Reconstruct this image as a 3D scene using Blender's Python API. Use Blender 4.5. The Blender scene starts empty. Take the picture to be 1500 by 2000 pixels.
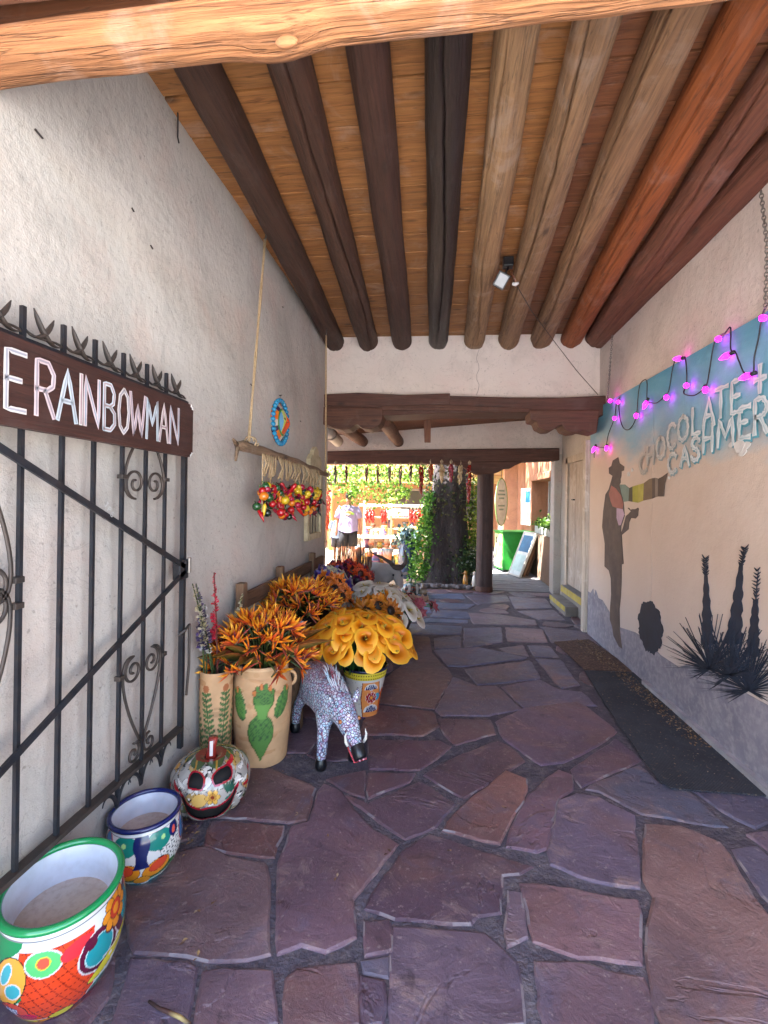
import bpy, bmesh, math, random
import numpy as np
from mathutils import Vector, Matrix, Euler, noise

# ------------------------------------------------------------------ camera, sky, sun, exposure
SC = bpy.context.scene
COL = SC.collection
YAW = math.atan(103 / 900.0)
ROLL = 0.015
EYE = 1.6
cam_d = bpy.data.cameras.new('camera')
cam_d.sensor_fit = 'HORIZONTAL'
cam_d.sensor_width = 36.0
cam_d.lens = 36.0 * 900.0 / 1500.0
cam_d.shift_y = -25.0 / 1500.0
cam_d.clip_start = 0.05
cam_d.clip_end = 800.0
cam = bpy.data.objects.new('camera', cam_d)
COL.objects.link(cam)
cam.matrix_world = (Matrix.Translation((0, 0, EYE)) @ Matrix.Rotation(YAW, 4, 'Z')
                    @ Matrix.Rotation(math.pi / 2, 4, 'X') @ Matrix.Rotation(ROLL, 4, 'Z'))
SC.camera = cam

SUN_EL = math.radians(57)
SUN_DIR = Vector((-0.88, -0.47, 0)).normalized() * math.cos(SUN_EL) + Vector((0, 0, math.sin(SUN_EL)))
world = bpy.data.worlds.new('World')
SC.world = world
world.use_nodes = True
wn = world.node_tree
wn.nodes.clear()
sky_n = wn.nodes.new('ShaderNodeTexSky')
sky_n.sky_type = 'NISHITA'
sky_n.sun_disc = False
sky_n.sun_elevation = SUN_EL
sky_n.sun_rotation = math.atan2(SUN_DIR.x, SUN_DIR.y)
sky_n.air_density = 1.0
sky_n.dust_density = 2.0
bg = wn.nodes.new('ShaderNodeBackground')
bg.inputs['Strength'].default_value = 0.15
wo = wn.nodes.new('ShaderNodeOutputWorld')
wn.links.new(sky_n.outputs[0], bg.inputs[0])
wn.links.new(bg.outputs[0], wo.inputs[0])

sun_d = bpy.data.lights.new('sun', 'SUN')
sun_d.energy = 5.0
sun_d.angle = math.radians(0.5)
sun_d.color = (1.0, 0.95, 0.88)
sun_o = bpy.data.objects.new('sun', sun_d)
COL.objects.link(sun_o)
sun_o.rotation_euler = SUN_DIR.to_track_quat('Z', 'Y').to_euler()
sun_o.location = (-8, -5, 15)

SC.render.engine = 'CYCLES'
SC.view_settings.view_transform = 'Standard'
SC.view_settings.look = 'None'
SC.view_settings.gamma = 1.0
SC.view_settings.exposure = 3.42
SC.view_settings.use_curve_mapping = False
SC.cycles.use_denoising = True
SC.cycles.max_bounces = 10
SC.cycles.diffuse_bounces = 7
SC.cycles.caustics_reflective = False
SC.cycles.caustics_refractive = False
SC.cycles.sample_clamp_indirect = 8.0

# ------------------------------------------------------------------ measuring helpers: a sight line meets the floor, a wall X, or a plane Y
_fw = Vector((-math.sin(YAW), math.cos(YAW), 0))
_rt = Vector((math.cos(YAW), math.sin(YAW), 0))
def ray(x, y):
    a, b = x - 750.0, 975.0 - y
    xx = a * math.cos(ROLL) - b * math.sin(ROLL)
    yy = a * math.sin(ROLL) + b * math.cos(ROLL)
    return _fw + _rt * (xx / 900.0) + Vector((0, 0, yy / 900.0))
def fl(x, y, z=0.0):
    d = ray(x, y)
    return d * ((z - EYE) / d.z) + Vector((0, 0, EYE))
def onX(x, y, X):
    d = ray(x, y)
    return d * (X / d.x) + Vector((0, 0, EYE))
def onY(x, y, Y):
    d = ray(x, y)
    return d * (Y / d.y) + Vector((0, 0, EYE))

# ------------------------------------------------------------------ small helpers
def S(h):
    h = h.lstrip('#')
    out = []
    for i in (0, 2, 4):
        c = int(h[i:i + 2], 16) / 255.0
        out.append(c / 12.92 if c <= 0.04045 else ((c + 0.055) / 1.055) ** 2.4)
    return tuple(out)
def lerp(a, b, t):
    return a + (b - a) * t
def mixc(a, b, t):
    return tuple(x + (y - x) * t for x, y in zip(a, b))
def nz(x, y=0.0, z=0.0):
    return noise.noise(Vector((x, y, z)))

class MB:
    """collects shapes and links them as one mesh object"""
    def __init__(self):
        self.v, self.f, self.m, self.c = [], [], [], []
    def add(self, vs, fs, mat=0, col=(1, 1, 1)):
        o = len(self.v)
        self.v += [tuple(p) for p in vs]
        if isinstance(col, list):
            self.c += col
        else:
            self.c += [col] * len(vs)
        self.f += [tuple(i + o for i in f) for f in fs]
        self.m += [mat] * len(fs)
        return self
    def box(self, a, b, mat=0, col=(1, 1, 1), M=None, bev=0.0):
        x0, y0, z0 = a
        x1, y1, z1 = b
        if bev > 0:
            e = bev
            vs, fs = [], []
            bm = bmesh.new()
            bmesh.ops.create_cube(bm, size=1.0)
            for v in bm.verts:
                v.co = Vector((lerp(x0, x1, v.co.x + .5), lerp(y0, y1, v.co.y + .5), lerp(z0, z1, v.co.z + .5)))
            bmesh.ops.bevel(bm, geom=bm.edges[:], offset=e, segments=2, profile=0.6, affect='EDGES')
            bm.verts.index_update()
            vs = [v.co.copy() for v in bm.verts]
            fs = [[v.index for v in f.verts] for f in bm.faces]
            bm.free()
        else:
            vs = [Vector(p) for p in ((x0, y0, z0), (x1, y0, z0), (x1, y1, z0), (x0, y1, z0), (x0, y0, z1), (x1, y0, z1), (x1, y1, z1), (x0, y1, z1))]
            fs = [(0, 3, 2, 1), (4, 5, 6, 7), (0, 1, 5, 4), (1, 2, 6, 5), (2, 3, 7, 6), (3, 0, 4, 7)]
        if M is not None:
            vs = [M @ p for p in vs]
        return self.add(vs, fs, mat, col)
    def tube(self, pts, r, n=8, mat=0, col=(1, 1, 1), cap=True, flat=1.0, closed=False):
        pts = [Vector(p) for p in pts]
        N = len(pts)
        rr = r if isinstance(r, (list, tuple)) else [r] * N
        vs, fs = [], []
        prev = None
        for i, p in enumerate(pts):
            if closed:
                t = pts[(i + 1) % N] - pts[i - 1]
            else:
                t = pts[min(i + 1, N - 1)] - pts[max(i - 1, 0)]
            if t.length < 1e-9:
                t = Vector((0, 0, 1))
            t.normalize()
            if prev is None:
                ref = Vector((0, 0, 1)) if abs(t.z) < 0.9 else Vector((1, 0, 0))
                s = t.cross(ref).normalized()
            else:
                s = prev - t * prev.dot(t)
                if s.length < 1e-6:
                    s = t.orthogonal()
                s.normalize()
            prev = s
            u = t.cross(s)
            for k in range(n):
                a = 2 * math.pi * k / n
                vs.append(p + s * (math.cos(a) * rr[i]) + u * (math.sin(a) * rr[i] * flat))
        for i in range(N if closed else N - 1):
            j = (i + 1) % N
            for k in range(n):
                l = (k + 1) % n
                fs.append((i * n + k, i * n + l, j * n + l, j * n + k))
        if cap and not closed:
            fs.append(tuple(range(n - 1, -1, -1)))
            fs.append(tuple((N - 1) * n + k for k in range(n)))
        cc = col
        if isinstance(col, list):
            cc = []
            for i in range(N):
                cc += [col[i]] * n
        return self.add(vs, fs, mat, cc)
    def lathe(self, prof, n=24, c=(0, 0, 0), mat=0, col=(1, 1, 1), cap=False):
        vs, fs = [], []
        for (r, z) in prof:
            for k in range(n):
                a = 2 * math.pi * k / n
                vs.append((c[0] + r * math.cos(a), c[1] + r * math.sin(a), c[2] + z))
        for i in range(len(prof) - 1):
            for k in range(n):
                l = (k + 1) % n
                fs.append((i * n + k, i * n + l, (i + 1) * n + l, (i + 1) * n + k))
        if cap:
            fs.append(tuple(range(n - 1, -1, -1)))
            fs.append(tuple((len(prof) - 1) * n + k for k in range(n)))
        cc = col
        if isinstance(col, list):
            cc = []
            for i in range(len(prof)):
                cc += [col[i]] * n
        return self.add(vs, fs, mat, cc)
    def ball(self, c, r, nu=8, nv=5, mat=0, col=(1, 1, 1), sc=(1, 1, 1), M=None):
        vs, fs = [], []
        vs.append(Vector((0, 0, -1)))
        for i in range(1, nv):
            ph = -math.pi / 2 + math.pi * i / nv
            for k in range(nu):
                a = 2 * math.pi * k / nu
                vs.append(Vector((math.cos(ph) * math.cos(a), math.cos(ph) * math.sin(a), math.sin(ph))))
        vs.append(Vector((0, 0, 1)))
        for k in range(nu):
            fs.append((0, 1 + (k + 1) % nu, 1 + k))
        for i in range(nv - 2):
            for k in range(nu):
                l = (k + 1) % nu
                fs.append((1 + i * nu + k, 1 + i * nu + l, 1 + (i + 1) * nu + l, 1 + (i + 1) * nu + k))
        top = len(vs) - 1
        for k in range(nu):
            fs.append((top, 1 + (nv - 2) * nu + k, 1 + (nv - 2) * nu + (k + 1) % nu))
        out = []
        for p in vs:
            q = Vector((p.x * r * sc[0], p.y * r * sc[1], p.z * r * sc[2]))
            if M is not None:
                q = M @ q
            out.append(q + Vector(c))
        return self.add(out, fs, mat, col)
    def prism(self, poly, fn, mat=0, col=(1, 1, 1)):
        """poly: 2-D outline; fn(u, v, k) gives the point for k = 0 (front) and 1 (back)"""
        a = 0.0
        n = len(poly)
        for i in range(n):
            a += poly[i][0] * poly[(i + 1) % n][1] - poly[(i + 1) % n][0] * poly[i][1]
        if a < 0:
            poly = poly[::-1]
        vs = [fn(u, v, 0) for u, v in poly] + [fn(u, v, 1) for u, v in poly]
        fs = [tuple(range(n)), tuple(range(2 * n - 1, n - 1, -1))]
        for i in range(n):
            j = (i + 1) % n
            fs.append((i, i + n, j + n, j))
        return self.add(vs, fs, mat, col)
    def mesh(self, name, mats, smooth=False):
        me = bpy.data.meshes.new(name)
        me.from_pydata(self.v, [], self.f)
        for m in (mats if isinstance(mats, (list, tuple)) else [mats]):
            me.materials.append(m)
        me.polygons.foreach_set('material_index', self.m)
        if smooth:
            me.polygons.foreach_set('use_smooth', [True] * len(self.f))
        at = me.color_attributes.new('Col', 'FLOAT_COLOR', 'POINT')
        arr = np.ones((len(self.v), 4), dtype=np.float32)
        arr[:, :3] = np.array(self.c, dtype=np.float32).reshape(-1, 3)
        at.data.foreach_set('color', arr.ravel())
        me.update()
        return me
    def build(self, name, mats, parent=None, smooth=False, fix=False):
        me = self.mesh(name, mats, smooth)
        if fix:
            bm = bmesh.new()
            bm.from_mesh(me)
            bmesh.ops.recalc_face_normals(bm, faces=bm.faces)
            bm.to_mesh(me)
            bm.free()
        return link(name, me, parent)

def link(name, me, parent=None, M=None):
    o = bpy.data.objects.new(name, me)
    COL.objects.link(o)
    if parent is not None:
        o.parent = parent
        if M is None:
            o.matrix_parent_inverse = parent.matrix_world.inverted()
    if M is not None:
        o.matrix_local = M
    return o
def tag(o, label=None, cat=None, group=None, kind=None):
    if label: o['label'] = label
    if cat: o['category'] = cat
    if group: o['group'] = group
    if kind: o['kind'] = kind
    return o
def thing(name, label, cat, loc=(0, 0, 0), rz=0.0, group=None):
    o = bpy.data.objects.new(name, None)
    o.empty_display_size = 0.1
    COL.objects.link(o)
    o.location = loc
    o.rotation_euler = (0, 0, rz)
    o.matrix_world = Matrix.Translation(loc) @ Matrix.Rotation(rz, 4, 'Z')
    return tag(o, label, cat, group)
def place(name, me, parent, M):
    """a part given in the thing's own space"""
    o = bpy.data.objects.new(name, me)
    COL.objects.link(o)
    o.parent = parent
    o.matrix_local = M
    return o
def aim(p, d, roll=0.0, s=1.0):
    """matrix that puts local +Z along d at p"""
    q = Vector(d).normalized().to_track_quat('Z', 'Y')
    return Matrix.Translation(p) @ q.to_matrix().to_4x4() @ Matrix.Rotation(roll, 4, 'Z') @ Matrix.Diagonal((s, s, s, 1))

# ------------------------------------------------------------------ materials
def new_mat(name):
    m = bpy.data.materials.new(name)
    m.use_nodes = True
    nt = m.node_tree
    nt.nodes.clear()
    out = nt.nodes.new('ShaderNodeOutputMaterial')
    b = nt.nodes.new('ShaderNodeBsdfPrincipled')
    nt.links.new(b.outputs[0], out.inputs[0])
    return m, nt, b
def coords(nt, stretch=(1, 1, 1), rnd=True, gen='Object'):
    tc = nt.nodes.new('ShaderNodeTexCoord')
    mp = nt.nodes.new('ShaderNodeMapping')
    mp.inputs['Scale'].default_value = stretch
    nt.links.new(tc.outputs[gen], mp.inputs[0])
    if rnd:
        oi = nt.nodes.new('ShaderNodeObjectInfo')
        sc = nt.nodes.new('ShaderNodeVectorMath')
        sc.operation = 'SCALE'
        sc.inputs[0].default_value = (13.7, 7.3, 21.1)
        nt.links.new(oi.outputs['Random'], sc.inputs['Scale'])
        nt.links.new(sc.outputs[0], mp.inputs['Location'])
    return mp.outputs[0]
def noise_n(nt, vec, scale, detail=5, rough=0.55, dist=0.0):
    n = nt.nodes.new('ShaderNodeTexNoise')
    n.inputs['Scale'].default_value = scale
    n.inputs['Detail'].default_value = detail
    n.inputs['Roughness'].default_value = rough
    n.inputs['Distortion'].default_value = dist
    nt.links.new(vec, n.inputs['Vector'])
    return n.outputs['Fac']
def ramp_n(nt, fac, stops):
    r = nt.nodes.new('ShaderNodeValToRGB')
    e = r.color_ramp.elements
    while len(e) < len(stops):
        e.new(0.5)
    for i, (p, c) in enumerate(stops):
        e[i].position = p
        e[i].color = (c[0], c[1], c[2], 1) if isinstance(c, (tuple, list)) else (c, c, c, 1)
    nt.links.new(fac, r.inputs[0])
    return r.outputs[0]
def mix_n(nt, fac, a, b, mode='MIX'):
    m = nt.nodes.new('ShaderNodeMix')
    m.data_type = 'RGBA'
    m.blend_type = mode
    for sock, val in ((m.inputs[0], fac), (m.inputs[6], a), (m.inputs[7], b)):
        if isinstance(val, (int, float)):
            sock.default_value = val
        elif isinstance(val, (tuple, list)):
            sock.default_value = (val[0], val[1], val[2], 1)
        else:
            nt.links.new(val, sock)
    return m.outputs[2]
def math_n(nt, op, a, b=0.0, clamp=False):
    m = nt.nodes.new('ShaderNodeMath')
    m.operation = op
    m.use_clamp = clamp
    for sock, val in ((m.inputs[0], a), (m.inputs[1], b)):
        if isinstance(val, (int, float)):
            sock.default_value = val
        else:
            nt.links.new(val, sock)
    return m.outputs[0]
def bump_n(nt, b, h, strength, dist=0.01, prev=None):
    n = nt.nodes.new('ShaderNodeBump')
    n.inputs['Strength'].default_value = strength
    n.inputs['Distance'].default_value = dist
    nt.links.new(h, n.inputs['Height'])
    if prev is not None:
        nt.links.new(prev, n.inputs['Normal'])
    nt.links.new(n.outputs[0], b.inputs['Normal'])
    return n.outputs[0]
def M_(name, c1, c2=None, scale=4.0, rough=0.7, bump=0.25, bscale=40.0, bdist=0.004, stretch=(1, 1, 1), metal=0.0, fine=None, spec=0.5):
    """plain material: two tones by noise, a finer fleck and a relief"""
    m, nt, b = new_mat(name)
    vec = coords(nt, stretch)
    c2 = c2 or tuple(x * 0.72 for x in c1)
    f = noise_n(nt, vec, scale, 6, 0.6)
    colr = ramp_n(nt, f, [(0.3, c2), (0.7, c1)])
    if fine:
        f2 = noise_n(nt, vec, fine[0], 4, 0.6)
        colr = mix_n(nt, ramp_n(nt, f2, [(0.45, 0.0), (0.75, fine[2])]), colr, fine[1])
    nt.links.new(colr, b.inputs['Base Color'])
    b.inputs['Roughness'].default_value = rough
    b.inputs['Metallic'].default_value = metal
    b.inputs['Specular IOR Level'].default_value = spec
    if bump > 0:
        bump_n(nt, b, noise_n(nt, vec, bscale, 5, 0.6), bump, bdist)
    return m
def V_(name, rough=0.6, bump=0.0, bscale=60, var=0.15, coat=0.0, trans=0.0):
    """coloured by the mesh's own colours (paint and petals)"""
    m, nt, b = new_mat(name)
    a = nt.nodes.new('ShaderNodeAttribute')
    a.attribute_name = 'Col'
    vec = coords(nt)
    f = noise_n(nt, vec, 9, 4)
    k = ramp_n(nt, f, [(0.3, 1 - var), (0.7, 1.0)])
    cc = mix_n(nt, 1.0, a.outputs['Color'], k, 'MULTIPLY')
    if trans > 0:
        oi = nt.nodes.new('ShaderNodeObjectInfo')
        cc = mix_n(nt, 1.0, cc, ramp_n(nt, oi.outputs['Random'], [(0.0, (.66, .6, .55)), (0.5, (.95, .95, .95)), (1.0, (1.0, 1.0, 1.0))]), 'MULTIPLY')
        vein = noise_n(nt, coords(nt, (60, 60, 6)), 1.0, 3)
        bump_n(nt, b, vein, .4, .003)
    nt.links.new(cc, b.inputs['Base Color'])
    b.inputs['Roughness'].default_value = rough
    b.inputs['Coat Weight'].default_value = coat
    b.inputs['Coat Roughness'].default_value = 0.08
    if bump > 0:
        bump_n(nt, b, noise_n(nt, vec, bscale, 4), bump, 0.003)
    if trans > 0:
        tr = nt.nodes.new('ShaderNodeBsdfTranslucent')
        nt.links.new(a.outputs['Color'], tr.inputs[0])
        mx = nt.nodes.new('ShaderNodeMixShader')
        mx.inputs[0].default_value = trans
        out = [n for n in nt.nodes if n.type == 'OUTPUT_MATERIAL'][0]
        nt.links.new(b.outputs[0], mx.inputs[1])
        nt.links.new(tr.outputs[0], mx.inputs[2])
        nt.links.new(mx.outputs[0], out.inputs[0])
    return m
def wood_mat(name, c1, c2, crack=(0.02, 0.012, 0.008), axis=1, rough=0.75, knots=True, bump=0.5, grain=1.0):
    m, nt, b = new_mat(name)
    st = [14.0 * grain, 14.0 * grain, 14.0 * grain]
    st[axis] = 0.9
    vec = coords(nt, tuple(st))
    f = noise_n(nt, vec, 1.6, 7, 0.65, 0.6)
    colr = ramp_n(nt, f, [(0.25, c2), (0.55, mixc(c1, c2, .35)), (0.75, c1)])
    v2 = coords(nt, (1, 1, 1))
    big = noise_n(nt, v2, 1.7, 4, 0.6)
    colr = mix_n(nt, ramp_n(nt, big, [(0.35, 0.0), (0.7, 0.55)]), colr, tuple(x * 0.55 for x in c1))
    if knots:
        vo = nt.nodes.new('ShaderNodeTexVoronoi')
        vo.inputs['Scale'].default_value = 1.0
        s3 = [6.0, 6.0, 6.0]
        s3[axis] = 2.2
        nt.links.new(coords(nt, tuple(s3)), vo.inputs['Vector'])
        kn = ramp_n(nt, vo.outputs['Distance'], [(0.05, 1.0), (0.16, 0.0)])
        colr = mix_n(nt, math_n(nt, 'MULTIPLY', kn, 0.75), colr, crack)
    st2 = [9.0 * grain] * 3
    st2[axis] = 0.45
    cr = noise_n(nt, coords(nt, tuple(st2)), 2.4, 3, 0.5, 0.4)
    ck = ramp_n(nt, cr, [(0.485, 0.0), (0.5, 1.0), (0.515, 0.0)])
    colr = mix_n(nt, math_n(nt, 'MULTIPLY', ck, 0.5), colr, crack)
    s4 = [75.0 * grain] * 3
    s4[axis] = 3.0
    fg = noise_n(nt, coords(nt, tuple(s4)), 1.0, 4, 0.65, 0.3)
    colr = mix_n(nt, 1.0, colr, ramp_n(nt, fg, [(0.3, 0.62), (0.55, 1.0), (0.75, 1.22)]), 'MULTIPLY')
    pat = noise_n(nt, coords(nt, (2.2, 2.2, 2.2)), 1.6, 6, 0.65, 0.8)
    colr = mix_n(nt, ramp_n(nt, pat, [(0.54, 0.0), (0.68, 0.5)]), colr, mixc(tuple(x * 1.25 for x in c1), (sum(c1) / 2.6,) * 3, .5))
    nt.links.new(colr, b.inputs['Base Color'])
    b.inputs['Roughness'].default_value = rough
    h = mix_n(nt, 0.5, f, ramp_n(nt, cr, [(0.47, 1.0), (0.5, 0.0), (0.53, 1.0)]), 'MULTIPLY')
    n1 = bump_n(nt, b, h, bump, 0.012)
    bump_n(nt, b, fg, bump * .8, 0.006, n1)
    return m
def plaster_mat(name, c1, c2, c3=None, rough=0.9):
    m, nt, b = new_mat(name)
    v = coords(nt, rnd=False)
    f = noise_n(nt, v, 0.9, 5, 0.55)
    colr = ramp_n(nt, f, [(0.3, c2), (0.65, c1)])
    if c3:
        f3 = noise_n(nt, v, 2.3, 6, 0.6, 0.4)
        colr = mix_n(nt, ramp_n(nt, f3, [(0.5, 0.0), (0.72, 0.7)]), colr, c3)
    # rain streaks and scuffs
    fs = noise_n(nt, coords(nt, (9, 9, 0.5), rnd=False), 1.0, 4, 0.6)
    colr = mix_n(nt, ramp_n(nt, fs, [(0.6, 0.0), (0.8, 0.28)]), colr, tuple(x * 0.62 for x in c2))
    bl = noise_n(nt, v, 1.7, 7, 0.68, 1.0)
    colr = mix_n(nt, ramp_n(nt, bl, [(0.5, 0.0), (0.66, 0.45)]), colr, tuple(x * 0.72 for x in c2))
    sp = noise_n(nt, v, 38, 3, 0.5)
    colr = mix_n(nt, ramp_n(nt, sp, [(0.66, 0.0), (0.72, 0.5)]), colr, tuple(x * 0.45 for x in c2))
    ckk = noise_n(nt, v, 2.6, 5, 0.6, 1.4)
    colr = mix_n(nt, ramp_n(nt, ckk, [(0.494, 0.0), (0.5, 0.35), (0.506, 0.0)]), colr, tuple(x * 0.45 for x in c2))
    nt.links.new(colr, b.inputs['Base Color'])
    b.inputs['Roughness'].default_value = rough
    b.inputs['Specular IOR Level'].default_value = 0.25
    n1 = bump_n(nt, b, noise_n(nt, v, 3.0, 4, 0.55), 0.22, 0.05)
    n2 = bump_n(nt, b, noise_n(nt, v, 24, 4, 0.6), 0.3, 0.012, n1)
    bump_n(nt, b, noise_n(nt, v, 130, 3, 0.6), 0.5, 0.004, n2)
    return m

m_plaster = plaster_mat('stucco_white', S('c0bbb4'), S('afaaa3'), S('bfada3'))
m_plaster_far = plaster_mat('stucco_far', S('d8cec6'), S('cfc3ba'), S('d3c0b8'))
m_adobe = plaster_mat('adobe_brown', S('a1755a'), S('8a6049'), S('aa8068'))
m_adobe_grey = plaster_mat('adobe_greybrown', S('84705f'), S('6f5d50'), S('7a6a66'))
m_adobe_pink = plaster_mat('adobe_pink', S('c69a7c'), S('b5886b'), S('c2907a'))
m_mortar = M_('mortar', S('58525c'), S('3d3842'), 5, 0.9, 0.8, 50, 0.02, fine=(24, S('837a78'), .5))
m_dust = M_('dusty_ground', S('b39a80'), S('99836c'), 1.5, 0.95, 0.4, 20, 0.02)
m_iron = M_('black_iron', S('2b2f36'), S('1d1f25'), 9, 0.5, 0.3, 50, 0.003, metal=0.3, fine=(25, S('4a3a30'), .4))
m_iron_warm = M_('rusty_iron', S('4a3f38'), S('33302f'), 9, 0.55, 0.3, 50, 0.003, metal=0.3)
m_steel = M_('zinc_chain', S('8b8680'), S('6b6560'), 9, 0.4, 0.2, 50, 0.002, metal=0.8)
m_paint = V_('glazed_paint', 0.22, 0.06, 60, 0.12, coat=0.5)
m_matte = V_('matte_paint', 0.75, 0.25, 90, 0.25)
m_petal = V_('petal', 0.5, 0.0, 60, 0.12, trans=0.25)
m_leaf = V_('leaf', 0.55, 0.0, 60, 0.25, trans=0.3)
m_cloth = V_('cloth', 0.9, 0.3, 200, 0.15)
m_rope = M_('jute', S('b29a78'), S('8f7858'), 60, 0.95, 0.6, 200, 0.003)

# ------------------------------------------------------------------ the setting: ground, paved floor, walls, roof
XL, XR, ZC = -1.37, 1.87, 3.575
rng = random.Random(7)

def sheet(name, x0, x1, y0, y1, z, mat, kind='structure', label=None, cat=None):
    mb = MB()
    mb.add([(x0, y0, z), (x1, y0, z), (x1, y1, z), (x0, y1, z)], [(0, 1, 2, 3)])
    o = mb.build(name, mat)
    return tag(o, label, cat, kind=kind)
ground = sheet('ground', -150, 150, -150, 200, -0.02, m_dust)
street = sheet('street', -40, 40, -30, 0.15, -0.012, M_('bounce_street', S('c6c5c4'), S('b4b3b2'), 1.5, .9, .3, 20, .01))  # unseen pale sheet added to throw sunlight back into the passage
tag(street, 'unseen pale street sheet added to bounce sunlight into the passage')
tag(ground, 'pale dusty ground of the sunlit courtyard and street')

def slab(mb, o, eu, ev, nrm, th, nu=2, nv=2, amp=0.0, seed=0.0, mat=0):
    """wall slab: a gently uneven face at o + u*eu + v*ev, facing nrm, thickness th behind it"""
    o, eu, ev, nrm = Vector(o), Vector(eu), Vector(ev), Vector(nrm)
    vs = []
    for j in range(nv + 1):
        for i in range(nu + 1):
            p = o + eu * (i / nu) + ev * (j / nv)
            w = amp * (noise.noise(p * 1.3 + Vector((seed, 0, 0))) + 0.4 * noise.noise(p * 3.7))
            vs.append(p + nrm * w)
    W = nu + 1
    fs = [(j * W + i, j * W + i + 1, (j + 1) * W + i + 1, (j + 1) * W + i) for j in range(nv) for i in range(nu)]
    rim = [i for i in range(W)] + [j * W + nu for j in range(1, nv + 1)] + [nv * W + i for i in range(nu - 1, -1, -1)] + [j * W for j in range(nv - 1, 0, -1)]
    vs += [vs[q] for q in rim]
    nf = len(vs) - len(rim)
    n0 = len(vs)
    back = []
    for q in rim:
        j, i = divmod(q, W)
        back.append(o + eu * (i / nu) + ev * (j / nv) - nrm * th)
    vs += back
    R = len(rim)
    for k in range(R):
        l = (k + 1) % R
        fs.append((nf + l, nf + k, n0 + k, n0 + l))
    fs.append(tuple(n0 + k for k in range(R - 1, -1, -1)))
    mb.add(vs, fs, mat)
    return mb

# ---- paving: every flagstone traced from its outline on the floor, the rest filled in between
def stone_mat():
    m, nt, b = new_mat('flagstone')
    oi = nt.nodes.new('ShaderNodeObjectInfo')
    v = coords(nt, rnd=True)
    tc = nt.nodes.new('ShaderNodeTexCoord')
    mp = nt.nodes.new('ShaderNodeMapping')
    mp.inputs['Scale'].default_value = (1.7, 2.4, 2.0)
    cb = nt.nodes.new('ShaderNodeCombineXYZ')
    nt.links.new(math_n(nt, 'MULTIPLY', oi.outputs['Random'], 31.0), cb.inputs[2])
    nt.links.new(cb.outputs[0], mp.inputs['Rotation'])
    nt.links.new(tc.outputs['Object'], mp.inputs[0])
    st = mp.outputs[0]
    vw = coords(nt, rnd=False)
    geo = nt.nodes.new('ShaderNodeNewGeometry')
    f = noise_n(nt, v, 2.0, 8, 0.66, 0.7)
    k = ramp_n(nt, f, [(0.25, 0.42), (0.48, 0.85), (0.62, 1.0), (0.78, 1.55)])
    c = mix_n(nt, 1.0, oi.outputs['Color'], k, 'MULTIPLY')
    f2 = noise_n(nt, st, 2.3, 9, 0.72, 1.0)
    f6 = noise_n(nt, v, 1.1, 4, 0.6, 0.6)
    c = mix_n(nt, ramp_n(nt, f6, [(0.5, 0.0), (0.62, 0.55)]), c, S('7c5a50'))
    c = mix_n(nt, ramp_n(nt, f2, [(0.53, 0.0), (0.64, 0.62)]), c, S('9a827b'))
    f3 = noise_n(nt, v, 3.4, 6, 0.65, 0.8)
    c = mix_n(nt, ramp_n(nt, f3, [(0.55, 0.0), (0.66, 0.5)]), c, S('5c5c72'))
    f5 = noise_n(nt, geo.outputs['Position'], 0.7, 5, .6)
    c = mix_n(nt, ramp_n(nt, f5, [(0.42, 0.0), (0.62, 0.5)]), c, S('43394a'))
    f4 = noise_n(nt, v, 48, 4, 0.65)
    c = mix_n(nt, ramp_n(nt, f4, [(0.6, 0.0), (0.72, 0.45)]), c, S('b0a29c'))
    dk = noise_n(nt, v, 14, 5, 0.7, 0.5)
    c = mix_n(nt, ramp_n(nt, dk, [(0.3, 0.6), (0.42, 0.0)]), c, S('2e2630'))
    nt.links.new(c, b.inputs['Base Color'])
    nt.links.new(ramp_n(nt, f2, [(0.3, 0.34), (0.7, 0.68)]), b.inputs['Roughness'])
    b.inputs['Specular IOR Level'].default_value = 0.6
    # cleft layers: a few irregular terraces with sharp risers
    t = math_n(nt, 'MULTIPLY', noise_n(nt, v, 1.25, 6, 0.6, 0.9), 5.0)
    tf = math_n(nt, 'FRACT', t)
    lay = math_n(nt, 'ADD', math_n(nt, 'FLOOR', t), ramp_n(nt, tf, [(0.0, 0.0), (0.9, 0.1), (1.0, 1.0)]))
    n1 = bump_n(nt, b, lay, 0.5, 0.014)
    n2 = bump_n(nt, b, f2, 0.45, 0.03, n1)
    n3 = bump_n(nt, b, dk, 0.4, 0.012, n2)
    bump_n(nt, b, noise_n(nt, v, 70, 4, 0.65), 0.4, 0.006, n3)
    return m
m_stone = stone_mat()
m_chip = M_('chipped_edge', S('8d8484'), S('6a616a'), 14, .85, .6, 60, .006)

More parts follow.
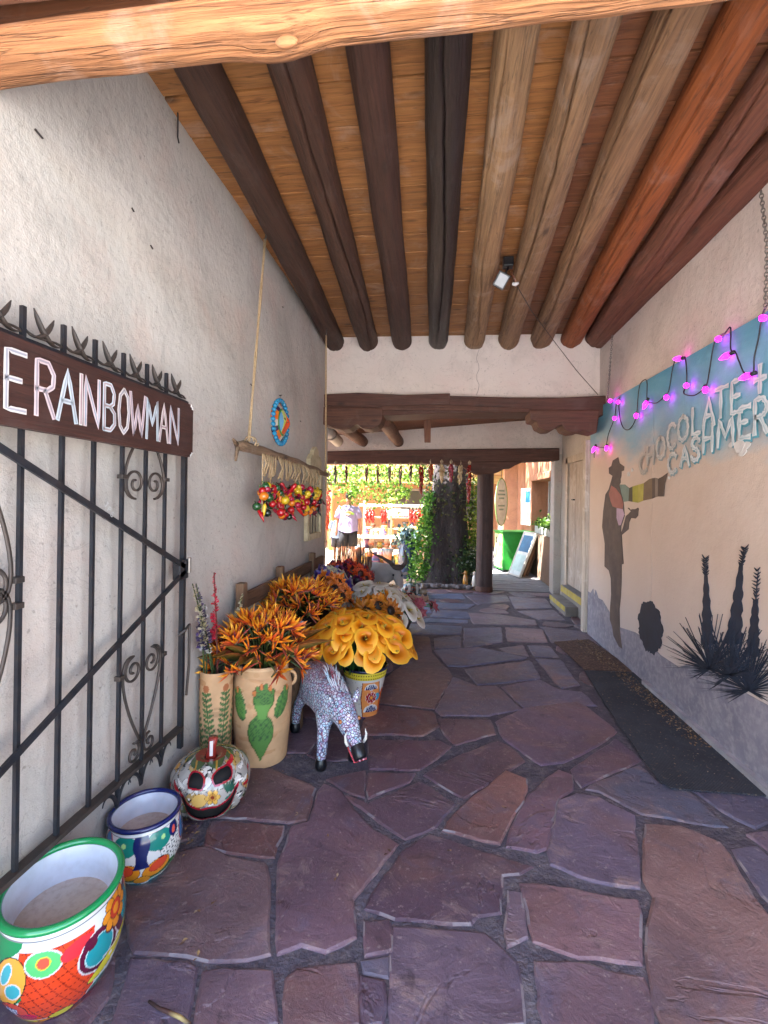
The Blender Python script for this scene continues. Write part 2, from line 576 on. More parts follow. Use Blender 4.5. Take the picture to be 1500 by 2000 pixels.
floor_o = sheet('passage_floor', XL - 1.6, 2.6, 0.15, 8.32, 0.0, m_mortar)
tag(floor_o, 'mortar bed of the flagstone passage floor')
A = lambda u, v: (200 + u / 2.3077, 1480 + v / 2.3077)
B = lambda u, v: (850 + u / 2.3077, 1480 + v / 2.3077)
W = lambda u, v: (500 + u / 1.5, 1150 + v / 1.5)
C = lambda u, v: (700 + u / 3.0, 1140 + v / 3.0)
P_, R_, T_, B_, D_ = S('6f5660'), S('75504c'), S('9c8176'), S('5f6078'), S('58434f')
def pts(fn, *a):
    return [fn(a[i], a[i + 1]) for i in range(0, len(a), 2)]
STONES = [  # far stones are bluer: the reflected sky sheen is put into their colour
 (pts(A, 105,565, 300,445, 470,405, 560,455, 735,485, 745,560, 742,900, 480,915, 380,895, 145,880, 112,700), S('78605f')),
 (pts(A, 495,290, 700,305, 820,315, 765,455, 560,425, 460,395, 480,330), R_),
 (pts(A, 490,255, 655,45, 760,60, 930,125, 955,145, 915,285, 840,292, 700,280, 505,268), S('74585c')),
 (pts(A, 1005,125, 1070,160, 1120,235, 1220,335, 1330,400, 1195,560, 1120,640, 1140,820, 1000,875, 900,850, 785,890, 800,560, 800,480, 860,315, 935,295, 975,160), P_),
 (pts(A, 140,905, 375,935, 420,965, 400,1100, 380,1215, 40,1215, 120,1000), S('6a5c6c')),
 (pts(A, 465,965, 765,975, 765,1215, 410,1215, 445,1050), S('735c64')),
 (pts(A, 830,995, 880,965, 1145,940, 1150,1215, 820,1215), S('71565a')),
 (pts(A, 1185,745, 1295,750, 1295,885, 1180,888), P_),
 (pts(A, 1180,920, 1295,920, 1285,1000, 1180,965), S('626070')),
 (pts(A, 1175,990, 1270,1025, 1255,1215, 1170,1215), D_),
 ([(775,1812),(850,1824),(948,1826),(976,1856),(1008,1887),(1018,2005),(763,2005),(768,1870)], S('71606e')),
 ([(712,1774),(787,1666),(841,1632),(859,1640),(1042,1700),(982,1711),(974,1785),(932,1788),(917,1806),(850,1803),(772,1792)], D_),
 (pts(B, 335,605, 385,625, 402,815, 318,860, 330,720), S('7b6a74')),
 (pts(B, 390,570, 560,590, 922,660, 912,932, 640,892, 440,825, 412,640), S('7d5f62')),
 (pts(B, 462,925, 700,948, 900,998, 950,1015, 970,1215, 488,1215), S('775e64')),
 (pts(B, 952,308, 1110,320, 1285,393, 1345,485, 1422,630, 1520,760, 1520,1215, 1018,1215, 968,960, 958,830, 988,640, 952,560), S('8d6f68')),
 (pts(B, 645,168, 740,190, 895,272, 912,592, 780,572, 640,530, 518,482, 518,430, 540,300, 568,198), S('6c6074')),
 (pts(B, 428,172, 560,58, 615,85, 615,148, 552,185, 522,290, 498,412, 450,422, 318,402, 360,290), S('6f5560')),
 (pts(B, 325,65, 412,105, 392,200, 342,280, 283,392, 150,360, 35,325, 135,215, 205,165), S('80594f')),
 (pts(B, 675,140, 925,38, 1000,118, 1120,138, 1230,245, 1315,318, 1110,282, 930,252, 745,155), S('5a6074')),
 (pts(B, 1150,138, 1520,180, 1520,285, 1430,316, 1290,240), S('5f5c70')),
 (pts(B, 1348,418, 1460,408, 1520,490, 1520,690, 1405,520), S('5f5a6c')),
 (pts(W, 495,545, 600,490, 713,448, 765,482, 783,508, 733,538, 605,615), D_),
 (pts(W, 255,602, 325,634, 485,568, 583,635, 520,697, 437,737), S('66505c')),
 (pts(W, 332,543, 468,548, 448,568, 325,615), S('6a4e56')),
 (pts(W, 210,558, 322,537, 312,615, 250,587), S('6c5054')),
 (pts(W, 925,532, 1058,442, 1125,505, 947,582), S('54465c')),
 (pts(W, 725,440, 705,392, 790,352, 950,333, 1055,420, 997,462, 900,510, 832,517, 775,474), S('685468')),
 (pts(W, 535,382, 688,388, 698,428, 580,457, 553,428), S('6a5058')),
 (pts(W, 332,446, 538,449, 570,466, 478,532, 332,528), S('664a54')),
 (pts(C, 70,712, 440,762, 462,840, 375,896, 250,886, 20,886), S('6e4c4a')),
 (pts(C, 295,305, 412,315, 425,405, 550,542, 440,735, 110,695, 160,560, 260,480), S('6f5250')),
 (pts(C, 448,394, 700,376, 880,414, 985,438, 600,488, 525,484), B_),
 (pts(C, 628,506, 1005,456, 1060,558, 830,584, 695,594), B_),
 (pts(C, 560,550, 690,605, 810,604, 950,738, 760,774, 480,772, 455,745), S('645a6c')),
 (pts(C, 845,606, 1065,566, 1165,622, 1310,640, 1390,720, 1180,700, 975,735), S('625a72')),
 (pts(C, 448,324, 596,310, 600,380, 450,382), B_),
 (pts(C, 624,264, 836,260, 844,346, 620,374), B_),
 (pts(C, 866,260, 1076,270, 1104,346, 876,341), S('90767a')),
 (pts(C, 275,240, 604,254, 600,296, 302,296), S('5c6884')),
 (pts(C, 405,204, 645,218, 636,232, 330,226), S('5c6884')),
 (pts(C, 450,154, 636,168, 654,206, 424,196), S('5e6a88')),
 (pts(C, 330,94, 424,98, 424,172, 330,176), S('5a6a92')),
 (pts(C, 450,113, 530,117, 684,123, 636,152, 450,147), S('5e6880')),
 (pts(C, 646,174, 820,184, 1034,218, 1042,246, 676,237), S('7f7078')),
 (pts(C, 936,163, 1146,158, 1212,217, 1054,212), S('6c6474')),
 (pts(C, 826,382, 966,364, 992,428, 864,402), S('7d6a70')),
 (pts(C, 996,364, 1116,368, 1172,436, 1034,427), B_),
 (pts(C, 1066,254, 1326,284, 1410,366, 1134,347, 1094,272), S('5c5668')),
 (pts(C, 1046,444, 1186,454, 1290,598, 1184,614), B_),
 (pts(C, 340,62, 606,62, 626,90, 350,86), S('5c6a88')),
 (pts(C, 626,66, 866,72, 890,106, 700,124), S('66687c')),
 (pts(C, 884,78, 1096,92, 1132,146, 922,150), S('6a6a7c')),
]
def inside(p, poly):
    x, y = p
    r = False
    n = len(poly)
    j = n - 1
    for i in range(n):
        xi, yi = poly[i]
        xj, yj = poly[j]
        if (yi > y) != (yj > y) and x < (xj - xi) * (y - yi) / (yj - yi) + xi:
            r = not r
        j = i
    return r
def flag(poly, colr, zt):
    n = len(poly)
    cx = sum(p[0] for p in poly) / n
    cy = sum(p[1] for p in poly) / n
    a = sum(poly[i][0] * poly[(i + 1) % n][1] - poly[(i + 1) % n][0] * poly[i][1] for i in range(n))
    if a < 0:
        poly = poly[::-1]
    out = []
    for i in range(n):
        p, q = Vector(poly[i]), Vector(poly[(i + 1) % n])
        L = (q - p).length
        k = max(1, int(L / 0.05))
        nr = Vector(((q - p).y, -(q - p).x)).normalized() if L > 0 else Vector((0, 0))
        for s in range(k):
            w = p.lerp(q, s / k)
            j = 0.010 * nz(w.x * 9, w.y * 9, 3.1) + 0.007 * nz(w.x * 31, w.y * 31, 5.2)
            out.append(w + nr * (j + .011))
    m = len(out)
    mb = MB()
    low = [(p.x, p.y, -0.02) for p in out]
    mid = [(p.x, p.y, zt - 0.005) for p in out]
    ins = []
    for i in range(m):
        t = (out[(i + 1) % m] - out[i - 1])
        nr = Vector((-t.y, t.x))
        if nr.length > 0:
            nr.normalize()
        q = out[i] + nr * (0.007 + 0.004 * rng.random())
        ins.append((q.x, q.y, zt + 0.0015 * nz(q.x * 6, q.y * 6)))
    fs = []
    for i in range(m):
        j = (i + 1) % m
        fs.append((i, j, m + j, m + i))
        fs.append((m + i, m + j, 2 * m + j, 2 * m + i))
    fs.append(tuple(range(2 * m, 3 * m)))
    mb.add([(x - cx, y - cy, z) for x, y, z in low + mid + ins], fs)
    for i in range(m):
        if nz(out[i].x * 9, out[i].y * 9, 9.7) > .3:
            mb.m[2 * i + 1] = 1
    o = mb.build('flagstone', [m_stone, m_chip])
    o.location = (cx, cy, 0)
    o.parent = floor_o
    v = 0.92 + 0.2 * rng.random()
    g_ = sum(colr) / 3
    o.color = (lerp(g_, colr[0], .9) * v, lerp(g_, colr[1], .95) * v * .97, lerp(g_, colr[2], .85) * v, 1)
    return o
traced = []
for pl, c in STONES:
    q = [tuple(fl(x, y).xy) for x, y in pl]
    traced.append(q)
    flag(q, c, 0.006 + 0.006 * rng.random())
# cells between and beyond the traced stones
xs0, xs1, ys0, ys1 = XL + 0.02, XR - 0.03, 0.2, 8.28
block, seeds = [], []
for q in traced:
    n = len(q)
    for i in range(n):
        p0, p1 = Vector(q[i]), Vector(q[(i + 1) % n])
        L = (p1 - p0).length
        k = max(1, int(L / 0.07))
        nr = Vector(((p1 - p0).y, -(p1 - p0).x)).normalized()
        for s in range(k):
            w = p0.lerp(p1, (s + .5) / k)
            for sg in (1, -1):
                t = w + nr * 0.05 * sg
                if inside(t, q):
                    block.append(t)
for _ in range(6000):
    p = Vector((rng.uniform(xs0 - 1.2, xs1 + .4), rng.uniform(ys0, ys1)))
    if p.x < xs0 and p.y < 5.6:
        continue
    if any(inside(p, q) for q in traced):
        continue
    if min((p - b).length for b in block) < 0.14:
        continue
    if all((p - s).length > 0.40 for s in seeds):
        seeds.append(p)
def clip(poly, a, b, gap):
    m = (a + b) / 2
    d = (b - a).normalized()
    k = d.dot(m) - gap
    out = []
    n = len(poly)
    for i in range(n):
        p, q = poly[i], poly[(i + 1) % n]
        sp, sq = d.dot(p) - k, d.dot(q) - k
        if sp <= 0:
            out.append(p)
        if sp * sq < 0:
            out.append(p + (q - p) * (sp / (sp - sq)))
    return out
allp = seeds + block
for s in seeds:
    lx = xs0 if s.y < 5.55 else xs0 - 1.2
    ly = ys0 if s.x > xs0 else 5.6
    hx = xs1 if s.y < 5.9 else xs1 + .2
    poly = [Vector((lx, ly)), Vector((hx, ly)), Vector((hx, ys1)), Vector((lx, ys1))]
    for t in sorted(allp, key=lambda t: (t - s).length)[1:60]:
        poly = clip(poly, s, t, 0.012)
        if len(poly) < 3:
            break
    if len(poly) >= 3:
        a = 0.5 * abs(sum(poly[i].x * poly[(i + 1) % len(poly)].y - poly[(i + 1) % len(poly)].x * poly[i].y for i in range(len(poly))))
        if a > 0.012:
            flag([tuple(p) for p in poly], rng.choice([P_, P_, R_, B_, D_, S('6c5a68'), S('75606a')]), 0.006 + 0.006 * rng.random())

# ---- left wall
mb = MB()
slab(mb, (XL, 5.65, 0), (0, -5.5, 0), (0, 0, 3.72), (1, 0, 0), 0.35, 60, 38, 0.014)
wall_l = mb.build('stucco_wall', m_plaster, smooth=False)
tag(wall_l, 'tall off-white stucco wall behind the iron gate and the flowers', 'wall')
for p in wall_l.data.polygons:
    p.use_smooth = True
mbn = MB()
for (x, y, dx) in ((70, 262, .03), (255, 410, .015), (292, 483, .018), (488, 752, .03), (585, 823, .03), (550, 600, .01)):
    c = onX(x, y, XL)
    a, b_ = c + Vector((0.012, -dx / 2, 0.004)), c + Vector((0.012, dx / 2, -0.004))
    mbn = MB().tube([a, b_], 0.004, 5)
    mbn.build('nail', m_iron_warm, wall_l)
c = onX(342, 225, XL)
MB().tube([c + Vector((.012, .0, .06)), c + Vector((.016, 0, -.02)), c + Vector((.014, 0.004, -.11)), c + Vector((.02, .006, -.14))], 0.004, 5).build('wire_hook', m_iron, wall_l)

# unseen building blocks behind the walls; the left one is made tall for shade
mb = MB().box((-9, -0.9, 0), (-2.35, 5.4, 8.0))
o = mb.build('left_building', m_plaster)
tag(o, 'unseen stucco building behind the gate wall, made tall to shade the passage', 'building')
mb = MB().box((2.45, 0.4, 0), (9, 5.7, 4.4))
o = mb.build('right_building', m_plaster)
tag(o, 'stucco building behind the painted mural wall', 'building')

# ---- right wall with the mural
mb = MB()
slab(mb, (XR, 0.3, 0), (0, 5.56, 0), (0, 0, 3.72), (-1, 0, 0), 0.57, 54, 36, 0.010, 5.0)
wall_r = mb.build('mural_wall', m_plaster_far)
for p in wall_r.data.polygons:
    p.use_smooth = True
tag(wall_r, 'white plaster wall painted with a desert mural and cloud lettering', 'wall')
def mural_mat():
    m, nt, b = new_mat('mural_ground')
    v = coords(nt, rnd=False)
    sx = nt.nodes.new('ShaderNodeSeparateXYZ')
    nt.links.new(v, sx.inputs[0])
    z = sx.outputs['Z']
    y = sx.outputs['Y']
    wob = math_n(nt, 'MULTIPLY', math_n(nt, 'SUBTRACT', noise_n(nt, coords(nt, (1, .9, 1.6), rnd=False), 1.6, 5, 0.6), 0.5), 0.75)
    # sky bottom edge drops towards the near end of the wall
    edge = math_n(nt, 'ADD', math_n(nt, 'MULTIPLY', y, 0.085), 1.72)
    h = math_n(nt, 'ADD', math_n(nt, 'SUBTRACT', z, edge), wob)
    skyf = ramp_n(nt, math_n(nt, 'ADD', math_n(nt, 'MULTIPLY', h, 1.1), 0.5, True), [(0.38, 0.0), (0.66, 0.75), (0.95, 1.0)])
    f = noise_n(nt, v, 1.1, 5, 0.6)
    beige = ramp_n(nt, f, [(0.3, S('c2ab98')), (0.7, S('cdb8a8'))])
    lo = ramp_n(nt, math_n(nt, 'MULTIPLY', z, 0.5), [(0.1, 1.0), (0.6, 0.0)])
    beige = mix_n(nt, math_n(nt, 'MULTIPLY', lo, 0.55), beige, S('b9b6b8'))
    blue = ramp_n(nt, noise_n(nt, coords(nt, (1, .6, 1.5), rnd=False), 1.3, 5, 0.6, .4), [(0.3, S('4690b0')), (0.7, S('7ab4c6'))])
    c = mix_n(nt, skyf, beige, blue)
    sp = noise_n(nt, v, 46, 3, 0.5)
    c = mix_n(nt, ramp_n(nt, sp, [(0.66, 0.0), (0.74, 0.3)]), c, S('8d7f78'))
    nt.links.new(c, b.inputs['Base Color'])
    b.inputs['Roughness'].default_value = 0.8
    n1 = bump_n(nt, b, noise_n(nt, v, 5, 4, 0.55), 0.3, 0.03)
    bump_n(nt, b, noise_n(nt, v, 110, 3, 0.6), 0.4, 0.004, n1)
    return m
ZM = 2.70
XP = XR - 0.022
mb = MB()
for (y0, y1) in ((0.5, 2.55), (2.555, 4.21), (4.215, 5.86)):
    slab(mb, (XP, y0, 0.0), (0, y1 - y0, 0), (0, 0, ZM), (-1, 0, 0), 0.018, 8, 10, 0.003)
mural = mb.build('mural_panel', mural_mat(), wall_r)
XD = XP - 0.006          # the painted layers lie on the panel
def Wl(x, y):
    p = onX(x, y, XD)
    return (p.y, p.z)
def decal(name, poly, mat, k=0, colr=(1, 1, 1), parent=None, mb=None):
    d = XD - 0.0012 * k
    g = lambda u, v, s: (d + (0.0045 if s else 0.0), u, v)
    mm = mb or MB()
    mm.prism(poly, g, 0, colr)
    if mb is None:
        return mm.build(name, mat, parent or wall_r, fix=True)
Z6 = lambda u, v: Wl(1150 + u / 3.846, 880 + v / 3.846)
m_hill = M_('painted_hill', S('8a8690'), S('74717e'), 5, 0.85, 0.4, 90, 0.005, fine=(22, S('b9b3b3'), .45))
hp = [Wl(x, y) for x, y in ((1153,1158),(1158,1150),(1160,1165),(1163,1152),(1168,1168),(1176,1172),(1190,1195),(1210,1225),(1240,1235),(1262,1250),(1290,1280),(1325,1303),(1345,1297),(1390,1312),(1440,1345),(1500,1378))]
hp = [(5.855, hp[0][1])] + hp + [(1.8, 0.38), (0.55, 0.30), (0.55, 0.004), (5.855, 0.004)]
decal('painted_hill', hp, m_hill, 0)
m_sil = M_('painted_silhouette', S('5d5048'), S('4a4040'), 3, 0.8, 0.3, 100, 0.003, fine=(9, S('6e5f58'), .5))
m_dark = M_('painted_dark_plants', S('1d2a3d'), S('131c2a'), 6, 0.7, 0.2, 100, 0.003)
fig = [(220,50),(230,95),(265,120),(262,150),(245,155),(243,190),(237,215),(238,240),(230,255),(245,330),(262,400),(266,460),(268,490),(242,570),(240,625),(258,575),(278,492),(300,474),(316,455),(296,437),(292,431),(300,430),(312,447),(325,440),(350,440),(368,429),(373,438),(368,490),(350,510),(316,507),(302,540),(298,590),(246,634),(249,700),(260,850),(245,855),(243,1000),(238,1100),(229,1190),(232,1330),(245,1440),(252,1490),(225,1470),(185,1390),(175,1320),(158,1270),(160,1180),(168,1080),(165,960),(150,900),(118,870),(120,700),(100,570),(108,460),(125,330),(150,290),(170,220),(178,190),(152,172),(150,130),(170,115),(180,75)]
decal('painted_figure', [Z6(*p) for p in fig], m_sil, 1)
stripes = [
 ([(232,255),(270,255),(305,285),(300,380),(265,385),(248,330)], '7a8a80'), ([(305,282),(330,270),(330,385),(300,380)], '4f4a38'),
 ([(330,270),(372,258),(370,392),(330,385)], 'a09a3c'), ([(372,258),(415,245),(410,375),(370,392)], 'b3a64e'),
 ([(415,245),(455,215),(478,208),(478,360),(410,375)], '7b6650'), ([(478,208),(500,205),(500,350),(478,360)], '5f4f45'),
 ([(500,205),(522,212),(520,345),(500,350)], '8b7a6c'), ([(522,212),(555,195),(592,168),(572,250),(565,345),(520,345)], '5a4a40'),
 ([(170,262),(205,285),(245,340),(262,400),(255,438),(210,430),(180,420),(165,380),(152,325)], '9f665c'),
 ([(210,432),(256,440),(268,480),(242,560),(226,562),(210,505)], 'b79cae')]
for q, c in stripes:
    decal('painted_scarf_stripe', [Z6(*p) for p in q], m_matte, 2, S(c))
# round cactus
pol = []
for i in range(90):
    a = 2 * math.pi * i / 90
    r = 1 + 0.10 * rng.random() + 0.05 * math.sin(9 * a)
    u, v = 84 * r * math.cos(a), 192 * r * math.sin(a)
    t = -0.22
    pol.append(Z6(462 + u * math.cos(t) - v * math.sin(t) * .6, 1330 + u * math.sin(t) + v * math.cos(t)))
decal('painted_cactus', pol, m_dark, 1)
# yuccas: flower stalks and bladed leaves
mb = MB()
def blade(mm, c, ang, L, w, k):
    a = math.radians(ang)
    d = (math.cos(a), -math.sin(a))
    nrm = (-d[1], d[0])
    bend = rng.uniform(-.12, .12) * L
    q = [(c[0] + nrm[0] * w, c[1] + nrm[1] * w), (c[0] + d[0] * L * .55 + nrm[0] * (w * .7 + bend * .4), c[1] + d[1] * L * .55 + nrm[1] * (w * .7 + bend * .4)),
         (c[0] + d[0] * L + nrm[0] * bend, c[1] + d[1] * L + nrm[1] * bend),
         (c[0] + d[0] * L * .55 - nrm[0] * (w * .7 - bend * .4), c[1] + d[1] * L * .55 - nrm[1] * (w * .7 - bend * .4)), (c[0] - nrm[0] * w, c[1] - nrm[1] * w)]
    decal('', [Z6(*p) for p in q], None, k, mb=mm)
kk = 0
for (c, n, lo, hi, Lm) in (((908, 1640), 85, 5, 175, 390), ((1062, 1690), 80, 0, 180, 390), ((1200, 1800), 85, -20, 190, 400)):
    mm = MB()
    for i in range(n):
        ang = rng.uniform(lo, hi)
        blade(mm, c, ang, Lm * rng.uniform(.5, 1.1), rng.uniform(1.8, 3.4), 1 + (i % 6) * .45)
    for i in range(14):
        blade(mm, c, rng.choice([rng.uniform(180, 215), rng.uniform(-35, 0)]), rng.uniform(110, 210), 5, 1 + (i % 6) * .45)
    mm.build('painted_yucca_leaves', m_dark, wall_r, fix=True)
for (x0, y0, x1, y1, w0, w1, tx, ty) in ((878, 930, 890, 1460, 8, 44, 870, 815), (1142, 860, 1085, 1450, 10, 56, 1172, 738), (1252, 1120, 1228, 1545, 14, 46, 1264, 905)):
    mm = MB()
    L, R = [], []
    n = 26
    for i in range(n + 1):
        t = i / n
        w = lerp(w0, w1, t ** .8) * (0.78 + 0.34 * abs(math.sin(t * 17 + x0)) + .1 * rng.random())
        xx, yy = lerp(x0, x1, t), lerp(y0, y1, t)
        L.append((xx - w, yy))
        R.append((xx + w, yy + 6 * math.sin(i)))
    decal('', [Z6(*p) for p in L + R[::-1]], None, 1, mb=mm)
    for i in range(9):
        t = i / 8
        xx, yy = lerp(x0, tx, t), lerp(y0 + 10, ty, t)
        for s in (-1, 1):
            blade(mm, (xx, yy), 90 - s * rng.uniform(30, 65), rng.uniform(28, 44), 5, 1.5)
    blade(mm, (x0, y0 + 20), math.degrees(math.atan2(y0 - ty, tx - x0)), math.hypot(x0 - tx, y0 - ty) + 20, 3, 1)
    mm.build('painted_yucca_stalk', m_dark, wall_r, fix=True)
# cloud lettering
FONT = {
 'C': [[(.95,.85),(.7,1),(.35,.98),(.08,.7),(.05,.35),(.3,.03),(.65,0),(.95,.15)]],
 'H': [[(.1,0),(.1,1)],[(.9,0),(.9,1)],[(.1,.5),(.9,.5)]],
 'O': [[(.5,1),(.15,.85),(.03,.5),(.15,.15),(.5,0),(.85,.15),(.97,.5),(.85,.85),(.5,1)]],
 'L': [[(.15,1),(.15,0),(.9,0)]],
 'A': [[(0,0),(.5,1),(1,0)],[(.2,.38),(.8,.38)]],
 'T': [[(0,1),(1,1)],[(.5,1),(.5,0)]],
 'E': [[(.95,1),(.12,1),(.12,0),(.95,0)],[(.12,.52),(.75,.52)]],
 '+': [[(.1,.5),(.9,.5)],[(.5,.9),(.5,.1)]],
 'S': [[(.92,.82),(.65,1),(.3,.97),(.1,.77),(.3,.57),(.7,.45),(.92,.22),(.7,.02),(.3,0),(.06,.18)]],
 'M': [[(.05,0),(.12,1),(.5,.35),(.88,1),(.95,0)]],
 'R': [[(.12,0),(.12,1),(.65,1),(.92,.8),(.88,.58),(.6,.48),(.12,.48)],[(.5,.48),(.95,0)]],
 'I': [[(.5,0),(.5,1)]],
 'N': [[(.1,0),(.1,1),(.9,0),(.9,1)]],
 'B': [[(.12,0),(.12,1),(.6,1),(.86,.82),(.8,.6),(.55,.52),(.12,.52)],[(.55,.52),(.9,.38),(.92,.15),(.6,0),(.12,0)]],
 'W': [[(0,1),(.25,0),(.5,.75),(.75,0),(1,1)]],
 'J': [[(.3,1),(.9,1)],[(.65,1),(.65,.2),(.4,0),(.12,.15)]],
 'P': [[(.15,0),(.15,1),(.7,1),(.9,.78),(.7,.52),(.15,.52)]],
}
def ribbon(path, w, fn, wob=0.0, close=False, sub=4):
    """a flat stroke along a 2-D path: outline polygon pieces"""
    q = []
    for i in range(len(path) - 1):
        for s in range(sub):
            t = s / sub
            q.append((lerp(path[i][0], path[i + 1][0], t), lerp(path[i][1], path[i + 1][1], t)))
    q.append(path[-1])
    L, R = [], []
    n = len(q)
    for i in range(n):
        a, b = q[max(0, i - 1)], q[min(n - 1, i + 1)]
        d = Vector((b[0] - a[0], b[1] - a[1]))
        if d.length < 1e-9:
            d = Vector((1, 0))
        d.normalize()
        ww = w * (1 + wob * math.sin(i * 2.1 + path[0][0] * 7))
        if i in (0, n - 1):
            e = d * (-w * .6 if i == 0 else w * .6)
        else:
            e = Vector((0, 0))
        L.append((q[i][0] + e.x - d.y * ww, q[i][1] + e.y + d.x * ww))
        R.append((q[i][0] + e.x + d.y * ww, q[i][1] + e.y - d.x * ww))
    return L, R
def strip(mb, L, R, fn, colr, mat=0):
    n = len(L)
    vs = [fn(*p) for p in L] + [fn(*p) for p in R]
    fs = [(i, n + i, n + i + 1, i + 1) for i in range(n - 1)]
    mb.add(vs, fs, mat, colr)
def cloud_line(chars, name):
    mb = MB()
    ns = 0
    for ch, (x0, y0, x1, y1) in chars:
        a, b = Wl(x0, y0), Wl(x1, y1)          # upper left and lower right corner on the wall
        for st in FONT[ch]:
            path = [(lerp(a[0], b[0], u), lerp(b[1], a[1], v)) for u, v in st]
            fade = min(1.0, max(0.0, (x0 - 1255) / 110.0))
            wh = mixc(S('c9bdb2'), S('dfe4e2'), fade)
            tl = mixc(S('aea9a0'), S('5fa3b2'), fade)
            ns += 1
            for k, w, c, dy, dz in ((2.0 + ns * .12, .020, tl, -0.007, -0.010), (5.0 + ns * .12, .0155, wh, 0, 0)):
                L, R = ribbon(path, w, None, .32)
                strip(mb, L, R, lambda u, v: (XD - .0012 * k, u + dy, v + dz), c)
            mid = [((p[0]), p[1]) for p in path]
            L, R = ribbon(mid, .0035, None, .6)
            strip(mb, L, R, lambda u, v: (XD - .0012 * (9.0 + ns * .12), u - .004, v - .004), mixc(wh, tl, .35))
    return mb.build(name, m_matte, wall_r)
cloud_line([('C', (1250, 888, 1264, 921)), ('H', (1264, 874, 1279, 903)), ('O', (1283, 856, 1300, 893)), ('C', (1305, 831, 1321, 874)), ('O', (1326, 816, 1346, 858)),
            ('L', (1352, 799, 1371, 844)), ('A', (1376, 782, 1397, 829)), ('T', (1398, 763, 1423, 811)), ('E', (1429, 748, 1453, 801)), ('+', (1474, 712, 1501, 768))], 'painted_cloud_lettering')
cloud_line([('C', (1306, 888, 1322, 922)), ('A', (1331, 873, 1347, 908)), ('S', (1351, 857, 1369, 897)), ('H', (1374, 833, 1395, 880)), ('M', (1403, 822, 1436, 867)),
            ('E', (1444, 799, 1468, 852)), ('R', (1474, 782, 1502, 843)), ('E', (1512, 764, 1544, 826))], 'painted_cloud_lettering')
mb = MB()
for (x, y, r) in ((1228, 926, .03), (1235, 918, .022), (1308, 933, .016), (1428, 869, .022), (1445, 872, .05), (1456, 868, .04), (1450, 882, .035)):
    p = Wl(x, y)
    q = [(p[0] + r * (1 + .2 * math.sin(3 * a + x)) * math.cos(a), p[1] + r * .8 * math.sin(a)) for a in [2 * math.pi * i / 16 for i in range(16)]]
    decal('', q, None, 2 + (x % 7) * .6, S('d3cdc6'), mb=mb)
mb.build('painted_cloud_puffs', m_matte, wall_r, fix=True)
# skirting ledge at the foot of the wall and the painted end trim
mb = MB()
slab(mb, (1.80, 0.5, 0), (0, 3.75, 0), (0, 0, .055), (-1, 0, 0), .045, 30, 1, .006)
o = mb.build('skirting_ledge', M_('chipped_ledge', S('aaa7a8'), S('85848a'), 8, .8, .5, 40, .008), wall_r, fix=True)
m_trim = wood_mat('weathered_white_trim', S('cfc3b4'), S('b0a291'), crack=S('6a5b4e'), axis=2, knots=False, bump=.3)
MB().box((1.795, 5.862, 0.012), (1.862, 5.955, 2.36), bev=.006).build('end_trim', m_trim, wall_r)

# ---- roof over the passage: boards on ten peeled logs
roof = thing('log_ceiling', 'wooden ceiling of brown boards carried on ten peeled logs', 'ceiling', (0, 1.6, 0))
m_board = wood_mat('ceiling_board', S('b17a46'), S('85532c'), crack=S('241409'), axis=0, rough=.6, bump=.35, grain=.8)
m_board_r = wood_mat('dark_shaded_board', S('8a5635'), S('643a26'), crack=S('1d100a'), axis=0, rough=.65, bump=.4, grain=.8)  # darker board copy; the right side's deep shade is put into its colour
y = 1.42
i = 0
while y < 5.55:
    w = 0.235 + 0.03 * rng.random()
    dz = 0.006 * rng.random()
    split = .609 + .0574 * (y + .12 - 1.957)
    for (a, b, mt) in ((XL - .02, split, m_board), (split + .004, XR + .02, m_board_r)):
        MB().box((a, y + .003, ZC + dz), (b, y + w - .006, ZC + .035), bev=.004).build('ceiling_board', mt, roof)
    y += w
    i += 1
MB().box((-1.65, 1.42, ZC + .05), (2.4, 5.8, ZC + .3)).build('roof_deck', m_adobe, roof)

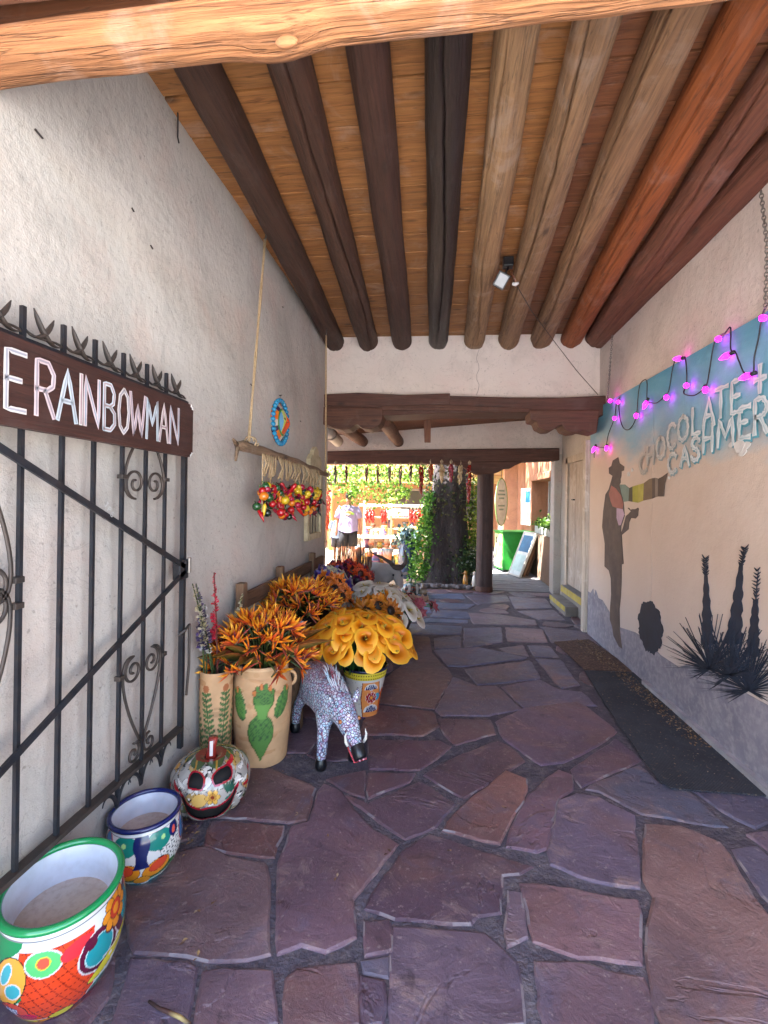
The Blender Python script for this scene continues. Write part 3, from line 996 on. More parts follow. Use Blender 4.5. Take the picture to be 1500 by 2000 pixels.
LOGC = [('513527', '38241b'), ('57392a', '3b261c'), ('54362a', '39241d'), ('352a26', '231c1a'), ('a98560', '7d5d40'), ('a07c5a', '75573e'),
        ('9f7a58', '704f38'), ('ad602e', '7d4220'), ('8a5640', '613a2a'), ('804e3a', '553226')]
LOGP = [(a * 1.025, b * 1.025, c * 1.025) for a, b, c in [(-1.059, 1.85, -1.235), (-.656, 1.808, -.835), (-.31, 1.799, -.431), (.019, 1.79, -.005), (.293, 1.807, .408), (.594, 1.909, .791), (.907, 2.007, 1.157), (1.189, 2.238, 1.489), (1.485, 2.518, 1.755), (1.765, 2.864, 1.80)]]
def log_mesh(p0, p1, r0, r1, seed, nseg=64, n=112, crack=None, knob=0.11):
    p0, p1 = Vector(p0), Vector(p1)
    t = (p1 - p0).normalized()
    s = t.cross(Vector((0, 0, 1))).normalized()
    u = s.cross(t)
    vs, fs = [], []
    for i in range(nseg + 1):
        k = i / nseg
        c = p0.lerp(p1, k)
        for j in range(n):
            a = 2 * math.pi * j / n
            r = lerp(r0, r1, k) * (1 + knob * nz(math.cos(a) * 1.3 + seed, k * 5, math.sin(a) * 1.3) + 0.03 * nz(math.cos(a) * 5 + seed, k * 22, math.sin(a) * 5) + .02 * nz(math.cos(a) * 11 + seed, k * 6, math.sin(a) * 11))
            if crack:
                for (ca, k0, k1, dep, wi) in crack:
                    if k0 < k < k1:
                        d = abs((a - ca - .25 * math.sin(k * 6 + seed) - .1 * nz(k * 20, seed) + math.pi) % (2 * math.pi) - math.pi)
                        e = math.sin(math.pi * (k - k0) / (k1 - k0))
                        if d < wi:
                            r -= dep * (1 - d / wi) * e ** .4
            vs.append(c + s * (math.cos(a) * r) + u * (math.sin(a) * r))
    for i in range(nseg):
        for j in range(n):
            l = (j + 1) % n
            fs.append((i * n + j, i * n + l, (i + 1) * n + l, (i + 1) * n + j))
    fs.append(tuple(range(n - 1, -1, -1)))
    fs.append(tuple(nseg * n + j for j in range(n)))
    return vs, fs
for i, ((xa, ya, xb), (c1, c2)) in enumerate(zip(LOGP, LOGC)):
    sl = (xb - xa) / (5.48 - ya)
    x0 = xa + sl * (1.5 - ya)
    mt = wood_mat('log_%d' % i, S(c1), S(c2), axis=1, bump=.55, rough=.7 if i != 3 else .5)
    cr = [(math.radians({1: 290, 3: 268, 5: 238, 6: 232}[i]), .0, 1.0, .045, .075)] if i in (1, 3, 5, 6) else []
    if i in (4, 7, 8):
        cr = [(math.radians(235), .1, .65, .03, .07), (math.radians(262), .4, .97, .028, .07)]
    zc = ZC - .045
    r0, r1 = .088 + .012 * rng.random(), .114 + .012 * rng.random()
    if i == 0:
        r0, r1 = .10, .115
    vs, fs = log_mesh((x0, 1.5, zc + .004 * i % .02), (xa + sl * (5.6 - ya), 5.6, zc - .01), r0, r1, i * 3.7, crack=cr)
    MB().add(vs, fs).build('log', mt, roof, smooth=True)

# ---- front lintel log and the timber above it
m_lintel = wood_mat('sunned_log', S('b97f52'), S('7d4f30'), crack=S('2c170b'), axis=0, rough=.8, bump=1.0, grain=1.3)
m_lintel2 = wood_mat('sunned_timber', S('b07f62'), S('8d5f49'), crack=S('4a2c1e'), axis=0, rough=.8, bump=.6, grain=.7)
def lintel(name, yc, zc, ry, rz, mt, seed, label, sags):
    vs, fs = [], []
    N, n = 260, 90
    for i in range(N + 1):
        x = lerp(-1.45, 1.95, i / N)
        dz = .012 * nz(x * 1.6, seed) + .006 * nz(x * 6, seed) + .02 * x
        for (sx, sw, sh) in sags:
            dz -= sh * math.exp(-((x - sx) / sw) ** 2)
        for j in range(n):
            a = 2 * math.pi * j / n
            ca, sa = math.cos(a), math.sin(a)
            sq = (abs(ca) ** 3.2 + abs(sa) ** 3.2) ** (-1 / 3.2)
            r = sq * (1 + .06 * nz(ca * 1.5 + seed, x * 1.1, sa * 1.5) + .035 * nz(ca * 5, x * 3.5, sa * 5) + .03 * nz(ca * 14, x * 3, sa * 14) - .05 * max(0, 1 - abs(nz(ca * 3 + seed, x * .7, sa * 3)) / .05))
            vs.append((x, yc + ry * ca * r, zc + rz * sa * r + .02 * x * (0 if sa < 0 else 1) + (dz if sa < 0 else (dz - .02 * x) * .3)))
    for i in range(N):
        for j in range(n):
            l = (j + 1) % n
            fs.append((i * n + l, i * n + j, (i + 1) * n + j, (i + 1) * n + l))
    fs += [tuple(range(n)), tuple(N * n + j for j in range(n - 1, -1, -1))]
    o = MB().add(vs, fs).build(name, mt, smooth=True, fix=True)
    return tag(o, label, 'beam')
lint = lintel('lintel_log', 1.205, 2.895, .056, .055, m_lintel, 2.0, 'rough peeled lintel log with a knot across the front of the passage', [(-.46, .10, .022), (-.9, .22, .006)])
k = onY(560, 80, 1.155)
vs, fs = [], []
MB().ball((k.x, 1.157, k.z), .026, 14, 9, sc=(1.2, .4, .6)).build('knot', m_lintel, lint, smooth=True)
lintel('upper_timber', 1.11, 3.082, .072, .10, m_lintel2, 9.0, 'weathered pinkish timber lying above the rough lintel log', [])

front = thing('shade_roof', 'unseen board roof added over the passage entrance to cut the front light', 'roof', (0, 0, 3.3))  # unseen roof added over the entrance to hold back the front sky light
for k in range(9):
    MB().box((-2.3, -.95 + k * .225, 3.47 + .004 * (k % 2)), (2.4, -.95 + k * .225 + .218, 3.5)).build('shade_roof_board', m_board, front)
MB().box((-2.32, -.98, 3.51), (2.42, 1.405, 3.7)).build('shade_roof_deck', m_adobe, front)
for xx in (-1.7, -.6, .5, 1.6):
    MB().tube([(xx, -.9, 3.40), (xx, 1.05, 3.40)], .075, 14).build('shade_roof_log', m_lintel2, front, smooth=True)
gap_fill = MB().box((-1.385, 1.23, 2.93), (1.865, 1.28, 3.45)).build('shadow_gap_board', m_board_r)  # dark board added to stand in for the shadow above the lintel
tag(gap_fill, 'dark filler board added as the shadow gap behind the lintel log', 'board')

# ------------------------------------------------------------------ far wall, carved beam, the second bay
YF = 5.54
mb = MB()
slab(mb, (XL - .02, YF, 2.70), (XR + .3 - XL, .10, 0), (0, 0, 1.0), (0, -1, 0), .12, 40, 14, .008, 2.0)
o = mb.build('upper_wall', m_plaster_far)
for p in o.data.polygons:
    p.use_smooth = True
tag(o, 'white plaster wall above the carved beam, under the log ends', 'wall')
q = [onY(933 + 3 * math.sin(k * 1.7), 672 + k * 10, YF + .055) for k in range(11)]
MB().tube([p + Vector((0, -.012, 0)) for p in q], .0022, 4).build('hairline_crack', M_('crack_shadow', S('8a7f78'), S('7a706a'), 5, .9), o)
m_beam = wood_mat('dark_carved_beam', S('5e3a2e'), S('422820'), axis=0, rough=.7, bump=.5, grain=.8)
m_beam_b = wood_mat('bracket_wood', S('66402f'), S('472b22'), axis=0, rough=.7, bump=.5, grain=.8)
beam = thing('carved_beam', 'dark brown beam with scalloped corbels under the white wall', 'beam', (0, YF, 2.5))
def face(pl, Y):
    return [(lambda p: (p.x, p.z))(onY(x, y, Y)) for x, y in pl]
def plank(name, pl, Y, th, mt, parent, bevel=.012):
    q = face(pl, Y)
    o = MB().prism(q, lambda u, v, k: (u, Y + (th if k else 0), v)).build(name, mt, parent, fix=True)
    md = o.modifiers.new('bevel', 'BEVEL')
    md.width = bevel
    md.segments = 2
    md.limit_method = 'ANGLE'
    return o
plank('main_timber', [(618,775),(700,772),(790,778),(860,772),(1000,776),(1100,776),(1188,772),(1184,812),(1035,806),(880,806),(748,812),(618,814)], YF - .10, .42, m_beam, beam)
plank('upper_lath', [(627,770),(700,767),(790,771),(879,768),(879,789),(745,793),(627,792)], YF - .118, .05, m_beam, beam, .006)
plank('corbel', [(1034,800),(1036,820),(1048,823),(1052,834),(1066,841),(1080,840),(1090,832),(1098,830),(1104,840),(1118,845),(1134,843),(1138,840),(1166,846),(1172,800)], YF - .13, .30, m_beam_b, beam, .014)
plank('corbel', [(622,794),(622,828),(640,830),(652,836),(668,840),(682,838),(692,830),(698,828),(706,836),(722,839),(738,832),(744,826),(748,812),(748,796)], YF - .13, .30, m_beam_b, beam, .014)
plank('trim_strip', [(745,793),(879,791),(1034,798),(1034,805),(879,801),(745,801)], YF - .125, .03, m_beam_b, beam, .004)

# second bay: sloping board ceiling, two small logs, plank, vent pipe
bay = thing('porch_roof', 'dark board roof of the second bay behind the carved beam', 'roof', (0, 7, 2.6))
for i in range(11):
    y0 = 5.87 + i * .225
    q = MB()
    vs = [(-2.9, y0, 2.66), (2.3, y0, 3.06), (2.3, y0 + .228, 3.06), (-2.9, y0 + .228, 2.66)]
    q.add(vs + [(x, y, z + .04) for x, y, z in vs], [(0, 3, 2, 1), (4, 5, 6, 7), (0, 1, 5, 4), (1, 2, 6, 5), (2, 3, 7, 6), (3, 0, 4, 7)])
    q.build('roof_board', m_board_r, bay)
MB().box((-3.0, 5.72, 3.12), (2.5, 8.6, 3.35)).build('roof_deck', m_adobe, bay)
mlog = wood_mat('small_log', S('7d5541'), S('5a3a2c'), axis=1, bump=.4)
for (x, y) in ((708, 862), (778, 862)):
    p = onY(x, y, 8.15)
    vs, fs = log_mesh((p.x, 5.78, p.z - .02), (p.x, 8.2, p.z), .095, .095, x, 14, 20)
    MB().add(vs, fs).build('small_log', mlog, bay, smooth=True)
plank('hanging_plank', [(827, 805), (842, 805), (841, 864), (829, 864)], 6.4, .05, wood_mat('plank', S('8a5d46'), S('6a4432'), axis=2), bay, .004)
p = onY(660, 862, 7.0)
mb = MB().tube([(p.x - .02, 5.75, p.z + .12), (p.x, 7.0, p.z)], .085, 20)
vent = mb.build('vent_pipe', M_('white_pipe', S('b9b2aa'), S('9c958d'), 5, .6, .1), smooth=True)
tag(vent, 'short white vent pipe under the porch roof next to the small logs', 'pipe')
MB().tube([(p.x - .008, 6.5, p.z + .05), (p.x - .007, 6.56, p.z + .044)], .095, 20).build('pipe_collar', m_steel, vent, smooth=True)

# the wall over the second opening, its beam, the post
mb = MB()
slab(mb, (-3.0, 8.2, 2.36), (5.15, 0, 0), (0, 0, .82), (0, -1, 0), .25, 30, 8, .008, 7.0)
o = mb.build('porch_wall', m_plaster_far)
tag(o, 'narrow white wall between the porch roof and the chile-hung beam', 'wall')
hb = thing('chile_beam', 'reddish brown beam over the opening to the courtyard', 'beam', (0, 8.2, 2.24))
plank('main_timber', [(560,880),(645,881),(760,879),(900,877),(1000,876),(1093,875),(1093,899),(1020,902),(900,906),(760,905),(645,906),(560,905)], 8.08, .26, m_beam, hb)
plank('post_bracket', [(884,902),(890,908),(905,912),(918,920),(930,926),(962,926),(976,921),(986,915),(998,914),(1006,909),(1018,904),(1020,901)], 8.06, .26, m_beam, hb)
post_p = fl(946, 1157)
vs, fs = log_mesh((0, 0, 0), (0, 0, 1), .1, .1, 1, 2, 4)
post = thing('wooden_post', 'dark round wooden post standing between tree and boardwalk', 'post', (post_p.x, 8.27, 0))
vs, fs = [], []
for i in range(25):
    z = lerp(0.0, 2.12, i / 24)
    for j in range(40):
        a = 2 * math.pi * j / 40
        r = .142 * (1 + .03 * nz(math.cos(a) * 2, z * 2, math.sin(a) * 2)) - (.012 if j in (5, 6, 29) else 0)
        vs.append((r * math.cos(a), r * math.sin(a), z))
for i in range(24):
    for j in range(40):
        l = (j + 1) % 40
        fs.append((i * 40 + j, i * 40 + l, (i + 1) * 40 + l, (i + 1) * 40 + j))
fs.append(tuple(24 * 40 + j for j in range(40)))
place('shaft', MB().add(vs, fs).mesh('shaft', wood_mat('post_wood', S('4f3a36'), S('37282a'), axis=2, bump=.5), True), post, Matrix.Identity(4))
place('foot', MB().lathe([(.15, 0), (.155, .02), (.15, .09), (.143, .1)], 40).mesh('foot', m_beam, True), post, Matrix.Identity(4))

# right side of the second bay: recessed wall, door, steps, white pier
mb = MB()
slab(mb, (2.12, 5.86, 0), (0, 2.36, 0), (0, 0, 3.2), (-1, 0, 0), .33, 20, 16, .008, 3.0)
wr2 = mb.build('recessed_wall', m_plaster)
tag(wr2, 'grey-white recessed wall with the plank door past the mural', 'wall')
MB().box((2.0, 8.19, 0), (2.35, 8.46, 2.42), bev=.02).build('pier', m_plaster, wr2)
door = thing('plank_door', 'pale grey plank door above the yellow-edged steps', 'door', (2.09, 6.9, .31))
m_door = wood_mat('grey_door_paint', S('b8aca0'), S('9c8f84'), crack=S('5a4c42'), axis=2, knots=False, bump=.25)
for (a, b) in ((6.05, 6.42), (6.425, 6.80), (6.805, 7.18), (7.185, 7.55)):
    MB().box((2.07, a, .31), (2.108, b, 2.20), bev=.005).build('door_plank', m_door, door)
MB().box((2.045, 7.56, .01), (2.115, 7.68, 2.30), bev=.006).build('door_jamb', m_trim, door)
MB().box((2.045, 5.97, 2.205), (2.115, 7.68, 2.31), bev=.006).build('door_head', m_trim, door)
hp_ = onX(1121, 976, 2.06)
MB().tube([(2.07, hp_.y, hp_.z), (2.03, hp_.y, hp_.z), (2.03, hp_.y - .09, hp_.z)], .01, 8).build('door_handle', m_iron, door)
MB().box((2.062, 6.5, .55), (2.07, 6.52, 1.9)).build('crack_strip', m_iron, door)
steps = thing('door_steps', 'two concrete steps with yellow painted edges at the plank door', 'steps', (1.95, 7.0, 0))
m_conc = M_('step_concrete', S('7f7974'), S('65605d'), 5, .9, .4, 40, .01)
m_yel = M_('worn_yellow_paint', S('b7a23c'), S('8d7b34'), 9, .8, .3, 50, .004, fine=(14, S('8a857a'), .8))
MB().box((1.80, 6.66, 0.0), (2.10, 7.54, .14), bev=.012).build('lower_step', m_conc, steps)
MB().box((1.792, 6.67, .07), (1.797, 7.53, .138)).build('yellow_edge', m_yel, steps)
MB().box((1.97, 6.0, .0), (2.10, 7.54, .30), bev=.012).build('upper_step', m_conc, steps)
MB().box((1.962, 6.02, .2), (1.967, 7.53, .295)).build('yellow_edge', m_yel, steps)

# ---- boardwalk beyond the post
bw = thing('boardwalk', 'grey wooden boardwalk leading along the right-hand wall', 'boardwalk', (1.6, 8.4, 0))
m_deck = wood_mat('boardwalk_wood', S('8b8a90'), S('6d6c74'), crack=S('33333a'), axis=0, knots=False, bump=.4)
for i in range(60):
    y0 = 8.36 + i * .145
    MB().box((.98 - .02 * rng.random(), y0, -.02), (2.72, y0 + .114, .018 + .006 * rng.random()), bev=.004).build('deck_board', m_deck, bw)

# ---- adobe shop front on the right, beyond the boardwalk
shop = thing('adobe_shop', 'brown adobe shop front with a deep window along the boardwalk', 'building', (2.3, 10, 0))
mb = MB()
slab(mb, (2.10, 8.47, 0), (0, 2.25, 0), (0, 0, .92), (-1, 0, 0), .5, 14, 8, .012, 1.0)
mb.build('low_wall', m_adobe_grey, shop)
mb = MB()
slab(mb, (2.13, 10.72, 0), (0, .75, 0), (0, 0, 4.0), (-1, 0, 0), .5, 8, 20, .015, 4.0)
slab(mb, (2.13, 8.47, 2.18), (0, 2.25, 0), (0, 0, 1.8), (-1, 0, 0), .5, 14, 10, .012, 6.0)
slab(mb, (2.32, 11.47, 0), (0, 2.2, 0), (0, 0, 4.0), (-1, 0, 0), .5, 14, 20, .015, 8.0)
mb.build('adobe_wall', m_adobe, shop)
mb = MB().box((2.10, 8.47, 2.05), (2.5, 10.75, 2.19), bev=.02)
mb.build('lintel', m_adobe, shop)
m_white = M_('white_frame', S('b9b9b6'), S('a0a09e'), 6, .6, .15)
MB().box((2.50, 8.48, .93), (2.54, 10.71, 1.02)).build('window_sill', m_white, shop)
for y0 in (8.5, 9.2, 9.95, 10.62):
    MB().box((2.48, y0, .93), (2.55, y0 + .07, 2.06)).build('window_mullion', m_white, shop)
mg, nt, b_ = new_mat('window_glass')
b_.inputs['Base Color'].default_value = (.12, .13, .14, 1)
b_.inputs['Roughness'].default_value = .05
b_.inputs['Metallic'].default_value = .0
for (a, b) in ((8.57, 9.2), (9.27, 9.95), (10.02, 10.62)):
    MB().box((2.53, a, 1.0), (2.545, b, 2.04)).build('window_pane', mg, shop)
mcur = M_('window_curtain', S('cfd2cf'), S('b4b8b8'), 8, .9, .3, stretch=(1, 9, .4))
MB().box((2.56, 9.3, .98), (2.6, 10.6, 2.05)).build('curtain', mcur, shop)
mb = MB()
slab(mb, (1.95, 13.7, 0), (0, 3.2, 0), (0, 0, 3.0), (-1, 0, 0), 3.0, 10, 10, .02, 8.0)
mb.build('far_wing', m_adobe_pink, shop)
MB().box((1.93, 14.0, 0.05), (1.955, 14.9, 2.2)).build('far_door', m_white, shop)
for k in range(3):
    MB().box((1.915, 14.12 + k * .27, .25), (1.932, 14.3 + k * .27, 2.05)).build('door_panel', M_('door_panel_white', S('d9d6cf'), S('c5c2bb'), 5, .6), shop)
# rafters over the wing
for k in range(3):
    MB().tube([(1.2, 12.2 + k * .9, 2.82), (2.5, 12.2 + k * .9, 2.86)], .06, 10).build('roof_rafter', mlog, shop, smooth=True)
MB().box((1.05, 11.9, 2.9), (2.5, 14.8, 2.96)).build('awning_sheet', M_('pale_awning', S('cfc8b8'), S('b5ad9c'), 4, .8), shop)

def board_thing(name, label, cat, M, w, h, th, colr, frame=None, marks=(), group=None):
    t = thing(name, label, cat, M.translation, 0, group)
    L = t.matrix_world.inverted() @ M
    place('panel', MB().box((-w / 2, -th, 0), (w / 2, 0, h), col=colr, bev=min(.006, th * .3)).mesh('panel', m_matte), t, L)
    if frame:
        f = MB()
        e = .028
        for a, b in (((-w / 2 - .004, -th - .012, -.004), (-w / 2 + e, .004, h + .004)), ((w / 2 - e, -th - .012, -.004), (w / 2 + .004, .004, h + .004)),
                     ((-w / 2 + e, -th - .012, h - e), (w / 2 - e, .004, h + .004)), ((-w / 2 + e, -th - .012, -.004), (w / 2 - e, .004, e))):
            f.box(a, b, col=frame)
        place('frame', f.mesh('frame', m_matte), t, L)
    for (x0, z0, x1, z1, c) in marks:
        place('printed_patch', MB().box((x0 * w, -th - .004, z0 * h), (x1 * w, -th - .0005, z1 * h), col=S(c)).mesh('printed_patch', m_matte), t, L)
    return t
# poster with a blue top on the pillar, facing the boardwalk
Mp = Matrix.Translation((2.10, 11.05, 1.05)) @ Matrix.Rotation(math.radians(-72), 4, 'Z')
board_thing('wall_poster', 'white framed poster with a blue top on the adobe pillar', 'poster', Mp, .5, .85, .02, S('c9d2cc'), S('d4d0c8'), ((-.1, .62, .3, .92, '2f8fc4'), (-.36, .1, .36, .55, 'b5c2bb')))
# oval hanging sign
ov = thing('oval_sign', 'pale oval shop sign hung by the white far door', 'sign', (1.72, 12.6, .95), math.radians(48))
q = [(.26 * math.cos(a), .62 * math.sin(a)) for a in [2 * math.pi * i / 40 for i in range(40)]]
place('panel', MB().prism(q, lambda u, v, k: (u, .03 if k else 0, v + .62), col=S('c7d4c4')).mesh('panel', m_matte), ov, Matrix.Identity(4))
rim = [Vector((.27 * math.cos(a), -.0, .62 + .63 * math.sin(a))) for a in [2 * math.pi * i / 40 for i in range(40)]]
place('rim', MB().tube(rim, .014, 6, closed=True, col=S('6f9a4a')).mesh('rim', m_matte), ov, Matrix.Identity(4))
place('hanger', MB().tube([(0, .015, 1.24), (0, .015, 1.97)], .008, 6).mesh('hanger', m_iron), ov, Matrix.Identity(4))
for (zz, w) in ((.9, .13), (.8, .17), (.7, .12), (.5, .15), (.4, .1)):
    place('sign_line', MB().box((-w, -.004, zz), (w, -.0005, zz + .045), col=S('7fa08f')).mesh('sign_line', m_matte), ov, Matrix.Identity(4))

# green box cart
gb = thing('green_cabinet', 'bright green metal cabinet on the boardwalk', 'cabinet', (1.76, 10.78, .02), math.radians(14))
m_green = M_('green_enamel', S('2f9a3a'), S('278430'), 3, .45, .1, fine=(20, S('3fae50'), .3))
place('body', MB().box((-.36, -.26, .05), (.36, .26, .88), bev=.012).mesh('body', m_green), gb, Matrix.Identity(4))
place('top', MB().box((-.38, -.28, .88), (.38, .28, .905), bev=.006).mesh('top', m_green), gb, Matrix.Identity(4))
place('sunlit_side', MB().box((-.368, -.23, .09), (-.361, .23, .84)).mesh('sunlit_side', M_('sunlit_green_side', S('b9c48f'), S('a3b07c'), 4, .6)), gb, Matrix.Identity(4))  # the sunlit left face is painted as a paler sheet
place('slot', MB().box((-.372, .08, .62), (-.368, .14, .76)).mesh('slot', m_iron), gb, Matrix.Identity(4))
for sx in (-1, 1):
    for sy in (-1, 1):
        place('foot', MB().tube([(sx * .3, sy * .2, 0), (sx * .3, sy * .2, .06)], .025, 8).mesh('foot', m_iron), gb, Matrix.Identity(4))
# signs leaning on the low wall
for k, (dy, w, h, c, fr, lab) in enumerate(((9.95, .50, .98, 'c4ced0', 'b8b6b0', 'white and blue sign board leaning foremost against the low adobe wall'),
                                   (10.12, .52, .90, '8a6a4c', '6d5038', 'brown plank sign leaning behind the white and blue sign board'),
                                   (10.26, .5, .84, '7a5c45', '5b4232', 'rearmost brown plank leaning against the low adobe wall'))):
    Mp = Matrix.Translation((1.66 + .10 * k, dy, .025)) @ Matrix.Rotation(math.radians(-72), 4, 'Z') @ Matrix.Rotation(math.radians(-22), 4, 'X')
    board_thing('leaning_sign', lab, 'sign', Mp, w, h, .03, S(c), S(fr), ((-.4, .55, .4, .92, '3d6a8f'), (-.38, .12, .38, .48, 'a9c4c6')) if k == 0 else (), 'signs leaning by the boardwalk')

# ------------------------------------------------------------------ foliage
def leaves(mb, n, fn, size, cols, seed=1, up=0.3):
    r = random.Random(seed)
    for _ in range(n):
        p = fn(r)
        if p is None:
            continue
        d = Vector((r.gauss(0, 1), r.gauss(0, 1), r.gauss(0, 1) * .7 - up)).normalized()
        s = d.cross(Vector((r.gauss(0, 1), r.gauss(0, 1), r.gauss(0, 1)))).normalized()
        L = size * r.uniform(.6, 1.3)
        w = L * .34
        nn = d.cross(s)
        a = p + d * L * .5
        c = r.choice(cols)
        mb.add([p, a + s * w + nn * w * .3, p + d * L, a - s * w + nn * w * .3], [(0, 1, 2), (0, 2, 3)], 0, c)
GREENS = [S('3f6a1f'), S('55802a'), S('6c9634'), S('84ab3f'), S('35571c')]
DKGREENS = [S('27401f'), S('324d26'), S('3d5c2a'), S('22361d')]
flp = planter_z = None
pl = thing('window_planter', 'leafy green plants in pale troughs on the low adobe wall', 'planter', (2.3, 9.5, .92))
mb = MB()
leaves(mb, 900, lambda r: Vector((2.3 + r.gauss(0, .09), r.uniform(8.75, 10.5), 1.08 + abs(r.gauss(0, .08)))), .09, GREENS, 3)
mb.build('leaves', m_leaf, pl)
for (a, b) in ((8.8, 9.5), (9.6, 10.4)):
    MB().box((2.14, a, .925), (2.4, b, 1.07), bev=.008).build('trough', M_('pale_trough', S('a9b0aa'), S('8d948f'), 5, .8), pl)

# ---- the big tree: trunk, limbs, crown, ivy
tree = thing('courtyard_tree', 'broad dark tree trunk with ivy standing past the opening', 'tree', (.2, 9.3, 0))
m_bark = M_('bark', S('4c4548'), S('302d31'), 4, .95, 1.0, 14, .05, stretch=(3, 3, .7))
vs, fs = [], []
n, N = 44, 40
for i in range(N + 1):
    z = lerp(-.05, 4.4, i / N)
    rb = .39 + .16 * math.exp(-max(z, 0) / .35) - .035 * z
    for j in range(n):
        a = 2 * math.pi * j / n
        r = rb * (1 + .10 * math.sin(5 * a + .5 * z) + .13 * nz(math.cos(a) * 2.2, math.sin(a) * 2.2, z * .9) + .05 * nz(math.cos(a) * 7, math.sin(a) * 7, z * 2.5))
        vs.append((.21 + r * math.cos(a) + .02 * z, 9.3 + r * math.sin(a), z))
for i in range(N):
    for j in range(n):
        l = (j + 1) % n
        fs.append((i * n + j, i * n + l, (i + 1) * n + l, (i + 1) * n + j))
MB().add(vs, fs).build('trunk', m_bark, tree, smooth=True)
limbs = [((.3, 9.3, 4.0), (-1.5, 10.0, 5.2), (-3.0, 10.6, 5.6)), ((.3, 9.3, 4.1), (1.4, 9.8, 5.6), (2.4, 10.6, 6.8)), ((.3, 9.3, 4.2), (.2, 9.8, 6), (-.4, 10.4, 7.6)), ((.3, 9.4, 3.9), (-.7, 10.3, 4.6), (-1.4, 11.4, 4.4))]
for l in limbs:
    P = [Vector(p) for p in l]
    q = [(P[0] * (1 - t) ** 2 + P[1] * 2 * t * (1 - t) + P[2] * t * t) for t in [i / 10 for i in range(11)]]
    MB().tube(q, [lerp(.2, .05, i / 10) for i in range(11)], 10).build('limb', m_bark, tree, smooth=True)
clumps = [(Vector((rng.uniform(-2.6, 2.6), 9.8 + rng.uniform(-1.2, 2.6), rng.uniform(5.2, 8.2))), rng.uniform(.45, .95)) for _ in range(34)]
def crown_pt(r):
    c, s = r.choice(clumps)
    return c + Vector((r.gauss(0, 1), r.gauss(0, 1), r.gauss(0, .7))) * s * .55
mb = MB()
leaves(mb, 7000, crown_pt, .16, GREENS, 5)
mb.build('crown', m_leaf, tree)
# sprays of leaves hanging in the opening
sp = [(onY(x, y, 10.2 + .5 * rng.random()), rng.uniform(.08, .2)) for x, y in ((655,925),(670,915),(690,930),(700,912),(715,940),(735,915),(745,940),(760,920),(775,945),(790,930),(800,915),(815,935),(690,955),(745,962),(765,968),(790,960),(660,950),(825,915),(840,930),(700,965))]
mb = MB()
def spray(r):
    c, s = r.choice(sp)
    return c + Vector((r.gauss(0, s), r.gauss(0, .25), r.gauss(0, s * .8)))
leaves(mb, 2300, spray, .085, [S('5d8a2a'), S('7da63a'), S('98b94c'), S('486f22')], 8, .8)
leaves(mb, 900, lambda r: Vector((r.uniform(-2.2, .4), 10.5 + r.gauss(0, .3), 2.72 + abs(r.gauss(0, .3)))), .09, GREENS, 9, .6)
for c, s in sp[::2]:
    mb.tube([c + Vector((0, 0, -s)), c + Vector((.05, .1, .5)), c + Vector((.1, .4, 2.4))], [.004, .007, .012], 5, col=S('4a3c2c'))
mb.build('hanging_foliage', m_leaf, tree)
mb = MB()
def ivyL(r):
    z = r.uniform(0, 1.75)
    k = .12 + .12 * (1 - z / 1.75) + (.10 if z < .9 else 0)
    return Vector((-.30 + r.gauss(0, k * .5) + .10 * z, 9.1 + r.gauss(0, .16), z))
def ivyR(r):
    z = r.uniform(.25, 2.0)
    return Vector((.74 + r.gauss(0, .09), 9.25 + r.gauss(0, .16), z + .06 * r.random()))
leaves(mb, 1500, ivyL, .08, [S('4e8a2c'), S('6ba83a'), S('82bb48'), S('3a6f24')], 11)
leaves(mb, 1000, ivyR, .08, [S('5d8a2a'), S('8aa93c'), S('a3b94c'), S('486f22')], 12)
def ivyT(r):
    a = r.uniform(math.pi * 1.02, math.pi * 1.98)
    z = r.uniform(1.3, 2.4) if r.random() < .7 else r.uniform(.1, 1.3)
    if r.random() > (.85 if z > 1.3 else .4):
        return None
    return Vector((.24 + .47 * math.cos(a), 9.3 + .47 * math.sin(a) - .03 * r.random(), z))
leaves(mb, 900, ivyT, .07, [S('3a4a34'), S('2c3a2e'), S('55603c'), S('6a6a3c')], 13, .9)
mb.build('ivy', m_leaf, tree)
bush = thing('dark_shrub', 'low dark green shrub between the tree and the wooden post', 'shrub', (.62, 8.75, 0))
mb = MB()
leaves(mb, 700, lambda r: Vector((.66 + r.gauss(0, .13), 8.75 + r.gauss(0, .1), .42 + r.gauss(0, .16))), .07, DKGREENS, 14)
mb.build('leaves', m_leaf, bush)
MB().tube([(.64, 8.75, -.02), (.66, 8.75, .4)], .015, 6).build('stem', m_bark, bush)

# ------------------------------------------------------------------ the courtyard beyond
m_tan = plaster_mat('tan_stucco', S('d3ad86'), S('c39c77'), S('d0a078'))
ct = thing('market_building', 'tan adobe market building with a yellow porch fascia across the courtyard', 'building', (-4, 17, 0))
MB().box((-16, 17, 0), (5, 22, 5.2)).build('wall', m_tan, ct)
MB().box((-16, 14.1, 2.62), (4, 17, 2.8)).build('porch_roof', m_adobe_pink, ct)
m_fascia = wood_mat('yellow_fascia', S('d9b878'), S('bf9c5c'), axis=0, knots=False, bump=.2)
MB().box((-16, 14.03, 2.10), (4, 14.09, 2.36)).build('fascia', m_fascia, ct)
MB().box((-16, 14.0, 2.38), (4, 14.09, 2.6)).build('fascia', m_fascia, ct)
for k in range(7):
    MB().tube([(-9 + k * 1.9, 14.2, 0), (-9 + k * 1.9, 14.2, 2.6)], .09, 12).build('porch_post', m_fascia, ct, smooth=True)
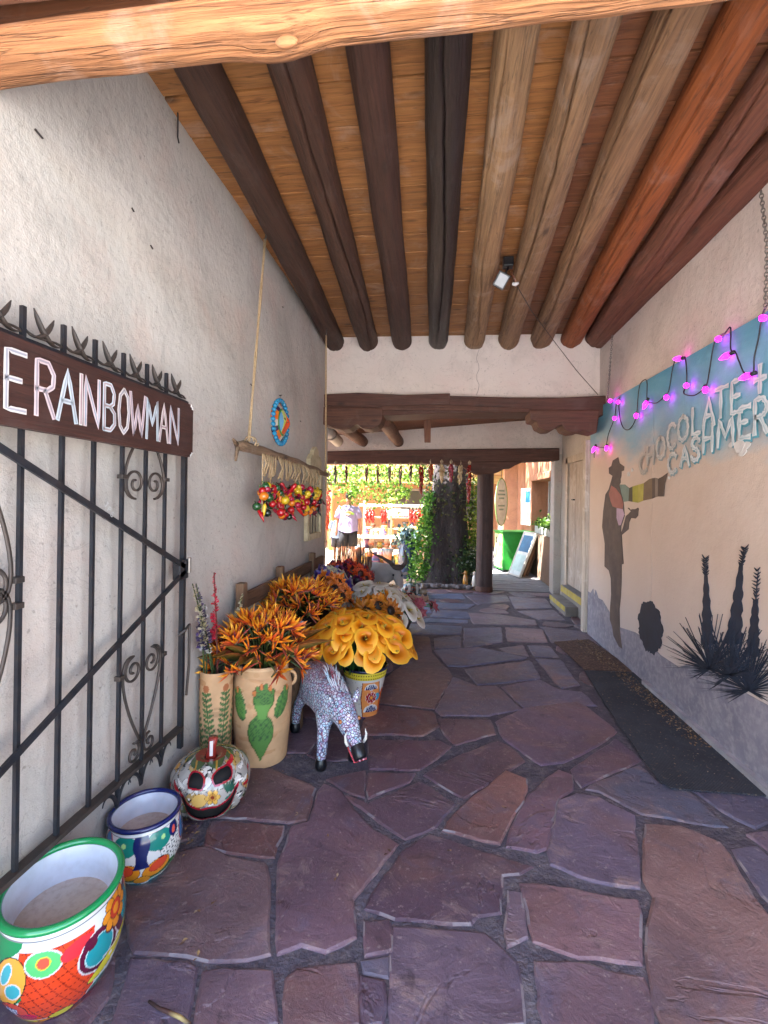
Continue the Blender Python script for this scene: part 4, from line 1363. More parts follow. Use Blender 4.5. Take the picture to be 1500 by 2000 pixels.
for (x0, x1, z0, z1) in ((-7.5, -6.2, .9, 2.0), (-5.3, -4.2, .1, 2.1), (-1.6, -.4, .9, 2.0), (.6, 1.8, .9, 2.0)):
    MB().box((x0, 16.96, z0), (x1, 16.995, z1)).build('window', m_white, ct)
    MB().box((x0 + .08, 16.94, z0 + .08), (x1 - .08, 16.958, z1 - .08)).build('window_pane', mg, ct)

def chile(mb, p, d, L, r, colr):
    d = Vector(d).normalized()
    s = d.orthogonal().normalized()
    q = [p, p + d * L * .35 + s * L * .03, p + d * L * .75 + s * L * .12, p + d * L + s * L * .22]
    mb.tube(q, [r * .5, r, r * .6, r * .08], 5, col=[colr, colr, colr, mixc(colr, (.02, .01, .0), .3)], cap=False)
def ristra_mesh(name, L, wd, n, cols, stem, seed, rr=.011, cl=.07, half=False):
    r = random.Random(seed)
    mb = MB()
    mb.tube([(0, 0, .0), (.003, 0, -.08)], .006, 5, col=stem)
    for s in (-1, 1):
        mb.tube([(0, 0, -.01), (s * .022, .005, -.035), (s * .018, 0, -.075)], [.005, .011, .003], 5, col=stem)
    for i in range(n):
        t = (i + .5) / n
        a = r.uniform(0, 6.28)
        z = -.075 - (L - .075 - cl * .6) * t
        w = wd * (math.sin(math.pi * min(1, .25 + t * .8)) * .7 + .3)
        p = Vector((math.cos(a) * w * .25, math.sin(a) * w * .25, z))
        chile(mb, p, (math.cos(a) * w * 6, math.sin(a) * w * 6, -1.0 - .5 * r.random()), cl * r.uniform(.8, 1.2), rr * r.uniform(.8, 1.2), r.choice(cols))
    return mb.mesh(name, m_paint, True)
DRY = [S('5a2a1e'), S('4a241c'), S('6b3020'), S('3d2620')]
REDC = [S('8f2018'), S('a32c1c'), S('7a1c18')]
PALE = [S('cdbb96'), S('b8a47e'), S('a58d64')]
ORG = [S('b2542a'), S('9a4224')]
MAG = [S('96243a'), S('a83448'), S('7c1c30')]
OLIVE = [S('4c4a2a'), S('3a3a24'), S('5c5030')]
specs = [(656, 905, .42, OLIVE, 'thin olive dried chile string tied nearest the left end of the chile beam'), (677, 906, .36, DRY, 'small dark red chile string, second on the chile beam from the hanging rope side'),
 (716, 906, .36, DRY, 'thin brown chile string, third on the chile beam from the hanging rope side'), (738, 906, .38, DRY, 'brown chile string with a frayed end, fourth on the chile beam'), (761, 906, .36, OLIVE, 'plump dark green-brown pod string, fifth on the chile beam'),
 (783, 906, .40, DRY, 'forked brown chile string, sixth on the chile beam'), (803, 906, .36, DRY, 'slim reddish brown chile string, seventh on the chile beam'), (823, 906, .58, REDC, 'long dark red ristra hung just before the tree trunk'),
 (841, 903, .36, ORG, 'short orange corn and chile string in front of the trunk'), (863, 903, .40, PALE, 'pale tan garlic string hanging in front of the tree trunk'), (881, 903, .38, MAG, 'crimson ristra hanging in front of the tree trunk'),
 (900, 905, .40, PALE, 'pale thin pod string next to the crimson ristra'), (917, 905, .72, REDC, 'longest rusty red ristra hung nearest the wooden post')]
for i, (x, y, L, cs, lab) in enumerate(specs):
    p = onY(x, y - 6, 8.02)
    wd = .05 if cs in (DRY, OLIVE) else .08
    o = link('chile_ristra', ristra_mesh('chile_ristra', L, wd, int(L * (75 if wd < .06 else 130)), cs, S('b8a68c') if i > 7 else S('7a6a50'), 40 + i, .012 if wd < .06 else .015))
    o.location = p
    o.rotation_euler.z = i
    tag(o, lab, 'ristra', 'ristras hanging from the chile beam')

# rack of red ristras at the left of the courtyard
rack = thing('ristra_rack', 'wooden rack with dark rafters at the left of the courtyard', 'rack', (-2.9, 10.5, 0))
for yy in (9.6, 12.4):
    MB().box((-3.2, yy, 0), (-3.1, yy + .1, 2.1)).build('rack_post', mlog, rack)
MB().tube([(-3.12, 9.2, 2.02), (-3.0, 12.9, 2.02)], .05, 10).build('top_rail', mlog, rack, smooth=True)
for k in range(9):
    yy = 9.3 + k * .42
    MB().tube([(-3.6, yy, 2.16), (-2.78, yy, 2.09)], .032, 8).build('rafter', m_beam, rack, smooth=True)
big = [ristra_mesh('hanging_ristra', 1.25, .14, 150, [S('b23a20'), S('c4502c'), S('a83018'), S('cf6438')], S('9a8a6a'), 77 + k, .02, .12) for k in range(2)]
for k in range(12):
    o = link('hanging_ristra', big[k % 2])
    o.location = (-3.02 + .02 * rng.random(), 9.35 + k * .29, 1.98)
    o.rotation_euler.z = k * 1.3
    tag(o, 'long orange-red ristra hung from the courtyard rack beside the walking person', 'ristra', 'ristras on the courtyard rack')

# market stall: rail with hooks, white sign, ristras, shelves, tables with pottery
YS = 12.6
stall = thing('market_stall', 'white framed market stall with hooks, shelves and tables of pottery', 'stall', (-.6, YS, 0))
xa, xb = onY(712, 985, YS).x, onY(832, 985, YS).x
zr = onY(760, 986, YS).z
m_stallw = M_('stall_white', S('d8cdbb'), S('bfb39f'), 6, .7, .2)
for xx in (xa, (xa + xb) / 2 - .1, xb):
    MB().box((xx - .03, YS - .03, 0), (xx + .03, YS + .03, zr + .1)).build('stall_post', m_stallw, stall)
MB().box((xa - .15, YS - .04, zr - .05), (xb + .2, YS + .04, zr + .02)).build('stall_rail', m_stallw, stall)
for x in (731, 750, 771, 793):
    p = onY(x, 984, YS)
    q = [p + Vector((.0, 0, 0)), p + Vector((.0, 0, .06))] + [p + Vector((.035 - .035 * math.cos(a) * 1.0, 0, .06 + .05 * math.sin(a))) for a in (.5, 1.1, 1.7, 2.4, 3.0)]
    MB().tube(q, .009, 6).build('hook', mlog, stall, smooth=True)
for z in (.78, 1.08):
    MB().box((xa, YS - .05, z), (xb, YS + .3, z + .03)).build('shelf', m_stallw, stall)
MB().box((xa - .1, YS - 1.0, .60), (xb + .1, YS - .3, .64)).build('table_top', m_stallw, stall)
for xx in (xa, xb):
    for yy in (YS - .95, YS - .36):
        MB().box((xx - .03, yy, 0), (xx + .03, yy + .05, .60)).build('table_leg', m_stallw, stall)
MB().box((xa - .06, YS - .985, .30), (xb + .06, YS - .40, .325)).build('lower_shelf', m_stallw, stall)
sg = onY(776, 1000, YS - .08)
o = MB().box((sg.x - .30, YS - .085, sg.z - .10), (sg.x + .30, YS - .065, sg.z + .08), col=S('e2ddd4'), bev=.005).build('stall_sign', m_matte)
tag(o, 'small white sign board hung under the rail of the market stall', 'sign')
for (dx, w) in ((-.2, .06), (.05, .1), (.2, .03)):
    MB().box((sg.x + dx - w / 2, YS - .089, sg.z - .02), (sg.x + dx + w / 2, YS - .0855, sg.z + .015), col=S('55504c')).build('sign_lettering', m_matte, o)
sm = [ristra_mesh('short_ristra', .42, .10, 60, [S('b52a22'), S('c63c2c'), S('9c2018')], S('9a8a6a'), 90 + k, .016, .09) for k in range(2)]
for k, x in enumerate((716, 722, 728, 746, 752, 803, 810, 817, 824)):
    p = onY(x, 990, YS - .12)
    o = link('short_ristra', sm[k % 2])
    o.location = p
    o.rotation_euler.z = k
    tag(o, 'short bright red ristra hung under the hook rail of the stall', 'ristra', 'short ristras under the stall rail')
POTN = ['ochre', 'straw yellow', 'slate blue', 'brick red', 'cream', 'olive green', 'navy blue', 'terracotta', 'amber', 'plum']
POTC = ['c98a3c', 'd9b95c', '4f7f8f', 'b5532e', 'e0d6c0', '7a8f4a', '39547f', 'c77a4a', 'd8a03c', '8f4a6a']
potm = []
for k in range(5):
    h = .14 + .03 * k
    pr = [[(.0, 0), (.05, 0), (.08, h * .4), (.06, h * .8), (.07, h), (.055, h), (.05, h * .8)], [(0, 0), (.06, 0), (.065, h * .5), (.09, h), (.08, h), (.05, h * .4)], [(0, 0), (.03, 0), (.07, h * .3), (.07, h * .5), (.025, h * .8), (.035, h), (.025, h)]][k % 3]
    potm.append(pr)
def pot(p, k, c, sc=1.0, where='on the market stall'):
    c1, c2 = S(POTC[c % 10]), S(POTC[(c * 3 + 1) % 10])
    pr = potm[k % 5]
    o = MB().lathe([(r * sc, z * sc) for r, z in pr], 14, col=[c1 if i % 2 else c2 for i in range(len(pr))]).build('market_pot', m_paint, smooth=True)
    o.location = p
    tag(o, '%s and %s glazed %s %s' % (POTN[c % 10], POTN[(c * 3 + 1) % 10], ('jar', 'flowerpot', 'bottle vase')[(k % 5) % 3], where), 'pot', 'pots on the market stall')
for i in range(38):
    t = i % 4
    x = rng.uniform(xa + .1, xb - .1)
    p = [(x, YS + .1, .81), (x, YS + .1, 1.11), (x, YS - .65 + .2 * rng.random(), .64), (x, YS - .7, .325)][t]
    pot(p, i, i * 7 + t, 1.0 if t != 3 else 1.2, ('on the lower wall shelf of the stall', 'on the upper wall shelf of the stall', 'on the table top of the stall', 'on the shelf under the stall table')[t])
for i in range(14):
    x = lerp(xa - .2, xb, i / 13)
    pot((x, YS - 1.35 - .2 * (i % 2), -.02), i + 2, i * 3 + 1, 1.7, 'on the ground before the stall')

# ------------------------------------------------------------------ wrought iron gate folded against the left wall
XG = -1.30
gate = thing('iron_gate', 'black wrought iron gate with scrolls folded back against the stucco wall', 'gate', (XG, 1.6, .3))
G = lambda x, y: (lambda p: (p.y, p.z))(onX(x, y, XG))
def bar(mb, a, b, w=.011, d=.011, x=XG):
    a, b = Vector((x, a[0], a[1])), Vector((x, b[0], b[1]))
    t = (b - a).normalized()
    s = Vector((1, 0, 0))
    u = t.cross(s)
    vs = []
    for p in (a, b):
        for i, j in ((-1, -1), (1, -1), (1, 1), (-1, 1)):
            vs.append(p + s * (i * d) + u * (j * w))
    mb.add(vs, [(0, 3, 2, 1), (4, 5, 6, 7), (0, 1, 5, 4), (1, 2, 6, 5), (2, 3, 7, 6), (3, 0, 4, 7)])
    return mb
yE = G(357, 1100)[0]                     # hinge-side stile
zT, zB = 2.075, .405
y0g = yE - 1.62
bars = [G(x, 1410)[0] for x in (33, 113, 175, 231, 277, 315)]
step = bars[1] - bars[0]
allbars = [bars[0] - step * k for k in (3, 2, 1) if bars[0] - step * k > y0g + .03] + bars
for yy in allbars:
    bar(MB(), (yy, .33 if yy > 1.66 else .398), (yy, 2.19), .0068, .0068).build('vertical_bar', m_iron, gate)
for yy in (yE, y0g):
    bar(MB(), (yy, .30 if yy > 1.6 else .40), (yy, zT + .015), .012, .012).build('stile', m_iron, gate)
bar(MB(), (y0g, zT), (yE, zT), .016, .014).build('top_rail', m_iron, gate)
bar(MB(), (y0g, zB), (yE, zB), .009, .018).build('bottom_rail', m_iron_warm, gate)
zm = G(352, 1112)[1]
for zz in (zT - .28, zB + .1):
    bar(MB(), (y0g + .02, zz + (.22 if zz > 1 else 0)), (yE - .01, zm + (.012 if zz > 1 else -.012)), .012, .005, XG + .017).build('diagonal_brace', m_iron, gate)
MB().box((XG - .02, yE - .06, zm - .05), (XG + .022, yE + .02, zm + .05), bev=.004).build('latch_plate', m_iron, gate)
MB().tube([(XG + .03, yE + .012, zm - .02), (XG + .03, yE + .012, zm + .055)], .009, 10).build('latch_bolt', m_steel, gate)
MB().tube([(XG + .012, yE - .05, zm - .33), (XG + .035, yE - .03, zm - .31), (XG + .03, yE + .02, zm - .29), (XG + .03, yE + .022, zm - .5), (XG + .02, yE + .018, zm - .66)], .007, 6).build('drop_rod', m_iron_warm, gate)
def spiral(cy, cz, r0, turns, a0, dirn, n=40, rin=.18):
    out = []
    for i in range(n + 1):
        t = i / n
        r = r0 * lerp(1.0, rin, t)
        a = a0 + dirn * turns * 2 * math.pi * t
        out.append((XG, cy + r * math.cos(a), cz + r * math.sin(a)))
    return out
def scrollpart(paths):
    mb = MB()
    for q in paths:
        mb.tube(q, .0075, 6, flat=.75)
    mb.build('scroll', m_iron_warm, gate, smooth=True)
def bez(*p, n=14):
    P = [Vector((XG, a, b)) for a, b in p]
    out = []
    for i in range(n + 1):
        t = i / n
        q = list(P)
        while len(q) > 1:
            q = [q[k].lerp(q[k + 1], t) for k in range(len(q) - 1)]
        out.append(q[0])
    return out
def heart(yc, zc, w, h, up=1):
    """paired scrolls round one bar: volutes at the top, straight legs meeting at the foot"""
    for s in (-1, 1):
        vol = spiral(yc + s * w * .42, zc, w * .40, 1.5, math.pi / 2 + s * math.pi * .5 * 0, -s)
        leg = bez((yc + s * w * .42, zc + w * .40 * up), (yc + s * w * 1.1, zc + w * .55 * up), (yc + s * w * 1.02, zc - h * .28 * up), (yc + s * .012, zc - h * up))
        v2 = [(XG, p[1], zc + (p[2] - zc) * up) for p in vol]
        scrollpart([leg[::-1] + [Vector(p) for p in v2[1:]]])
        vf = spiral(yc + s * w * .36, zc - h * 1.12 * up, w * .30, 1.4, math.pi / 2 * up + (math.pi if s < 0 else 0) * 0, s * up)
        scrollpart([[Vector((XG, yc + s * .012, zc - h * up))] + [Vector(p) for p in vf]])
    for s in (-1, 1):
        MB().box((XG - .014, yc + s * w - .016, zc - .01), (XG + .014, yc + s * w + .016, zc + .01), bev=.003).build('collar', m_iron_warm, gate)
yh = bars[4]
wd = (bars[5] - bars[3]) / 2
heart(yh, G(277, 1300)[1], wd, .33)
# upper volutes hanging under the sign
zc = G(290, 945)[1]
for s in (-1, 1):
    vol = spiral(yh + s * wd * .45, zc, wd * .45, 1.5, -math.pi / 2, s)
    leg = bez((yh + s * wd * .35, zc + .19), (yh + s * wd * .95, zc + .1), (yh + s * wd * 1.2, zc - .06), (yh + s * wd * .45, zc - wd * .45))
    scrollpart([leg + [Vector(p) for p in vol[1:]]])
    MB().box((XG - .014, yh + s * wd - .016, zc + .015), (XG + .014, yh + s * wd + .016, zc + .033), bev=.003).build('collar', m_iron_warm, gate)
ys_ = bars[0] - step
heart(ys_, G(5, 1190)[1], step * .95, .42)
heart(ys_, G(5, 1170)[1] + .05, step * .95, .40, -1)
# curled leaves under the bottom rail and thorny finials along the top
for k, yy in enumerate(allbars[1:]):
    if yy < 1.66:
        continue
    for s in (-1, 1):
        q = bez((yy, zB - .10), (yy + s * .02, zB - .015), (yy + s * .075, zB - .005), (yy + s * .085, zB - .05))
        MB().tube(q, [.011 - .008 * i / 14 for i in range(15)], 6, flat=.6).build('leaf_curl', m_iron, gate, smooth=True)
ends = sorted(allbars + [yE])
for k in range(len(ends) - 1):
    ym = (ends[k] + ends[k + 1]) / 2
    gp = ends[k + 1] - ends[k]
    for (a, b, c) in (((ends[k] + .02, zT + .035), (ym, zT + .02), (ym + gp * .24, zT + .115)), ((ends[k + 1] - .015, zT + .03), (ym + .01, zT + .01), (ym - gp * .26, zT + .125))):
        q = bez(a, b, c, n=9)
        MB().tube(q, [.004, .006, .008, .010, .012, .013, .013, .012, .009, .002], 6, flat=.55).build('thorn_finial', m_iron_warm, gate, smooth=True)
    q = bez((ends[k], zT + .05), (ends[k] + gp * .3, zT + .01), (ends[k + 1] - gp * .2, zT + .06), (ends[k + 1], zT + .03), n=8)
    MB().tube(q, .0045, 5).build('vine_wire', m_iron_warm, gate, smooth=True)

# ---- the carved sign on the gate
m_signw = wood_mat('sign_wood', S('4a2b23'), S('35201c'), axis=1, rough=.6, bump=.3, knots=False)
ya, yb = y0g - .02, yE - .006
zs0, zs1 = 1.80, 2.067
XS = XG + .018
sign = thing('gate_sign', 'dark brown wooden sign board with pale carved letters on the iron gate', 'sign', (XS, (ya + yb) / 2, zs0))
n_ = .022
prf = [(ya, zs0), (yb - n_, zs0), (yb - n_, zs0 + n_ * .5), (yb - n_ * .5, zs0 + n_ * .5), (yb - n_ * .5, zs0 + n_), (yb, zs0 + n_), (yb, zs1 - n_), (yb - n_ * .5, zs1 - n_), (yb - n_ * .5, zs1 - n_ * .5), (yb - n_, zs1 - n_ * .5), (yb - n_, zs1), (ya, zs1)]
MB().prism(prf, lambda u, v, k: (XS if k else XS + .03, u, v)).build('board', m_signw, sign, fix=True)
for (zz, sg) in ((zs0, 1), (zs1, -1)):
    st = [(yb - n_, zz), (yb - n_, zz + sg * n_ * .5), (yb - n_ * .5, zz + sg * n_ * .5), (yb - n_ * .5, zz + sg * n_), (yb, zz + sg * n_)]
    MB().tube([(XS + .031, a, b) for a, b in st], .0035, 5, col=S('cfc8c4')).build('corner_paint', m_matte, sign)
XT = XS + .0305
hL = lambda x, y: (lambda p: (p.y, p.z))(onX(x, y, XT))
let = [('E', (6, 669, 52, 757)), ('R', (66, 696, 108, 780)), ('A', (113, 724, 149, 796)), ('I', (150, 736, 166, 802)), ('N', (163, 744, 196, 814)), ('B', (200, 760, 226, 824)),
       ('O', (231, 774, 252, 834)), ('W', (254, 784, 283, 842)), ('M', (285, 798, 309, 852)), ('A', (311, 808, 328, 860)), ('N', (330, 818, 350, 868))]
LC = [S('d9d2cf'), S('d8c3c6'), S('c6d0d8')]
first = hL(6, 669)
lw = .115
extra = [('H', first[0] - lw * 1.25), ('T', first[0] - lw * 2.5)]
ztop, zbot = zs1 - .045, zs0 + .05
def letter(ch, y0, y1, k):
    for st in FONT[ch]:
        path = [(lerp(y0, y1, u), lerp(zbot, ztop, v)) for u, v in st]
        mb = MB()
        for (w, dx, c) in ((.0085, .0010, LC[k % 3]), (.0032, .0022, mixc(LC[(k + 1) % 3], S('7a4a58') if k % 2 else S('4f7f96'), .55))):
            L, R = ribbon(path, w, None, .05)
            strip(mb, L, R, lambda u, v: (XT + dx, u, v), c)
        mb.build('sign_letter', m_matte, sign)
for k, (ch, (x0, yA, x1, yB)) in enumerate(let):
    letter(ch, hL(x0, (yA + yB) / 2)[0], hL(x1, (yA + yB) / 2)[0], k)
for k, (ch, y0) in enumerate(extra):
    letter(ch, y0, y0 + lw, k)
# small painted initials on the brace
p = onX(214, 995, XG + .024)
mb = MB()
ang = -.72
for k, ch in enumerate('JPS'):
    for st in FONT[ch]:
        q = [(p.y + (k - 1) * .022 * math.cos(ang) + (u - .5) * .016 * math.cos(ang) - (v - .5) * .02 * math.sin(ang), p.z + (k - 1) * .03 * math.sin(ang) + (u - .5) * .016 * math.sin(ang) + (v - .5) * .02 * math.cos(ang)) for u, v in st]
        L, R = ribbon(q, .0016, None)
        strip(mb, L, R, lambda a, b: (XG + .0235, a, b), S('c9c9c6'))
mb.build('painted_initials', m_matte, gate)

# ------------------------------------------------------------------ painted ceramics
class Paint:
    """paints a surface of revolution: S = arc along the girth (0 faces the viewer side), T = height along the profile, in metres"""
    def __init__(self, prof, n, base):
        self.n = n
        r = np.array([p[0] for p in prof])
        z = np.array([p[1] for p in prof])
        self.m = len(prof)
        self.prof = prof
        d = np.concatenate([[0], np.cumsum(np.hypot(np.diff(r), np.diff(z)))])
        ang = (np.arange(n) / n - .5) * 2 * np.pi
        self.ANG = np.tile(ang, (self.m, 1))
        self.T = np.tile(d[:, None], (1, n))
        self.Sx = self.ANG * np.maximum(r, .02)[:, None]
        self.c = np.zeros((self.m, n, 3))
        self.c[:] = base
        self.h = np.zeros((self.m, n))
    def mask(self, m, colr, h=None):
        self.c[m] = colr
        if h is not None:
            self.h[m] = h
    def ell(self, s, t, a, b, colr, rot=0.0, out=None, ow=.003, h=None):
        ds, dt = self.Sx - s, self.T - t
        x = ds * math.cos(rot) + dt * math.sin(rot)
        y = -ds * math.sin(rot) + dt * math.cos(rot)
        if out is not None:
            self.mask((x / (a + ow)) ** 2 + (y / (b + ow)) ** 2 < 1, out)
        self.mask((x / a) ** 2 + (y / b) ** 2 < 1, colr, h)
    def band(self, t0, t1, colr, s0=-9, s1=9):
        self.mask((self.T >= t0) & (self.T < t1) & (self.Sx > s0) & (self.Sx < s1), colr)
    def flower(self, s, t, r, petals, cp, cc, cr, out):
        for k in range(petals):
            a = 2 * math.pi * k / petals
            self.ell(s + r * .68 * math.cos(a), t + r * .68 * math.sin(a), r * .36, r * .3, cp, a, out, .0022)
        self.ell(s, t, r * .48, r * .48, cr, 0, out, .002)
        self.ell(s, t, r * .27, r * .27, cc)
    def fan(self, s, t, r, a0, a1, k, c1, c2, out):
        ds, dt = self.Sx - s, self.T - t
        rr = np.hypot(ds, dt)
        an = np.arctan2(dt, ds)
        f = (an - a0) / (a1 - a0)
        ins = (f > 0) & (f < 1) & (rr < r * (1 - .1 * np.abs(np.sin(f * k * np.pi))))
        grow = (f > -.03) & (f < 1.03) & (rr < r * 1.0 + .004)
        self.mask(grow, out)
        self.mask(ins, c1)
        self.mask(ins & (np.abs((f * k) % 1 - .5) > .40), c2)
        for q in range(k):
            a = a0 + (a1 - a0) * (q + .5) / k
            self.ell(s + r * .8 * math.cos(a), t + r * .8 * math.sin(a), r * .05, r * .05, c2)
    def lattice(self, s0, s1, t0, t1, d, c1, c2, dot=None, skew=.5, lw=.0022):
        reg = (self.Sx > s0) & (self.Sx < s1) & (self.T > t0) & (self.T < t1)
        u = (self.Sx + skew * self.T) / d
        v = (self.T - skew * .6 * self.Sx) / d
        self.mask(reg, c1)
        fu, fv = u % 1, v % 1
        self.mask(reg & ((fu < lw / d) | (fv < lw / d)), c2)
        if dot is not None:
            self.mask(reg & (np.hypot(fu - .55, fv - .55) < .16), dot)
    def mesh(self, name, mat, ribs=0, ribd=0.0, hole=None, wob=0.0, squash=(1, 1)):
        vs, fs = [], []
        n, m = self.n, self.m
        for i, (r, z) in enumerate(self.prof):
            for k in range(n):
                a = self.ANG[i, k]
                q = r + self.h[i, k]
                if ribs:
                    q *= 1 - ribd * abs(math.cos(ribs * a / 2)) ** 6
                q *= 1 + wob * nz(math.cos(a) * 1.5, math.sin(a) * 1.5, z * 4)
                vs.append((q * math.sin(a) * squash[0], -q * math.cos(a) * squash[1], z))
        keep = np.ones((m, n), bool) if hole is None else ~hole
        for i in range(m - 1):
            for k in range(n):
                l = (k + 1) % n
                if keep[i, k] and keep[i, l] and keep[i + 1, k] and keep[i + 1, l]:
                    fs.append((i * n + k, i * n + l, (i + 1) * n + l, (i + 1) * n + k))
        mb = MB()
        mb.add(vs, fs, 0, [tuple(x) for x in self.c.reshape(-1, 3)])
        return mb.mesh(name, mat, True)
def prof_spline(keys, n):
    out = []
    K = len(keys)
    for i in range(n + 1):
        t = i / n * (K - 1)
        k = min(int(t), K - 2)
        f = t - k
        p0, p1, p2, p3 = keys[max(0, k - 1)], keys[k], keys[k + 1], keys[min(K - 1, k + 2)]
        q = []
        for a in range(2):
            q.append(.5 * (2 * p1[a] + (p2[a] - p0[a]) * f + (2 * p0[a] - 5 * p1[a] + 4 * p2[a] - p3[a]) * f * f + (3 * p1[a] - p0[a] - 3 * p2[a] + p3[a]) * f ** 3))
        out.append((max(0.001, q[0]), q[1]))
    return out
WHT, NAVY, GRN, TEAL, ORA, RED, YEL, MAR, BLK = S('d9d8d6'), S('14205a'), S('12814a'), S('1f8f96'), S('e08a1e'), S('cf3a20'), S('d8c832'), S('5a1430'), S('171416')
def face_cam(x, y):
    return math.atan2(x, -y) * 0 + math.atan2(-x, -y) * -1 + math.pi * 0
def pot_thing(name, label, x, y, z=0.0, yaw=None, cat='pot'):
    # the pot's -Y side (S = 0) turned towards the passage entrance
    a = math.atan2(-x, y) if yaw is None else yaw
    return thing(name, label, cat, (x, y, z), a)
def rim_tube(t, r, z, w, colr, name='rim', mat=None, squash=(1, 1)):
    q = [(r * math.cos(a) * squash[0], r * math.sin(a) * squash[1], z) for a in [2 * math.pi * i / 64 for i in range(64)]]
    place(name, MB().tube(q, w, 10, closed=True, col=colr).mesh(name, mat or m_paint, True), t, Matrix.Identity(4))
m_glaze_in = M_('white_glaze_inside', S('cfd2da'), S('bfc1c8'), 3, .25, .05, fine=(26, S('a9a49e'), .3))
m_soil = M_('dusty_pot_floor', S('b7b4b4'), S('a8937c'), 2.0, .7, .1, 30, .003, fine=(50, S('6b5b4c'), .35))
def bowl_inside(t, keys, zf, rf):
    place('inside', MB().lathe(keys, 56).mesh('inside', m_glaze_in, True), t, Matrix.Identity(4))
    place('pot_floor', MB().lathe([(0.001, 0), (rf * .5, .001), (rf, .003)], 48, c=(0, 0, zf)).mesh('pot_floor', m_soil, True), t, Matrix.Identity(4))

# big green-rimmed pot
pp = fl(100, 1958)
t = pot_thing('green_rim_pot', 'large empty glazed pot with a green rim and red scale pattern', -1.195, 1.38)
t.matrix_world = t.matrix_world @ Matrix.Rotation(math.radians(5), 4, 'X')
H1, R1 = .325, .235
pr = prof_spline([(.09, 0), (.115, .012), (.16, .10), (.178, .19), (.175, .275), (.162, .335), (.158, .35)], 150)
P = Paint(pr, 420, WHT)
tt = P.T.max()
P.band(0, .03, S('3f8f9a'))
P.band(.03, .07, ORA)
for k in range(14):
    P.ell(-.7 + k * .1, .05, .045, .016, [RED, ORA, YEL, MAR][k % 4], .3, BLK, .002)
P.lattice(-.11, .085, .075, tt - .05, .030, S('d8431f'), S('6a1410'), None, .55)
P.mask((P.Sx > -.6) & (P.Sx < -.14 + .04 * np.sin(P.T * 40)) & (P.T > .07), GRN)
P.ell(-.145, .235, .05, .085, S('e6a23c'), -.35, BLK, .003)
P.ell(-.15, .265, .013, .034, S('3fa6ae'), -.4, WHT, .004)
P.ell(-.128, .215, .021, .026, S('3fa6ae'), -.6, WHT, .004)
P.ell(-.13, .125, .045, .045, S('cf4a3a'), 0, BLK, .003)
P.lattice(-.155, -.115, .10, .145, .012, WHT, S('2a3f8f'), None, .2, .004)
P.ell(-.085, .10, .026, .022, S('c2184a'))
P.ell(-.19, .10, .05, .03, S('1f6fae'), .2, BLK, .003)
P.ell(-.045, .295, .045, .036, S('58b86a'), -.2, WHT, .004)
P.ell(-.045, .298, .016, .016, S('d9553f'), 0, YEL, .003)
P.ell(.04, .30, .045, .025, S('d9303a'), .2)
P.ell(.105, .245, .062, .066, MAR, 0, WHT, .004)
P.ell(.105, .242, .044, .046, TEAL, 0, S('bfe0e0'), .003)
P.ell(.075, .285, .02, .02, MAR)
P.ell(.14, .285, .02, .02, MAR)
P.ell(.235, .275, .075, .075, MAR, .3, WHT, .003)
P.ell(.245, .27, .05, .06, TEAL, .3)
P.flower(.165, .315, .052, 8, ORA, ORA, S('c23a1e'), BLK)
P.ell(.16, .185, .10, .022, YEL, .42, BLK, .003)
P.fan(.245, .20, .13, math.pi * 1.0, math.pi * 1.48, 5, NAVY, WHT, WHT)
P.ell(.10, .10, .035, .022, S('22867a'), .5, WHT, .004)
P.ell(.0, .075, .03, .018, YEL, 0, BLK, .003)
P.ell(.07, .07, .05, .02, MAR, .25)
for k in range(5):
    P.ell(.36 + .09 * k, .2 + .06 * (k % 2), .04, .05, [ORA, TEAL, RED, GRN, NAVY][k], .3, WHT, .004)
P.band(tt - .022, tt, WHT)
P.band(tt - .026, tt - .022, S('777777'))
place('body', P.mesh('body', m_paint), t, Matrix.Identity(4))
rim_tube(t, .163, .356, .0115, S('12884a'))
bowl_inside(t, [(.158, .356), (.150, .338), (.142, .318), (.138, .30), (.136, .26), (.12, .21)], .245, .136)
place('left_handle', MB().ball((0, 0, 0), .05, 16, 10, col=GRN, sc=(.6, 1, 1)).mesh('left_handle', m_paint, True), t, Matrix.Translation((-.160, -.05, .22)))

